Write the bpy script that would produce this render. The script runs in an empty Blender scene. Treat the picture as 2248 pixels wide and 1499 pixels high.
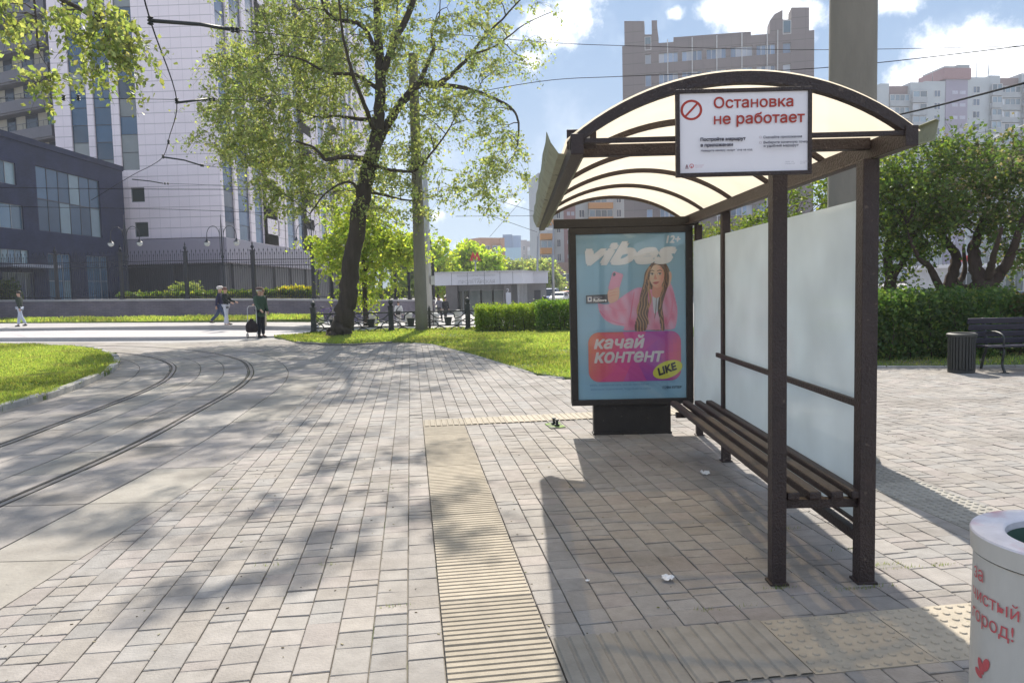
import bpy, bmesh, math, random
import numpy as np
from mathutils import Vector, Matrix
random.seed(7); rng = np.random.default_rng(7)
SC = bpy.context.scene
COL = SC.collection

# ------------------------------------------------------------------ camera, sky, sun, exposure
PW, PH = 2248., 1499.
F = 1650.; H = 1.62
PITCH = math.atan(122.5 / F); ROLL = .024; YAW = math.atan(12 / F)
def _rz(v):
    c, s = math.cos(YAW), math.sin(YAW)
    return Vector((v[0]*c - v[1]*s, v[0]*s + v[1]*c, v[2]))
FW = _rz((0, math.cos(PITCH), -math.sin(PITCH))); U0 = _rz((0, math.sin(PITCH), math.cos(PITCH))); R0 = _rz((1, 0, 0))
RT = math.cos(ROLL)*R0 - math.sin(ROLL)*U0; UP = math.sin(ROLL)*R0 + math.cos(ROLL)*U0
CC = Vector((0, 0, H))
cam_d = bpy.data.cameras.new('camera'); cam = bpy.data.objects.new('camera', cam_d); COL.objects.link(cam)
cam_d.sensor_width = 36.; cam_d.lens = 36. * F / PW; cam_d.clip_end = 4000; cam_d.clip_start = .05
_m = Matrix((RT, UP, -FW)).transposed().to_4x4(); _m.translation = CC
cam.matrix_world = _m; SC.camera = cam

SUN_EL, SUN_AZ = math.radians(46), math.radians(1.2)
SUN_DIR = Vector((math.sin(SUN_AZ)*math.cos(SUN_EL), math.cos(SUN_AZ)*math.cos(SUN_EL), math.sin(SUN_EL)))
sd = bpy.data.lights.new('sun', 'SUN'); sd.energy = 3.9; sd.angle = math.radians(.53); sd.color = (1., .93, .82)
so = bpy.data.objects.new('sun', sd); COL.objects.link(so)
so.rotation_euler = (-SUN_DIR).to_track_quat('-Z', 'Y').to_euler(); so.location = (0, 40, 60)

SC.view_settings.view_transform = 'Standard'; SC.view_settings.look = 'None'
SC.view_settings.gamma = 1; SC.view_settings.exposure = .92
SC.render.engine = 'CYCLES'
SC.cycles.max_bounces = 8; SC.cycles.transparent_max_bounces = 16; SC.cycles.diffuse_bounces = 4
SC.cycles.use_denoising = True

def ray(x, y): return FW + RT*((x - PW/2)/F) + UP*((PH/2 - y)/F)
def G(x, y, z=0.):                    # where a line of sight meets the level z
    d = ray(x, y); return CC + d*((z - H)/d.z)
def P(x, y, Y):                       # where it meets the vertical plane at depth Y
    d = ray(x, y); return CC + d*(Y/d.y)
def PXX(x, y, X):
    d = ray(x, y); return CC + d*(X/d.x)

W = bpy.data.worlds.new('World'); SC.world = W; W.use_nodes = True
nt = W.node_tree; N, L = nt.nodes, nt.links
N.clear()
out = N.new('ShaderNodeOutputWorld'); bg = N.new('ShaderNodeBackground'); L.new(bg.outputs[0], out.inputs[0])
bg.inputs[1].default_value = .15
sky = N.new('ShaderNodeTexSky'); sky.sky_type = 'NISHITA'; sky.sun_disc = False
sky.sun_elevation = SUN_EL; sky.sun_rotation = SUN_AZ; sky.altitude = 150; sky.air_density = 1.0; sky.dust_density = .15; sky.ozone_density = 3.0
tc = N.new('ShaderNodeTexCoord')
nrm = N.new('ShaderNodeVectorMath'); nrm.operation = 'NORMALIZE'; L.new(tc.outputs['Generated'], nrm.inputs[0])
def mth(op, a, b=None, c=None, clamp=False):
    n = N.new('ShaderNodeMath'); n.operation = op; n.use_clamp = clamp
    for i, v in enumerate((a, b, c)):
        if v is None: continue
        if isinstance(v, (int, float)): n.inputs[i].default_value = v
        else: L.new(v, n.inputs[i])
    return n.outputs[0]
# the low sky stays blue and pales towards the horizon; round the sun (above the frame) an added glow fills the shade
def vmul(v, c):
    n = N.new('ShaderNodeVectorMath'); n.operation = 'MULTIPLY'; L.new(v, n.inputs[0]); n.inputs[1].default_value = c; return n.outputs[0]
sepd = N.new('ShaderNodeSeparateXYZ'); L.new(nrm.outputs[0], sepd.inputs[0]); elev = sepd.outputs[2]
sps = N.new('ShaderNodeSeparateColor'); L.new(sky.outputs[0], sps.inputs[0]); cmb = N.new('ShaderNodeCombineColor')
for i, k in enumerate((1.02, 1.68, 2.75)): q = mth('DIVIDE', sps.outputs[i], k); L.new(mth('DIVIDE', sps.outputs[i], mth('SQRT', mth('MULTIPLY_ADD', q, q, 1.))), cmb.inputs[i])
hz = N.new('ShaderNodeMix'); hz.data_type = 'RGBA'; L.new(mth('POWER', 2.718, mth('MULTIPLY', mth('MAXIMUM', elev, 0), -9.)), hz.inputs[0]); L.new(cmb.outputs[0], hz.inputs[6]); hz.inputs[7].default_value = (2.55, 3.1, 3.45, 1)
sdot = N.new('ShaderNodeVectorMath'); sdot.operation = 'DOT_PRODUCT'; L.new(nrm.outputs[0], sdot.inputs[0]); sdot.inputs[1].default_value = SUN_DIR
glare = N.new('ShaderNodeMapRange'); glare.interpolation_type = 'SMOOTHSTEP'; L.new(sdot.outputs['Value'], glare.inputs[0]); glare.inputs[1].default_value = math.cos(math.radians(26)); glare.inputs[2].default_value = math.cos(math.radians(8))
gm = N.new('ShaderNodeMix'); gm.data_type = 'RGBA'; L.new(glare.outputs[0], gm.inputs[0]); L.new(hz.outputs[2], gm.inputs[6]); gm.inputs[7].default_value = (8, 7.6, 7, 1); skyc = gm.outputs[2]
CLOUDS = [(1215, 60, .075, 1.), (1180, 130, .05, .8), (1260, 20, .05, .9), (1480, 28, .026, .75), (1640, 15, .07, 1.), (1760, 40, .06, 1.), (1570, 20, .045, .8),
          (2010, 175, .07, .9), (2090, 130, .075, 1.), (2180, 110, .08, 1.), (2260, 140, .08, 1.), (1960, 195, .05, .8), (1970, 5, .04, .7),
          (960, 470, .035, .6), (1080, 420, .04, .65), (1010, 540, .05, .5), (1130, 445, .03, .6), (1420, 120, .03, .3), (860, 120, .07, .6), (700, -150, .12, .8), (1500, -350, .2, .8), (-400, 100, .3, .7), (2700, 150, .25, .8)]
acc = None
for (px, py, r, s) in CLOUDS:
    d = ray(px, py).normalized()
    vm = N.new('ShaderNodeVectorMath'); vm.operation = 'SUBTRACT'; L.new(nrm.outputs[0], vm.inputs[0]); vm.inputs[1].default_value = d
    sc_ = N.new('ShaderNodeVectorMath'); sc_.operation = 'MULTIPLY'; L.new(vm.outputs[0], sc_.inputs[0]); sc_.inputs[1].default_value = (1, 1, 1.7)
    ln = N.new('ShaderNodeVectorMath'); ln.operation = 'LENGTH'; L.new(sc_.outputs[0], ln.inputs[0])
    q = mth('MULTIPLY_ADD', ln.outputs['Value'], -s/(r*1.35), s, clamp=True)
    acc = q if acc is None else mth('MAXIMUM', acc, q)
def wnoise(scale, detail, rough=.6):
    n = N.new('ShaderNodeTexNoise'); n.inputs['Scale'].default_value = scale; n.inputs['Detail'].default_value = detail
    n.inputs['Roughness'].default_value = rough; L.new(nrm.outputs[0], n.inputs['Vector']); return n.outputs['Fac']
n1 = wnoise(13, 9, .62); n2 = wnoise(45, 6, .6); n3 = wnoise(9, 4)
dens = mth('ADD', acc, mth('MULTIPLY_ADD', n1, 1.3, -.65))
dens = mth('ADD', dens, mth('MULTIPLY_ADD', n2, .3, -.15))
over = N.new('ShaderNodeMapRange'); over.interpolation_type = 'SMOOTHSTEP'; L.new(elev, over.inputs[0]); over.inputs[1].default_value = .36; over.inputs[2].default_value = .62; over.inputs[4].default_value = .5
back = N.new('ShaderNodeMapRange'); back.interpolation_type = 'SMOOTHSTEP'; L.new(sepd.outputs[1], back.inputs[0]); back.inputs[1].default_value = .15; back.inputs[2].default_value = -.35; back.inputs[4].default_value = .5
dens = mth('ADD', dens, mth('MAXIMUM', over.outputs[0], back.outputs[0]))          # unseen bright cumulus overhead and behind, added to fill the shade
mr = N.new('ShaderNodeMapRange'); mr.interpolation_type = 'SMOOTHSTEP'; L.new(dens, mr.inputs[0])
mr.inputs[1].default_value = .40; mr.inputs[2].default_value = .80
wisp = N.new('ShaderNodeMapRange'); wisp.interpolation_type = 'SMOOTHSTEP'; L.new(n3, wisp.inputs[0])
wisp.inputs[1].default_value = .5; wisp.inputs[2].default_value = .9; wisp.inputs[4].default_value = .25
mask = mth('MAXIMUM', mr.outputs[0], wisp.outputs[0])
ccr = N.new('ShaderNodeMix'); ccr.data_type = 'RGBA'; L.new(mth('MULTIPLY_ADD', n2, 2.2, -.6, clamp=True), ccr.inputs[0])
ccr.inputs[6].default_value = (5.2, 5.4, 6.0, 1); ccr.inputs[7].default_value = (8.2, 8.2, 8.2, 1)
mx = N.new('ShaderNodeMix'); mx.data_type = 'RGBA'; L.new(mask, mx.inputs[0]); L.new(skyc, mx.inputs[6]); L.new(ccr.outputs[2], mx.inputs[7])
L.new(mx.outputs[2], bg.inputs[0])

# ------------------------------------------------------------------ materials
def S(r, g, b):
    f = lambda c: (c/255/12.92 if c/255 <= .04045 else ((c/255 + .055)/1.055)**2.4)
    return (f(r), f(g), f(b), 1)
MATS = {}
def mat(name, col=(.5, .5, .5), rough=.6, metal=0., var=.18, scale=3., bump=0., bscale=30., attr=False, spec=.5, stretch=None, col2=None, c2lo=.5, c2hi=.65, c2scale=2.):
    if name in MATS: return MATS[name]
    m = bpy.data.materials.new(name); m.use_nodes = True; MATS[name] = m
    nt = m.node_tree; n, l = nt.nodes, nt.links
    b = n['Principled BSDF']; b.inputs['Roughness'].default_value = rough; b.inputs['Metallic'].default_value = metal
    b.inputs['Specular IOR Level'].default_value = spec
    tcn = n.new('ShaderNodeTexCoord'); vec = tcn.outputs['Object']
    if stretch:
        mp = n.new('ShaderNodeMapping'); mp.inputs['Scale'].default_value = stretch; l.new(vec, mp.inputs[0]); vec = mp.outputs[0]
    if attr:
        a = n.new('ShaderNodeAttribute'); a.attribute_name = 'Col'; base = a.outputs['Color']
    else:
        r = n.new('ShaderNodeRGB'); r.outputs[0].default_value = (*col[:3], 1); base = r.outputs[0]
    if col2:
        nz = n.new('ShaderNodeTexNoise'); nz.inputs['Scale'].default_value = c2scale; nz.inputs['Detail'].default_value = 6; l.new(vec, nz.inputs['Vector'])
        rm = n.new('ShaderNodeMapRange'); rm.inputs[1].default_value = c2lo; rm.inputs[2].default_value = c2hi; l.new(nz.outputs['Fac'], rm.inputs[0])
        mm = n.new('ShaderNodeMix'); mm.data_type = 'RGBA'; l.new(rm.outputs[0], mm.inputs[0]); l.new(base, mm.inputs[6]); mm.inputs[7].default_value = (*col2[:3], 1); base = mm.outputs[2]
    if var:
        nz = n.new('ShaderNodeTexNoise'); nz.inputs['Scale'].default_value = scale; nz.inputs['Detail'].default_value = 8; nz.inputs['Roughness'].default_value = .65; l.new(vec, nz.inputs['Vector'])
        rm = n.new('ShaderNodeMapRange'); rm.inputs[1].default_value = .25; rm.inputs[2].default_value = .75; rm.inputs[3].default_value = 1 - var; rm.inputs[4].default_value = 1 + var; l.new(nz.outputs['Fac'], rm.inputs[0])
        vm = n.new('ShaderNodeVectorMath'); vm.operation = 'SCALE'; l.new(base, vm.inputs[0]); l.new(rm.outputs[0], vm.inputs['Scale']); base = vm.outputs[0]
    l.new(base, b.inputs['Base Color'])
    if bump:
        nz = n.new('ShaderNodeTexNoise'); nz.inputs['Scale'].default_value = bscale; nz.inputs['Detail'].default_value = 5; l.new(vec, nz.inputs['Vector'])
        bp = n.new('ShaderNodeBump'); bp.inputs['Strength'].default_value = bump; bp.inputs['Distance'].default_value = .02; l.new(nz.outputs['Fac'], bp.inputs['Height']); l.new(bp.outputs[0], b.inputs['Normal'])
    return m
def leaf_mat(name, trans=.5, gloss=.06):
    if name in MATS: return MATS[name]
    m = bpy.data.materials.new(name); m.use_nodes = True; MATS[name] = m
    n, l = m.node_tree.nodes, m.node_tree.links; n.clear()
    o = n.new('ShaderNodeOutputMaterial'); a = n.new('ShaderNodeAttribute'); a.attribute_name = 'Col'
    d = n.new('ShaderNodeBsdfDiffuse'); t = n.new('ShaderNodeBsdfTranslucent'); g = n.new('ShaderNodeBsdfGlossy'); g.inputs['Roughness'].default_value = .35
    l.new(a.outputs['Color'], d.inputs[0])
    tw = n.new('ShaderNodeMix'); tw.data_type = 'RGBA'; tw.blend_type = 'MULTIPLY'; tw.inputs[0].default_value = 1; l.new(a.outputs['Color'], tw.inputs[6]); tw.inputs[7].default_value = (1.75, 1.8, .85, 1)
    l.new(tw.outputs[2], t.inputs[0])
    m1 = n.new('ShaderNodeMixShader'); m1.inputs[0].default_value = trans; l.new(d.outputs[0], m1.inputs[1]); l.new(t.outputs[0], m1.inputs[2])
    m2 = n.new('ShaderNodeMixShader'); m2.inputs[0].default_value = gloss; l.new(m1.outputs[0], m2.inputs[1]); l.new(g.outputs[0], m2.inputs[2])
    l.new(m2.outputs[0], o.inputs[0]); return m
def sheet_mat(name, col, trans, gloss=.05, rough=.3, var=.1, scale=3., tcol=None):     # frosted, light-passing sheets
    if name in MATS: return MATS[name]
    m = bpy.data.materials.new(name); m.use_nodes = True; MATS[name] = m
    n, l = m.node_tree.nodes, m.node_tree.links; n.clear()
    o = n.new('ShaderNodeOutputMaterial')
    tcn = n.new('ShaderNodeTexCoord'); nz = n.new('ShaderNodeTexNoise'); nz.inputs['Scale'].default_value = scale; nz.inputs['Detail'].default_value = 6; l.new(tcn.outputs['Object'], nz.inputs['Vector'])
    rm = n.new('ShaderNodeMapRange'); rm.inputs[1].default_value = .3; rm.inputs[2].default_value = .7; rm.inputs[3].default_value = 1 - var; rm.inputs[4].default_value = 1 + var*.5; l.new(nz.outputs['Fac'], rm.inputs[0])
    def scaled(c):
        v = n.new('ShaderNodeVectorMath'); v.operation = 'SCALE'; v.inputs[0].default_value = c[:3]; l.new(rm.outputs[0], v.inputs['Scale']); return v.outputs[0]
    d = n.new('ShaderNodeBsdfDiffuse'); t = n.new('ShaderNodeBsdfTranslucent'); g = n.new('ShaderNodeBsdfGlossy'); g.inputs['Roughness'].default_value = rough
    l.new(scaled(col), d.inputs[0]); l.new(scaled(tcol or col), t.inputs[0])
    m1 = n.new('ShaderNodeMixShader'); m1.inputs[0].default_value = trans; l.new(d.outputs[0], m1.inputs[1]); l.new(t.outputs[0], m1.inputs[2])
    m2 = n.new('ShaderNodeMixShader'); m2.inputs[0].default_value = gloss; l.new(m1.outputs[0], m2.inputs[1]); l.new(g.outputs[0], m2.inputs[2])
    l.new(m2.outputs[0], o.inputs[0]); return m

# ------------------------------------------------------------------ mesh helpers
class MB:
    def __init__(s): s.v = []; s.f = []; s.c = []; s.has = False; s.smooth = []
    def add(s, vs, fs, col=None, smooth=False):
        o = len(s.v); s.v.extend([tuple(v) for v in vs]); s.f.extend([tuple(i + o for i in f) for f in fs])
        if col is not None: s.has = True
        s.c.extend([col or (.5, .5, .5)]*len(fs)); s.smooth.extend([smooth]*len(fs)); return s
    def box(s, a, b, col=None):
        x0, y0, z0 = a; x1, y1, z1 = b
        return s.add([(x0,y0,z0),(x1,y0,z0),(x1,y1,z0),(x0,y1,z0),(x0,y0,z1),(x1,y0,z1),(x1,y1,z1),(x0,y1,z1)],
                     [(3,2,1,0),(4,5,6,7),(0,1,5,4),(1,2,6,5),(2,3,7,6),(3,0,4,7)], col)
    def obox(s, c, ax, ay, az, col=None):
        c = Vector(c); ax, ay, az = Vector(ax), Vector(ay), Vector(az)
        vs = [c - ax - ay - az, c + ax - ay - az, c + ax + ay - az, c - ax + ay - az, c - ax - ay + az, c + ax - ay + az, c + ax + ay + az, c - ax + ay + az]
        return s.add(vs, [(3,2,1,0),(4,5,6,7),(0,1,5,4),(1,2,6,5),(2,3,7,6),(3,0,4,7)], col)
    def bar(s, a, b, w, h, col=None, up=(0, 0, 1)):
        a, b = Vector(a), Vector(b); d = (b - a); l = d.length; d.normalize(); u = Vector(up)
        if abs(d.dot(u)) > .95: u = Vector((0, 1, 0))
        sx = d.cross(u).normalized(); uz = sx.cross(d)
        return s.obox((a + b)/2, d*l/2, sx*w/2, uz*h/2, col)
    def tube(s, pts, rad, n=8, col=None, caps=True, smooth=True):
        pts = [Vector(p) for p in pts]; k = len(pts)
        if isinstance(rad, (int, float)): rad = [rad]*k
        vs = []; prev = None
        for i, p in enumerate(pts):
            d = (pts[min(i+1, k-1)] - pts[max(i-1, 0)]).normalized()
            if prev is None:
                u = Vector((0, 0, 1)) if abs(d.z) < .9 else Vector((1, 0, 0))
                prev = d.cross(u).normalized()
            prev = (prev - d*prev.dot(d)); prev.normalize(); w = d.cross(prev)
            for j in range(n):
                a = 2*math.pi*j/n; vs.append(p + (prev*math.cos(a) + w*math.sin(a))*rad[i])
        fs = [(i*n + j, i*n + (j+1) % n, (i+1)*n + (j+1) % n, (i+1)*n + j) for i in range(k-1) for j in range(n)]
        s.add(vs, fs, col, smooth)
        if caps:
            o = len(s.v) - len(vs)
            s.f.append(tuple(o + j for j in reversed(range(n)))); s.f.append(tuple(o + (k-1)*n + j for j in range(n)))
            s.c.extend([col or (.5, .5, .5)]*2); s.smooth.extend([False]*2)
        return s
    def lathe(s, prof, c=(0, 0, 0), n=24, col=None, smooth=True, sx=1., sy=1.):
        for i in range(1, len(prof) - 1):          # a hard edge splits the surface
            a = math.atan2(prof[i][1] - prof[i-1][1], prof[i][0] - prof[i-1][0]); b = math.atan2(prof[i+1][1] - prof[i][1], prof[i+1][0] - prof[i][0])
            if abs((b - a + math.pi) % (2*math.pi) - math.pi) > .7: s.lathe(prof[:i+1], c, n, col, smooth, sx, sy); return s.lathe(prof[i:], c, n, col, smooth, sx, sy)
        k = len(prof); vs = []
        for r, z in prof:
            for j in range(n):
                a = 2*math.pi*j/n; vs.append((c[0] + r*math.cos(a)*sx, c[1] + r*math.sin(a)*sy, c[2] + z))
        fs = [(i*n + j, i*n + (j+1) % n, (i+1)*n + (j+1) % n, (i+1)*n + j) for i in range(k-1) for j in range(n)]
        return s.add(vs, fs, col, smooth)
    def prism(s, poly, z0, z1, col=None):
        n = len(poly); z0 = z0 if hasattr(z0, '__len__') else [z0]*n; z1 = z1 if hasattr(z1, '__len__') else [z1]*n
        vs = [(p[0], p[1], z0[i]) for i, p in enumerate(poly)] + [(p[0], p[1], z1[i]) for i, p in enumerate(poly)]
        fs = [tuple(range(n, 2*n)), tuple(reversed(range(n)))] + [(i, (i+1) % n, n + (i+1) % n, n + i) for i in range(n)]
        return s.add(vs, fs, col)
    def extr(s, prof, fn, a, b, col=None):          # profile swept from a to b, fn(p, t) -> 3-D
        n = len(prof); vs = [fn(p, a) for p in prof] + [fn(p, b) for p in prof]
        fs = [tuple(reversed(range(n))), tuple(range(n, 2*n))] + [(i, (i+1) % n, n + (i+1) % n, n + i) for i in range(n)]
        return s.add(vs, fs, col)
    def build(s, name, m, parent=None, bevel=0., recalc=True):
        me = bpy.data.meshes.new(name)
        off = Vector((0, 0, 0)); q = parent
        while q is not None: off = off + q.location; q = q.parent
        me.from_pydata([(v[0] - off.x, v[1] - off.y, v[2] - off.z) for v in s.v], [], s.f)
        if s.has:
            at = me.attributes.new('Col', 'FLOAT_COLOR', 'FACE'); at.data.foreach_set('color', [x for c in s.c for x in (c[0], c[1], c[2], 1.)])
        me.polygons.foreach_set('use_smooth', s.smooth)
        if recalc:
            bm = bmesh.new(); bm.from_mesh(me); bmesh.ops.recalc_face_normals(bm, faces=bm.faces); bm.to_mesh(me); bm.free()
        me.update()
        o = bpy.data.objects.new(name, me); COL.objects.link(o)
        for mm in (m if isinstance(m, (list, tuple)) else [m]): me.materials.append(mm)
        if parent: o.parent = parent
        if bevel:
            bv = o.modifiers.new('bevel', 'BEVEL'); bv.width = bevel; bv.segments = 2; bv.limit_method = 'ANGLE'
        return o
def np_mesh(name, v, q, m, parent=None, cols=None, smooth=False):
    me = bpy.data.meshes.new(name); v = np.asarray(v, np.float32).reshape(-1, 3); q = np.asarray(q, np.int32)
    if parent is not None:
        off = np.zeros(3, np.float32); p = parent
        while p is not None: off += np.array(p.location, np.float32); p = p.parent
        v = v - off
    k = q.shape[1]; nf = len(q)
    me.vertices.add(len(v)); me.vertices.foreach_set('co', v.ravel())
    me.loops.add(nf*k); me.loops.foreach_set('vertex_index', q.ravel())
    me.polygons.add(nf); me.polygons.foreach_set('loop_start', np.arange(0, nf*k, k, dtype=np.int32)); me.polygons.foreach_set('loop_total', np.full(nf, k, np.int32))
    me.polygons.foreach_set('use_smooth', np.full(nf, bool(smooth)))
    if cols is not None:
        at = me.attributes.new('Col', 'FLOAT_COLOR', 'FACE'); c = np.ones((nf, 4), np.float32); c[:, :3] = cols; at.data.foreach_set('color', c.ravel())
    me.update(calc_edges=True); me.validate()
    o = bpy.data.objects.new(name, me); COL.objects.link(o); me.materials.append(m)
    if parent: o.parent = parent
    return o
def tag(o, label=None, cat=None, group=None, kind=None):
    if label: o['label'] = label
    if cat: o['category'] = cat
    if group: o['group'] = group
    if kind: o['kind'] = kind
    return o
def thing(name, label, cat, loc=(0, 0, 0), group=None):
    o = bpy.data.objects.new(name, None); COL.objects.link(o); o.location = loc; o.empty_display_size = .2
    return tag(o, label, cat, group)
def struct(o, label=None): return tag(o, label, None, None, 'structure')
def dup(root, loc, rotz=None, label=None, scale=None):
    r = root.copy(); COL.objects.link(r); r.location = loc
    if rotz is not None: r.rotation_euler = (0, 0, rotz)
    if scale: r.scale = (scale,)*3
    if label: r['label'] = label
    for ch in root.children:
        c = ch.copy(); COL.objects.link(c); c.parent = r
        for g in ch.children:
            d = g.copy(); COL.objects.link(d); d.parent = c
    return r
def catmull(pts, k=8):
    pts = [Vector(p) for p in pts]; out = []
    for i in range(len(pts) - 1):
        p0 = pts[max(i-1, 0)]; p1 = pts[i]; p2 = pts[i+1]; p3 = pts[min(i+2, len(pts)-1)]
        for j in range(k):
            t = j/k
            out.append(.5*((2*p1) + (p2 - p0)*t + (2*p0 - 5*p1 + 4*p2 - p3)*t*t + (3*p1 - p0 - 3*p2 + p3)*t**3))
    out.append(pts[-1]); return out
def in_poly(x, y, poly):
    r = np.zeros(len(x), bool); n = len(poly)
    for i in range(n):
        x1, y1 = poly[i][0], poly[i][1]; x2, y2 = poly[(i+1) % n][0], poly[(i+1) % n][1]
        c = ((y1 > y) != (y2 > y)); xi = (x2 - x1)*(y - y1)/((y2 - y1) or 1e-9) + x1
        r ^= c & (x < xi)
    return r
def text_mesh(txt, size, shear=0.):
    if 'н' not in txt: return _text(txt, shear)
    V_, F_ = [], []; xe = lambda s: max(p[0] for p in _text(s, 0)[0]); x1 = xe('Н')       # the built-in small 'н' is faulty: set it as a small capital
    for i, ch in enumerate(txt):
        if ch == ' ': continue
        v, f = _text('Н' if ch == 'н' else ch, shear); dx = (xe(txt[:i] + 'Н') - x1) if i else 0.
        if ch == 'н': v = [(p[0]*.77 + .01, p[1]*.74, p[2]) for p in v]
        F_ += [tuple(k + len(V_) for k in g) for g in f]; V_ += [(p[0] + dx, p[1], p[2]) for p in v]
    return V_, F_
def _text(txt, shear):
    cu = bpy.data.curves.new('txt', 'FONT'); cu.body = txt; cu.size = 1.; cu.shear = shear; cu.resolution_u = 4
    ob = bpy.data.objects.new('txt', cu); COL.objects.link(ob)
    dg = bpy.context.evaluated_depsgraph_get(); me = bpy.data.meshes.new_from_object(ob.evaluated_get(dg))
    v = [tuple(p.co) for p in me.vertices]; f = [tuple(p.vertices) for p in me.polygons]
    bpy.data.objects.remove(ob); bpy.data.curves.remove(cu); bpy.data.meshes.remove(me)
    return v, f
def fit_text(txt, x0, x1, yb, cap=None, **k):      # text scaled to span x0..x1 with its baseline at yb
    v, f = text_mesh(txt, 1., **k)
    xa = min(p[0] for p in v); xb = max(p[0] for p in v); ya = max(p[1] for p in v); s = (x1 - x0)/(xb - xa); sy = s if cap is None else cap/ya
    return [((p[0] - xa)*s + x0, p[1]*sy + yb) for p in v], f

# leaves: a folded diamond each
def leaf_np(c, size, elong=1.5, droop=.3):
    n = len(c); a = rng.normal(size=(n, 3)); a[:, 2] -= droop; a /= np.linalg.norm(a, axis=1)[:, None]
    b = rng.normal(size=(n, 3)); b = np.cross(a, b); b /= np.linalg.norm(b, axis=1)[:, None]; w = np.cross(a, b)
    s = (size*rng.uniform(.65, 1.35, n))[:, None]
    p0 = c - a*s*elong*.5; p2 = c + a*s*elong*.5; p1 = c + b*s*.5 + w*s*.12; p3 = c - b*s*.5 + w*s*.12
    v = np.stack([p0, p1, p2, p3], 1).reshape(-1, 3); q = np.arange(n*4).reshape(-1, 4)
    return v, q
def leaf_cols(n, base, jit=.25, alt=None, pa=.2):
    c = np.tile(np.array(base[:3]), (n, 1))
    if alt is not None:
        m = rng.random(n) < pa; c[m] = np.array(alt[:3])
    return c*rng.uniform(1 - jit, 1 + jit, (n, 1))*rng.uniform(.9, 1.1, (n, 3))

def grow_tree(root, limbs, envs, leafm, bark, twigs=6, tlen=.8, per=16, lsize=.09, base=(.12, .17, .03), alt=None, pa=.25, droop=.5, rmin=.006, spread=.12, sides=6, trunk_sides=12, elong=1.5, clump=.0):
    """limbs: polylines of (point, radius); envs: (centre, radii, number of branch ends). Branch ends join the nearest wood."""
    mt = MB(); nodes = []; rads = []
    for lb in limbs:
        pts = catmull([p for p, r in lb], 5); rr = np.interp(np.linspace(0, len(lb) - 1, len(pts)), range(len(lb)), [r for p, r in lb])
        jit = [Vector(p) + Vector(rng.normal(0, .12, 3))*float(r) for p, r in zip(pts, rr)]
        mt.tube(jit, list(rr), trunk_sides)
        for p, r in zip(jit, rr): nodes.append(tuple(p)); rads.append(float(r))
    T = []
    for c, r, k in envs:
        u = rng.normal(size=(k, 3)); u /= np.linalg.norm(u, axis=1)[:, None]; u *= (rng.random((k, 1))**.42)
        T.append(np.array(c) + u*np.array(r))
    T = np.concatenate(T); nd = np.array(nodes); n0 = len(nd)
    d = np.array([np.min(np.linalg.norm(nd - t, axis=1)) for t in T]); T = T[np.argsort(d)]
    nd = list(nodes); br = list(rads); mb = MB(); ends = []
    A = np.zeros((n0 + len(T)*5, 3)); A[:n0] = nodes; RR = np.zeros(len(A)); RR[:n0] = rads; cnt = n0
    for t in T:
        dd = np.linalg.norm(A[:cnt] - t, axis=1) + np.maximum(0, A[:cnt, 2] - t[2])*.5 + (RR[:cnt] < .012)*.6
        i = int(np.argmin(dd)); a = A[i].copy(); L_ = np.linalg.norm(t - a)
        if L_ < .05: continue
        r0 = min(RR[i]*.75, .008 + .013*L_); k = 5; pts = [a]; mid = rng.normal(0, .09*L_, 3); mid[2] += .1*L_
        for j in range(1, k):
            s = j/(k-1); p = a + (t - a)*s + mid*math.sin(math.pi*s) + (rng.normal(0, .03*L_, 3) if j < k-1 else 0); pts.append(p)
            A[cnt] = p; RR[cnt] = max(rmin, r0*(1 - .6*s)); cnt += 1
        mb.tube(pts, [max(rmin, r0*(1 - .6*j/(k-1))) for j in range(k)], sides if r0 > .02 else 4, caps=False); ends.append(t)
    LC = []; E = np.array(ends)
    for t in E:
        for w in range(twigs):
            dr = rng.normal(size=3); dr[2] = dr[2]*.5 - droop*.2; dr /= np.linalg.norm(dr); l = tlen*rng.uniform(.5, 1.3)
            s = np.linspace(.1, 1, 4)[:, None]; pts = t + dr*l*s + np.array([0, 0, -1])*droop*l*s**2
            mb.tube([tuple(t)] + [tuple(p) for p in pts], [rmin, rmin*.8, rmin*.7, rmin*.55, rmin*.4], 3, caps=False)
            u = np.sqrt(rng.random(per))[:, None]; LC.append(t + dr*l*u + np.array([0, 0, -1])*droop*l*u**2 + rng.normal(0, spread*l, (per, 3)))
    LC = np.concatenate(LC)
    tr = mt.build('trunk', bark, root, recalc=False); mb.build('branchwork', bark, root, recalc=False)
    v, q = leaf_np(LC, lsize, elong, droop*.6)
    c = leaf_cols(len(LC), base, .3, alt, pa)
    np_mesh('crown', v, q, leafm, root, c)
    return len(LC)

# ================================================================== GROUND
def zg(X, Y):                                     # the square falls away beyond the railing
    a = np.clip((np.asarray(Y, float) - 31)/14, 0, 1); b = np.clip((np.asarray(X, float) + 13)/5, 0, 1)
    return -.03 - .72*(a*a*(3 - 2*a))*(b*b*(3 - 2*b))
M_ground = mat('plaza_ground', (.36, .35, .34), .85, var=.12, scale=.6, bump=.15, bscale=8, col2=(.31, .30, .29), c2scale=.25)
xs = np.unique(np.concatenate([np.linspace(-60, 60, 81), [-450, -300, -150, 150, 300, 450]])); ys = np.unique(np.concatenate([np.linspace(-30, 90, 81), [-120, -60, 130, 200, 330, 520]]))
gx, gy = np.meshgrid(xs, ys); gv = np.stack([gx, gy, zg(gx, gy)], -1).reshape(-1, 3); nx = len(xs)
gi = (np.arange(len(ys)-1)[:, None]*nx + np.arange(nx-1)[None]).ravel()
struct(np_mesh('ground', gv, np.stack([gi, gi+1, gi+1+nx, gi+nx], 1), M_ground, smooth=True), 'pale open ground of the square')

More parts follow.
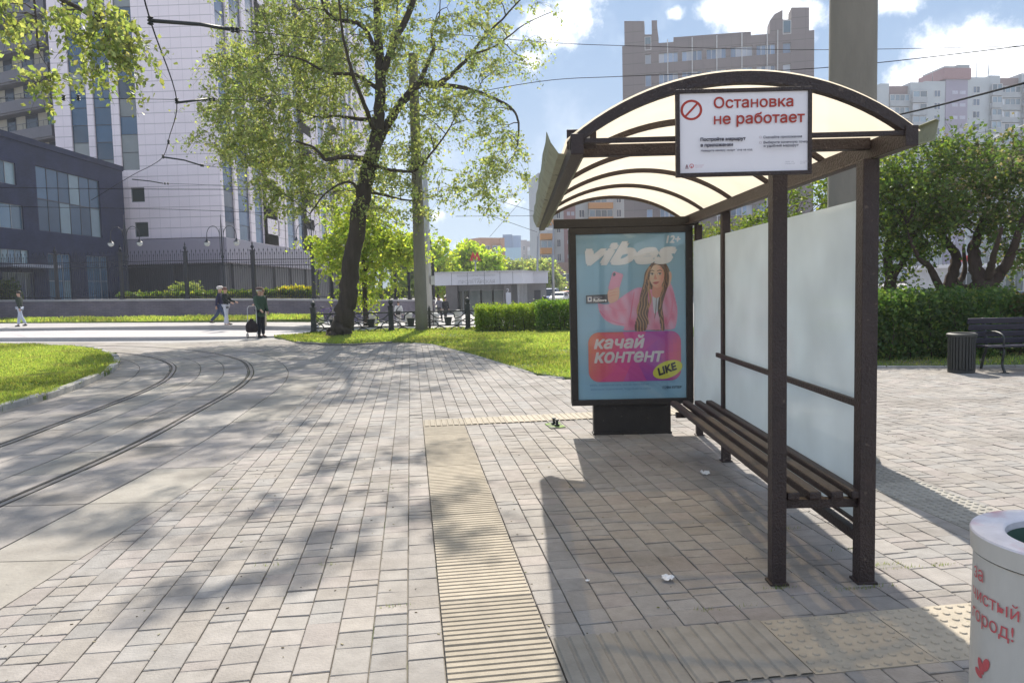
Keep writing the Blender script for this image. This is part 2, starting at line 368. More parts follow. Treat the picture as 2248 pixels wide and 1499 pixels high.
PA = math.radians(8.0); U2 = np.array([-math.sin(PA), math.cos(PA)]); V2 = np.array([math.cos(PA), math.sin(PA)])
def st(s, t): return U2*t + V2*s                # plaza grid: s across, t along
def ST(s, t, z=0.): p = st(s, t); return (p[0], p[1], z)
# outer tram rail and its offsets
RAIL = catmull([(-4.02, -6, 0), (-4.05, 0, 0), (-4.08, 5.75, 0), (-4.16, 8.04, 0), (-4.38, 9.87, 0), (-4.66, 12.06, 0), (-4.98, 13.69, 0), (-5.45, 15.25, 0), (-6.3, 17.28, 0), (-7.3, 18.95, 0), (-8.65, 20.68, 0), (-10.2, 22.15, 0), (-12., 23.4, 0), (-14.5, 24.6, 0), (-18, 25.6, 0), (-24, 26.5, 0)], 6)
RA = np.array([(p.x, p.y) for p in RAIL]); TD = np.gradient(RA, axis=0); TD /= np.linalg.norm(TD, axis=1)[:, None]; NR = np.stack([TD[:, 1], -TD[:, 0]], 1)
ARC = np.concatenate([[0], np.cumsum(np.linalg.norm(np.diff(RA, axis=0), axis=1))])
def roff(a, off):
    x = np.interp(a, ARC, RA[:, 0]); y = np.interp(a, ARC, RA[:, 1]); nx_ = np.interp(a, ARC, NR[:, 0]); ny_ = np.interp(a, ARC, NR[:, 1])
    return np.stack([x + nx_*off, y + ny_*off], -1)
AMAX = ARC[-1]
def rail_off(X, Y):                              # signed distance to the outer rail (right positive)
    P_ = np.stack([np.ravel(X), np.ravel(Y)], -1); o = np.empty(len(P_))
    for i in range(0, len(P_), 4000):
        d = P_[i:i+4000, None] - RA[None]; k = np.argmin((d**2).sum(-1), 1); o[i:i+4000] = (d[np.arange(len(k)), k]*NR[k]).sum(-1)
    return o

# earth and sand that shows in the joints
M_joint = mat('joint_sand', (.175, .158, .132), .95, var=.35, scale=9, col2=(.07, .10, .03), c2lo=.55, c2hi=.66, c2scale=1.6)
jb = MB(); jb.add([(-14, -4, -.016), (11, -4, -.016), (11, 14.5, -.016), (2.5, 24.5, -.016), (-6, 24.5, -.016), (-12, 24.5, -.016), (-26, 28, -.016)], [tuple(range(7))]); struct(jb.build('joint_sand', M_joint), 'dark sand and moss filling the paving joints')

# pavers
M_paver = mat('concrete_paver', attr=True, rough=.82, var=.17, scale=11, bump=.25, bscale=70, spec=.3, col2=(.20, .18, .16), c2lo=.47, c2hi=.74, c2scale=1.3)
LAWN_MID = [tuple(G(*a).to_2d()) for a in [(650, 752), (700, 757), (770, 757), (860, 752), (905, 753), (950, 757), (1000, 770), (1050, 783), (1120, 805), (1180, 823), (1245, 832)]] + [(1.6, 12.4), (2.6, 13.4), (3.4, 16), (3.9, 22), (4.3, 29.5), (-1.7, 29.2), (-5, 29.2), (-7.9, 28.2), (-8.6, 26.5)]
LAWN_LEFT = [tuple(G(*a).to_2d()) for a in [(0, 905), (100, 878), (180, 850), (240, 822), (262, 803), (255, 785), (200, 768), (100, 763), (0, 760)]]
LAWN_LEFT = [(-7.25, 6), ] + LAWN_LEFT + [(-22, 26), (-30, 26), (-30, 6)]
BED_RIGHT = [(5.0, 13.75), (6.4, 13.45), (7.6, 13.2), (9.4, 13.0), (14, 12.6), (30, 12), (30, 26), (5.6, 26), (4.8, 18)]
vs_, qs_, cs_ = [], [], []
pal = np.array([(.300, .280, .258), (.312, .280, .259), (.290, .275, .259), (.312, .285, .256), (.302, .279, .257), (.318, .292, .268)])
CW = .1625; cells = []
for ci in range(-60, 75):
    s0 = .095 + ci*CW; t = -1.5 + rng.uniform(0, .2)
    while t < 26:
        l = rng.choice([.08, .12, .16, .16, .24], p=[.16, .22, .2, .2, .22]); cells.append((s0, t, l)); t += l + .0
cells = np.array(cells); cx = cells[:, 0] + CW/2; cy = cells[:, 1] + cells[:, 2]/2
wx = V2[0]*cx + U2[0]*cy; wy = V2[1]*cx + U2[1]*cy
keep = (wy > .8) & (np.abs(wx) < .76*wy + 1.2) & (wx < 10.5)
keep &= ~in_poly(wx, wy, LAWN_MID) & ~in_poly(wx, wy, BED_RIGHT)
keep &= ~((wy > 13.6) & (wx > 1.2))
keep[keep] &= rail_off(wx[keep], wy[keep]) > 1.22
cells = cells[keep]; n = len(cells)
gp = .002 + rng.uniform(0, .0019, n); s0 = cells[:, 0] + gp; s1 = cells[:, 0] + CW - gp; t0 = cells[:, 1] + gp; t1 = cells[:, 1] + cells[:, 2] - gp
zz = rng.normal(0, .0009, n); tx = rng.normal(0, .0009, n); ty = rng.normal(0, .0009, n); b = .0035
def ring(i, z):
    S_ = np.stack([s0+i, s1-i, s1-i, s0+i], 1); T_ = np.stack([t0+i, t0+i, t1-i, t1-i], 1)
    S_ = S_ + (rng.normal(0, .0012, S_.shape) if i else 0); T_ = T_ + (rng.normal(0, .0012, T_.shape) if i else 0)
    Z_ = np.broadcast_to(np.asarray(z), S_.shape) if np.ndim(z) else np.full(S_.shape, z)
    return np.stack([V2[0]*S_ + U2[0]*T_, V2[1]*S_ + U2[1]*T_, Z_], -1)
topz = zz[:, None] + np.array([-1, 1, 1, -1])*tx[:, None] + np.array([-1, -1, 1, 1])*ty[:, None]
v = np.stack([ring(0, -.02), ring(0, topz - .003), ring(b, topz)], 1).reshape(-1, 3)
o = (np.arange(n)*12)[:, None]
q = [o + np.array([8, 9, 10, 11])]
for k in range(4):
    j = (k+1) % 4; q += [o + np.array([k, j, 4+j, 4+k]), o + np.array([4+k, 4+j, 8+j, 8+k])]
c = pal[rng.integers(0, len(pal), n)]*rng.uniform(.88, 1.08, (n, 1))
q = np.stack(q, 1).reshape(-1, 4); c = np.repeat(c, 9, 0)
struct(np_mesh('pavement', v, q, M_paver, cols=c), 'pinkish grey concrete paving of mixed block sizes')

# tram track slabs
M_slab = mat('track_slab_concrete', attr=True, rough=.85, var=.17, scale=5, bump=.25, bscale=45, spec=.3, col2=(.20, .18, .155), c2lo=.50, c2hi=.75, c2scale=1.1)
bands = [(1.34, .70), (.70, .045), (-.075, -.53), (-.53, -.99), (-.99, -1.475), (-1.60, -2.2), (-2.2, -2.8), (-2.8, -3.42)]
vs_, qs_, cs_ = [], [], []; o = 0
for bi, (b0, b1) in enumerate(bands):
    a = rng.uniform(0, .6); g = .007
    while a < AMAX - .8:
        l = rng.uniform(.95, 1.35); k = 4; aa = np.linspace(a + g, a + l - g, k); h = .004 + rng.normal(0, .0015)
        ring_ = np.concatenate([roff(aa, b0 - g), roff(aa[::-1], b1 + g)]); m = len(ring_)
        if np.any(np.isnan(ring_)): break
        top = np.column_stack([ring_, np.full(m, h)]); bot = np.column_stack([ring_, np.full(m, -.02)])
        vs_.append(top); vs_.append(bot)
        for i in range(k-1): qs_.append((o+i, o+i+1, o+m-2-i, o+m-1-i))
        for i in range(m): j = (i+1) % m; qs_.append((o+i, o+m+i, o+m+j, o+j))
        cc = np.array((.295, .272, .248))*rng.uniform(.88, 1.12)*np.array([1, rng.uniform(.98, 1.01), rng.uniform(.96, 1.02)]); cs_ += [cc]*(k-1+m); o += 2*m; a += l
struct(np_mesh('track_paving', np.concatenate(vs_), np.array(qs_), M_slab, cols=np.array(cs_)), 'large concrete slabs laid along the curving tram track')
M_rail = mat('rail_steel', (.30, .285, .27), .38, .8, var=.3, scale=6, stretch=(1, 1, 1), bump=.05)
for off, lab in ((0., 'outer curved steel tram rail, nearer the paved walkway'), (-1.524, 'inner curved steel tram rail, nearer the left lawn')):
    mb = MB(); aa = np.linspace(0, AMAX, 90)
    for (w0, w1, z) in ((-.024, .030, .008), (-.066, -.058, .006)):
        A_, B_ = roff(aa, off + w0), roff(aa, off + w1)
        vs = [(*p, z) for p in A_] + [(*p, z) for p in B_] + [(*p, -.04) for p in A_] + [(*p, -.04) for p in B_]; n_ = len(aa)
        fs = []
        for i in range(n_-1): fs += [(i, i+1, n_+i+1, n_+i), (2*n_+i, 2*n_+i+1, i+1, i), (n_+i, n_+i+1, 3*n_+i+1, 3*n_+i)]
        mb.add(vs, fs)
    tag(mb.build('tram_rail', M_rail), lab, 'tram rail', 'tram rails in the paving')

# tactile paving
M_tact = mat('tactile_concrete', attr=True, rough=.8, var=.16, scale=8, bump=.2, bscale=60, spec=.3)
def ridged(mb, s0, s1, t0, t1, along, pitch, col, z=.004, base=.0):     # ridges run along 's' or 't'
    g = .004; s0 += g; s1 -= g; t0 += g; t1 -= g
    lo, hi = (t0, t1) if along == 's' else (s0, s1); n_ = max(2, round((hi - lo)/pitch)); p = (hi - lo)/n_
    prof = []
    for i in range(n_):
        a = lo + i*p; prof += [(a, .001), (a + p*.16, .001), (a + p*.26, .009), (a + p*.9, .009)]
    prof.append((hi, .001))
    f = (lambda a, e: (e, a)) if along == 's' else (lambda a, e: (a, e)); e0, e1 = (s0, s1) if along == 's' else (t0, t1)
    vs = []
    for a, h in prof: x = f(a, e0); vs.append(ST(x[0], x[1], z + h))
    for a, h in prof: x = f(a, e1); vs.append(ST(x[0], x[1], z + h))
    k = len(prof); mb.add(vs, [(i, i+1, k+i+1, k+i) for i in range(k-1)], col)
    mb.prism([st(s0, t0), st(s1, t0), st(s1, t1), st(s0, t1)], -.01, z + .0005, col)
def dotted(mb, s0, s1, t0, t1, col, z=.004, pitch=.0625):
    g = .004; mb.prism([st(s0+g, t0+g), st(s1-g, t0+g), st(s1-g, t1-g), st(s0+g, t1-g)], -.01, z, col)
    ns, nt_ = round((s1 - s0)/pitch), round((t1 - t0)/pitch)
    for i in range(ns):
        for j in range(nt_):
            s = s0 + (i+.5)*(s1 - s0)/ns; t = t0 + (j+.5)*(t1 - t0)/nt_
            p = st(s, t); vs = []
            for r, h in ((.019, z), (.014, z + .006)):
                for a in range(8): vs.append((p[0] + r*math.cos(a*math.pi/4), p[1] + r*math.sin(a*math.pi/4), h))
            mb.add(vs, [(a, (a+1) % 8, 8 + (a+1) % 8, 8 + a) for a in range(8)] + [tuple(range(8, 16))], col)
def tcol(k=1.): return tuple(np.array((.34, .298, .235))*rng.uniform(.88, 1.1)*k)
mb = MB(); t = 2.3
while t < 8.2: ridged(mb, .095, .575, t, t + .49, 's', .049, tcol(1.05)); t += .49
mb.prism([st(.1, 8.2), st(.57, 8.2), st(.57, 8.72), st(.1, 8.72)], -.01, .0045, tcol(.8))
struct(mb.build('tactile_strip', M_tact), 'yellowish ribbed tactile strip leading away along the paving')
mb = MB(); s = .095
for i in range(10): ridged(mb, s, s + .49, 8.72, 9.16, 't', .07, tcol(1. if i < 2 else 1.12)); s += .49
struct(mb.build('tactile_strip', M_tact), 'ribbed tactile strip crossing the far end of the long one')
mb = MB(); s = .58
for w in (.505, .505): ridged(mb, s, s + w, 2.78, 3.285, 't', .07, tuple(np.array(tcol(.86))*np.array((.96, 1, 1.08)))); s += w
for i in range(4): dotted(mb, s, s + .56, 2.78, 3.285, tcol(1.1)); s += .56
struct(mb.build('tactile_strip', M_tact), 'ribbed then dotted tactile tiles across the near end of the shelter')
mb = MB(); t = 3.9
for i in range(5):
    if i < 4: dotted(mb, 3.46, 3.94, t, t + .49, tuple(np.array(tcol(1.0))*np.array((.93, 1, 1.12))))
    else: ridged(mb, 3.46, 3.94, t, t + .49, 's', .05, tuple(np.array(tcol(1.0))*np.array((.93, 1, 1.12))))
    t += .49
struct(mb.build('tactile_strip', M_tact), 'grey dotted tactile strip beside the concrete pole')

# lawns
M_soil = mat('lawn_soil', (.11, .15, .04), .95, var=.4, scale=2.5, col2=(.20, .165, .10), c2lo=.56, c2hi=.72, c2scale=.9, bump=.5, bscale=25)
M_blade = leaf_mat('grass_blade', .55, .03)
def lawn(poly, z, n, label, near, hts=(.03, .075), wid=.012, extra=None, name='lawn'):
    mb = MB(); mb.prism(poly, -.05, z); struct(mb.build(name, M_soil), label)
    P_ = np.array(poly); lo, hi = P_.min(0), P_.max(0); pts = np.zeros((0, 2))
    while len(pts) < n:
        c = rng.uniform(lo, hi, (n*2, 2)); m = in_poly(c[:, 0], c[:, 1], poly) & (np.abs(c[:, 0]) < .72*c[:, 1] + 1)
        w = rng.random(len(c)) < np.clip((near/np.maximum(c[:, 1], 1))**1.5, 0, 1)
        bare = np.sin(c[:, 0]*1.3 + 2*np.sin(c[:, 1]*.7))*np.sin(c[:, 1]*1.1 + np.cos(c[:, 0]*.9)*1.5); w &= (bare < .72) | (rng.random(len(c)) < .3)
        pts = np.concatenate([pts, c[m & w]])
    pts = pts[:n]; h = rng.uniform(*hts, n)*(1 + .35*np.sin(pts[:, 0]*2.1)*np.cos(pts[:, 1]*1.7)); a = rng.uniform(0, 2*np.pi, n); ww = wid*rng.uniform(.6, 1.4, n)*np.clip(pts[:, 1]/near, 1, 2.)
    b0 = np.column_stack([pts, np.full(n, z)]); dx = np.column_stack([np.cos(a)*ww, np.sin(a)*ww, np.zeros(n)])
    lean = np.column_stack([rng.normal(0, .4, (n, 2))*h[:, None], h])
    v = np.stack([b0 - dx, b0 + dx, b0 + lean], 1).reshape(-1, 3)
    c = leaf_cols(n, (.235, .30, .075), .28, (.32, .34, .12), .35); patch = .5 + .5*np.sin(pts[:, 0]*.9 + 1.3*np.cos(pts[:, 1]*.6)); c *= (.62 + .5*patch)[:, None]; dry = np.clip(np.sin(pts[:, 0]*2.3 + np.sin(pts[:, 1]*1.9)*2)*np.sin(pts[:, 1]*1.7 + 1.2*np.cos(pts[:, 0])) - .45, 0, 1)[:, None]; c = c*(1 - dry) + np.array([.30, .27, .13])*dry
    tag(np_mesh('grass', v, np.arange(3*n).reshape(-1, 3), M_blade, cols=c), 'short bright green grass growing on the ' + label.split(',')[0], 'grass', None, 'stuff')
lawn(LAWN_MID, .03, 60000, 'middle lawn behind the lightbox, with the leaning tree', 13)
lawn(LAWN_LEFT, .07, 80000, 'left lawn inside the tram curve, edged with stones', 11, (.03, .075))
lawn(BED_RIGHT, .04, 14000, 'shaded right lawn under the hedge and park bench', 13)
STRIP = [tuple(G(x, y, .2).to_2d()) for x, y in [(-300, 714), (0, 711.5), (300, 710), (560, 707), (700, 705)]]
far = [(P_[0]*1.09, P_[1]*1.12) for P_ in reversed(STRIP)]
lawn(STRIP + far, .3, 9000, 'far lawn strip along the foot of the stone wall', 30, (.1, .2), .03)

# kerbs
M_kerb = mat('kerb_stone', (.36, .345, .32), .85, var=.28, scale=4, bump=.4, bscale=25)
M_kdark = mat('kerb_old', (.17, .16, .145), .9, var=.3, scale=4, bump=.4, bscale=25)
def kerb(path, w, z0, z1, m, label, seg=.8, rough=.008):
    mb = MB(); pts = [Vector((p[0], p[1], 0)) for p in path]; L_ = [0]
    for i in range(1, len(pts)): L_.append(L_[-1] + (pts[i] - pts[i-1]).length)
    f = lambda a: Vector((np.interp(a, L_, [p.x for p in pts]), np.interp(a, L_, [p.y for p in pts]), 0)); a = 0
    while a < L_[-1] - .1:
        l = min(seg*random.uniform(.85, 1.15), L_[-1] - a); p, q_ = f(a + .006), f(a + l - .006); d = (q_ - p).normalized(); nn = Vector((-d.y, d.x, 0))
        zt = z1 + random.uniform(-rough, rough); j = random.uniform(-rough, rough)
        mb.add([Vector((v.x, v.y, z)) for z in (z0, zt - .015, zt) for v in
               ([p + nn*j, q_ + nn*j, q_ + nn*(w+j), p + nn*(w+j)] if z < zt - .001 else [p + d*.012 + nn*(j+.015), q_ - d*.012 + nn*(j+.015), q_ - d*.012 + nn*(w+j-.015), p + d*.012 + nn*(w+j-.015)])],
               [(8, 9, 10, 11)] + [(k + r*4, (k+1) % 4 + r*4, (k+1) % 4 + 4 + r*4, k + 4 + r*4) for r in (0, 1) for k in range(4)])
        a += l
    return struct(mb.build('kerb', m), label)
kerb([tuple(p.to_2d()) for p in catmull([(*p, 0) for p in LAWN_LEFT[:9]], 6)], .13, -.03, .115, M_kerb, 'rough stone kerb round the left lawn', .55, .014)
kerb([tuple(G(*a).to_2d()) for a in [(648, 753), (700, 758.5), (770, 759), (862, 753.5)]], .1, -.03, .06, M_kdark, 'dark low kerb in front of the leaning tree', .9)
kerb([tuple(p.to_2d()) for p in catmull([G(*a) for a in [(905, 754), (950, 758), (1000, 771), (1050, 784), (1120, 806), (1180, 824), (1245, 833)]], 4)] + [(1.6, 12.34)], .07, -.03, .022, M_kerb, 'flush concrete edging of the middle lawn', 1.0, .003)
kerb([(4.6, 13.75), (6.4, 13.4), (7.6, 13.15), (9.4, 12.95), (14, 12.55)], .1, -.03, .035, M_kerb, 'concrete edging of the right lawn', 1.0, .003)

# the road beyond, and its far pavement
M_asph = mat('light_asphalt', (.43, .41, .41), .9, var=.1, scale=1.5, bump=.2, bscale=20)
near = [tuple(G(x, y, 0).to_2d()) for x, y in [(-700, 748), (-300, 748), (0, 747.5), (200, 747), (400, 745.5), (520, 742.5), (640, 738), (700, 736)]]
farr = [tuple(G(x, y, .1).to_2d()) for x, y in [(-700, 735), (-300, 731), (0, 727.5), (200, 725), (400, 722.5), (520, 721), (640, 720), (700, 719)]]
zt = [.11, .11, .11, .11, .10, .06, .01, -.012]
poly = near + farr[::-1]; mb = MB(); mb.prism(poly, -.06, zt + zt[::-1]); struct(mb.build('road', M_asph), 'pale asphalt lane beyond the tram curve')
walk = [tuple(G(x, y, .2).to_2d()) for x, y in [(-700, 722), (-300, 715), (0, 711.5), (300, 710), (560, 707), (700, 705)]]
wn = [(p[0], p[1]) for p in farr]; zz_ = [.24]*6 + [.16, .10]; mb = MB(); mb.prism(wn + walk[::-1], -.3, zz_ + [.16, .2, .24, .24, .24, .24])
struct(mb.build('sidewalk', mat('sidewalk_asphalt', (.37, .35, .34), .9, var=.15, scale=1.2)), 'raised far pavement under the stone wall')

# ================================================================== BUS SHELTER
M_brown = mat('brown_paint', (.034, .021, .019), .5, var=.35, scale=14, bump=.55, bscale=85, col2=(.10, .075, .06), c2lo=.64, c2hi=.72, c2scale=26)
M_black = mat('black_paint', (.018, .016, .016), .5, var=.3, scale=10, bump=.4, bscale=70, col2=(.06, .05, .045), c2lo=.66, c2hi=.72, c2scale=22)
def see_through(m, f, col):        # a little sunlight passes straight through
    n, l = m.node_tree.nodes, m.node_tree.links; o = n['Material Output']; src = o.inputs[0].links[0].from_socket
    t = n.new('ShaderNodeBsdfTransparent'); t.inputs[0].default_value = (*col, 1); k = n.new('ShaderNodeMixShader'); k.inputs[0].default_value = f; l.new(src, k.inputs[1]); l.new(t.outputs[0], k.inputs[2]); l.new(k.outputs[0], o.inputs[0]); return m
M_roof = sheet_mat('polycarbonate', (.70, .63, .48), .86, .04, .35, .07, 2.5, tcol=(.80, .695, .54))
see_through(M_roof, .10, (1., .8, .5))
M_frost = sheet_mat('frosted_glass', (.80, .83, .82), .62, .08, .06, .09, 2.2, tcol=(.88, .94, .95))
M_zinc = mat('weathered_zinc', (.27, .28, .20), .65, .1, var=.2, scale=6, bump=.3, bscale=40, col2=(.05, .05, .04), c2lo=.63, c2hi=.68, c2scale=16)
sh = thing('bus_shelter', 'brown metal bus shelter with curved cream roof, frosted glass back and slatted bench', 'bus shelter', (1.36, 3.93, 0))
def part(name, m, fn, parent, bevel=0.): mb = MB(); fn(mb); return mb.build(name, m, parent, bevel)
def post(x, y, w, h, d=None):
    d = d or w
    def f(mb):
        mb.box((x-w/2, y-d/2, 0), (x+w/2, y+d/2, h)); mb.box((x-w/2-.012, y-d/2-.012, -.004), (x+w/2+.012, y+d/2+.012, .012))
    return part('post', M_brown, f, sh, .004)
post(1.36, 3.93, .076, 2.268); post(1.822, 3.93, .084, 2.22); post(1.852, 6.68, .072, 2.22); post(1.90, 7.86, .068, 2.2)
YF, YB = 3.57, 8.45; XL, XR = .27, 1.885; XM = (XL + XR)/2; CH = (XR - XL)/2; RISE = .285; RAD = (CH*CH + RISE*RISE)/(2*RISE); ZC = 2.30
def arc(x, dr=0): return ZC + RISE - RAD + math.sqrt(max(0, (RAD + dr)**2 - (x - XM)**2))
def rib(y, h, w):
    def f(mb):
        n = 28; X_ = np.linspace(XL, XR, n); vs = []
        for x in X_:
            for yy, dz in ((y, 0), (y + w, 0), (y + w, -h), (y, -h)): vs.append((x, yy, arc(x) + dz))
        mb.add(vs, [(i*4 + k, i*4 + (k+1) % 4, i*4 + 4 + (k+1) % 4, i*4 + 4 + k) for i in range(n-1) for k in range(4)] + [(3, 2, 1, 0), (n*4-4, n*4-3, n*4-2, n*4-1)])
    part('roof_rib', M_brown, f, sh)
rib(YF, .052, .05)
for i in range(1, 6): rib(YF + i*.967, .034, .035)
def f(mb):
    n = 40; X_ = np.linspace(XL - .02, XR + .02, n); vs = []
    for x in X_:
        xx = min(max(x, XL - .02), XR + .02); z = arc(xx, .006) + .004
        vs += [(xx, YF + .012, z), (xx, YB + .05, z)]
    mb.add(vs, [(2*i, 2*i+1, 2*i+3, 2*i+2) for i in range(n-1)], smooth=True)
part('roof_sheet', M_roof, f, sh)
part('roof_beam', M_brown, lambda mb: (mb.box((1.825, YF - .01, 2.222), (1.885, YB, 2.318)), mb.box((1.79, YF + .36, 2.208), (1.824, YB, 2.2215))), sh, .004)
part('roof_beam', M_brown, lambda mb: mb.box((.27, YF - .01, 2.222), (.33, YB, 2.318)), sh, .004)
part('cross_beam', M_brown, lambda mb: mb.box((.332, 3.90, 2.27), (1.822, 3.96, 2.327)), sh, .004)
part('cross_beam', M_brown, lambda mb: mb.box((.30, YF + .004, 2.275), (1.86, YF + .026, 2.297)), sh, .002)
part('cross_beam', M_black, lambda mb: (mb.box((.41, 7.96, 2.205), (1.93, 8.03, 2.30))), sh, .004)
def f(mb):
    mb.box((.262, 3.70, 2.272), (.405, 3.712, 2.365))
part('bracket_plate', M_brown, f, sh, .002)
part('bolt', mat('bright_bolt', (.6, .6, .6), .5), lambda mb: mb.add([(.365 + .009*math.cos(a), 3.699, 2.325 + .009*math.sin(a)) for a in np.linspace(0, 6.28, 13)[:-1]] + [(.365 + .007*math.cos(a), 3.695, 2.325 + .007*math.sin(a)) for a in np.linspace(0, 6.28, 13)[:-1]], [tuple(range(12, 24))] + [(i, (i+1) % 12, 12 + (i+1) % 12, 12 + i) for i in range(12)]), sh)
def gutter(prof, y0, y1, name='gutter', th=.0035):
    def f(mb):
        n = len(prof); ns = 14; vs = []
        for j in range(ns + 1):
            y = y0 + (y1 - y0)*j/ns; t = j/ns
            for i, p in enumerate(prof): vs.append((p[0] + (.004*math.sin(j*2.1)*(i == 0)) + p[2]*t, y + (.05*(i == 0 and j == 0)), p[1] + (.004*math.sin(j*1.7 + 1))*(i == 0) + p[3]*t))
        mb.add(vs, [(j*n+i, j*n+i+1, (j+1)*n+i+1, (j+1)*n+i) for j in range(ns) for i in range(n-1)])
    o = part(name, M_zinc, f, sh); md = o.modifiers.new('t', 'SOLIDIFY'); md.thickness = th; return o
gutter([(.175, 2.405, .03, -.02), (.192, 2.345, .02, -.02), (.232, 2.288, .01, -.03), (.30, 2.278, 0, -.03), (.302, 2.272, 0, -.03), (.372, 2.286, 0, -.03)], 3.92, 8.42)
gutter([(1.83, 2.218, 0, 0), (1.90, 2.236, 0, 0), (1.985, 2.255, 0, 0), (2.0, 2.345, 0, 0), (1.985, 2.352, 0, 0)], 3.6, 8.4)
for (y0, y1) in ((3.975, 6.64), (6.72, 7.825)):
    part('glass_panel', M_frost, lambda mb: mb.box((1.838, y0, .272), (1.846, y1, 2.03)), sh)
part('rail', M_brown, lambda mb: mb.box((1.788, 3.89, .934), (1.814, 6.78, .972)), sh, .003)
part('rail', M_brown, lambda mb: mb.box((1.80, 3.975, .196), (1.85, 7.82, .25)), sh, .003)
part('rail', M_brown, lambda mb: mb.box((1.792, 3.975, .30), (1.812, 7.82, .318)), sh, .002)
be = thing('bench', None, None, (0, 0, 0)); be.parent = sh; be.location = -sh.location
for y in (3.925, 6.655): part('bracket', M_brown, lambda mb: mb.box((1.405, y, .405), (1.78 if y < 5 else 1.815, y + .05, .452)), be, .003)
for xc in (1.437, 1.552, 1.667, 1.775):
    part('slat', M_brown, lambda mb: mb.bar((xc, 3.895, .478), (xc + .045, 7.14, .462), .066, .046), be, .012)

# ------------------------------------------------------------------ flat printed art
M_print = mat('printed_sheet', attr=True, rough=.5, var=.04, scale=3, spec=.35)
M_poster = mat('poster_print', attr=True, rough=.12, var=.03, scale=3, spec=.5)
class Art:
    """flat layers of print on a plane: each later shape lies a hair in front of the earlier ones"""
    def __init__(s, org, ax, ay, n, step=.0004): s.o, s.ax, s.ay, s.n = Vector(org), Vector(ax), Vector(ay), Vector(n); s.k = 0; s.step = step; s.mb = MB()
    def pt(s, x, y): return s.o + s.ax*x + s.ay*y + s.n*(s.k*s.step)
    def poly(s, pts, col): s.k += 1; s.mb.add([s.pt(*p) for p in pts], [tuple(range(len(pts)))], col)
    def smooth(s, pts, col, k=4): c = catmull([(*p, 0) for p in pts + pts[:1]], k)[:-1]; s.poly([(p.x, p.y) for p in c], col)
    def ell(s, cx, cy, rx, ry, col, rot=0, n=40):
        c, d = math.cos(rot), math.sin(rot)
        s.poly([(cx + rx*math.cos(a)*c - ry*math.sin(a)*d, cy + rx*math.cos(a)*d + ry*math.sin(a)*c) for a in np.linspace(0, 2*math.pi, n, endpoint=False)], col)
    def band(s, pts, w, col):
        s.k += 1; pts = [Vector((p.x, p.y, 0)) for p in catmull([(*p, 0) for p in pts], 5)]
        vs = []
        for i, p in enumerate(pts):
            d = (pts[min(i+1, len(pts)-1)] - pts[max(i-1, 0)]).normalized(); n_ = Vector((-d.y, d.x, 0)); t = i/(len(pts)-1); ww = w*(.35 + .65*math.sin(math.pi*min(1, t*.9 + .1)))
            vs += [s.pt(p.x + n_.x*ww/2, p.y + n_.y*ww/2), s.pt(p.x - n_.x*ww/2, p.y - n_.y*ww/2)]
        s.mb.add(vs, [(2*i, 2*i+1, 2*i+3, 2*i+2) for i in range(len(pts)-1)], col)
def c3(r, g, b): return S(r, g, b)[:3]

# ------------------------------------------------------------------ notice board on the roof front
sg = thing('notice_sign', 'white notice board with red Cyrillic lettering, fixed under the front of the roof', 'sign', (1.06, 3.5, 2.1))
a0, a1 = P(1484, 391, 3.49), P(1781, 188, 3.49); SX0, SX1, SZ0, SZ1 = a0.x, a1.x, P(1484, 390, 3.49).z, P(1484, 199, 3.49).z
bw = .017
part('frame', M_brown, lambda mb: (mb.box((SX0, 3.475, SZ0), (SX1, 3.505, SZ0 + bw)), mb.box((SX0, 3.475, SZ1 - bw), (SX1, 3.505, SZ1)), mb.box((SX0, 3.4755, SZ0 + bw), (SX0 + bw, 3.5045, SZ1 - bw)), mb.box((SX1 - bw, 3.4755, SZ0 + bw), (SX1, 3.5045, SZ1 - bw)), mb.box((SX0 + .2, 3.506, SZ1 - .22), (SX0 + .24, 3.60, SZ1 - .19)), mb.box((SX1 - .24, 3.506, SZ1 - .22), (SX1 - .2, 3.60, SZ1 - .19))), sg, .002)
part('board', mat('white_board', (.82, .79, .82), .5, var=.04, scale=5), lambda mb: mb.box((SX0 + .01, 3.485, SZ0 + .01), (SX1 - .01, 3.5, SZ1 - .01)), sg)
# art in the sign's own pixel frame: x 0..1060, y 0..700
sxs = (SX1 - SX0)/1060.; A = Art((SX0, 3.4845, SZ1), (sxs, 0, 0), (0, 0, -(SZ1 - SZ0)/725), (0, -1, 0))
red = c3(176, 62, 50); gr = c3(60, 56, 66); pk = c3(190, 130, 140)
def ringp(A, cx, cy, r0, r1, col, n=40):
    A.k += 1; vs = [A.pt(cx + r*math.cos(a), cy + r*math.sin(a)) for r in (r0, r1) for a in np.linspace(0, 2*math.pi, n, endpoint=False)]
    A.mb.add(vs, [(i, (i+1) % n, n + (i+1) % n, n + i) for i in range(n)], col)
def letters(A, t, x0, x1, y, col, bold=0., shear=0., rot=0., sy=1.):   # y grows downwards; a heavier weight is printed as overlapping passes
    v, f = fit_text(t, 0, 1, 0, None, shear=shear); v = [(p[0], p[1]*sy) for p in v]; k = x1 - x0; c, s = math.cos(rot), math.sin(rot)
    for i in range(7 if bold else 1):
        dx, dy = (0, 0) if i == 6 or not bold else (bold*math.cos(i*math.pi/3), bold*math.sin(i*math.pi/3))
        A.k += 1; Q = [A.pt(x0 + (p[0]*c - p[1]*s)*k + dx, y - (p[0]*s + p[1]*c)*k + dy) for p in v]
        for j, g_ in enumerate(f): A.mb.add([Q[i] + A.n*((j % 9)*2e-5) for i in g_], [tuple(range(len(g_)))], col)      # strokes of one glyph overlap
def sgn_text(t, x0, x1, y, cap, col, off=0.): letters(A, t, x0, x1, y, col, off)
ringp(A, 122, 168, 66, 85, red); A.poly([(71, 212), (163, 110), (175, 121), (83, 223)], red)
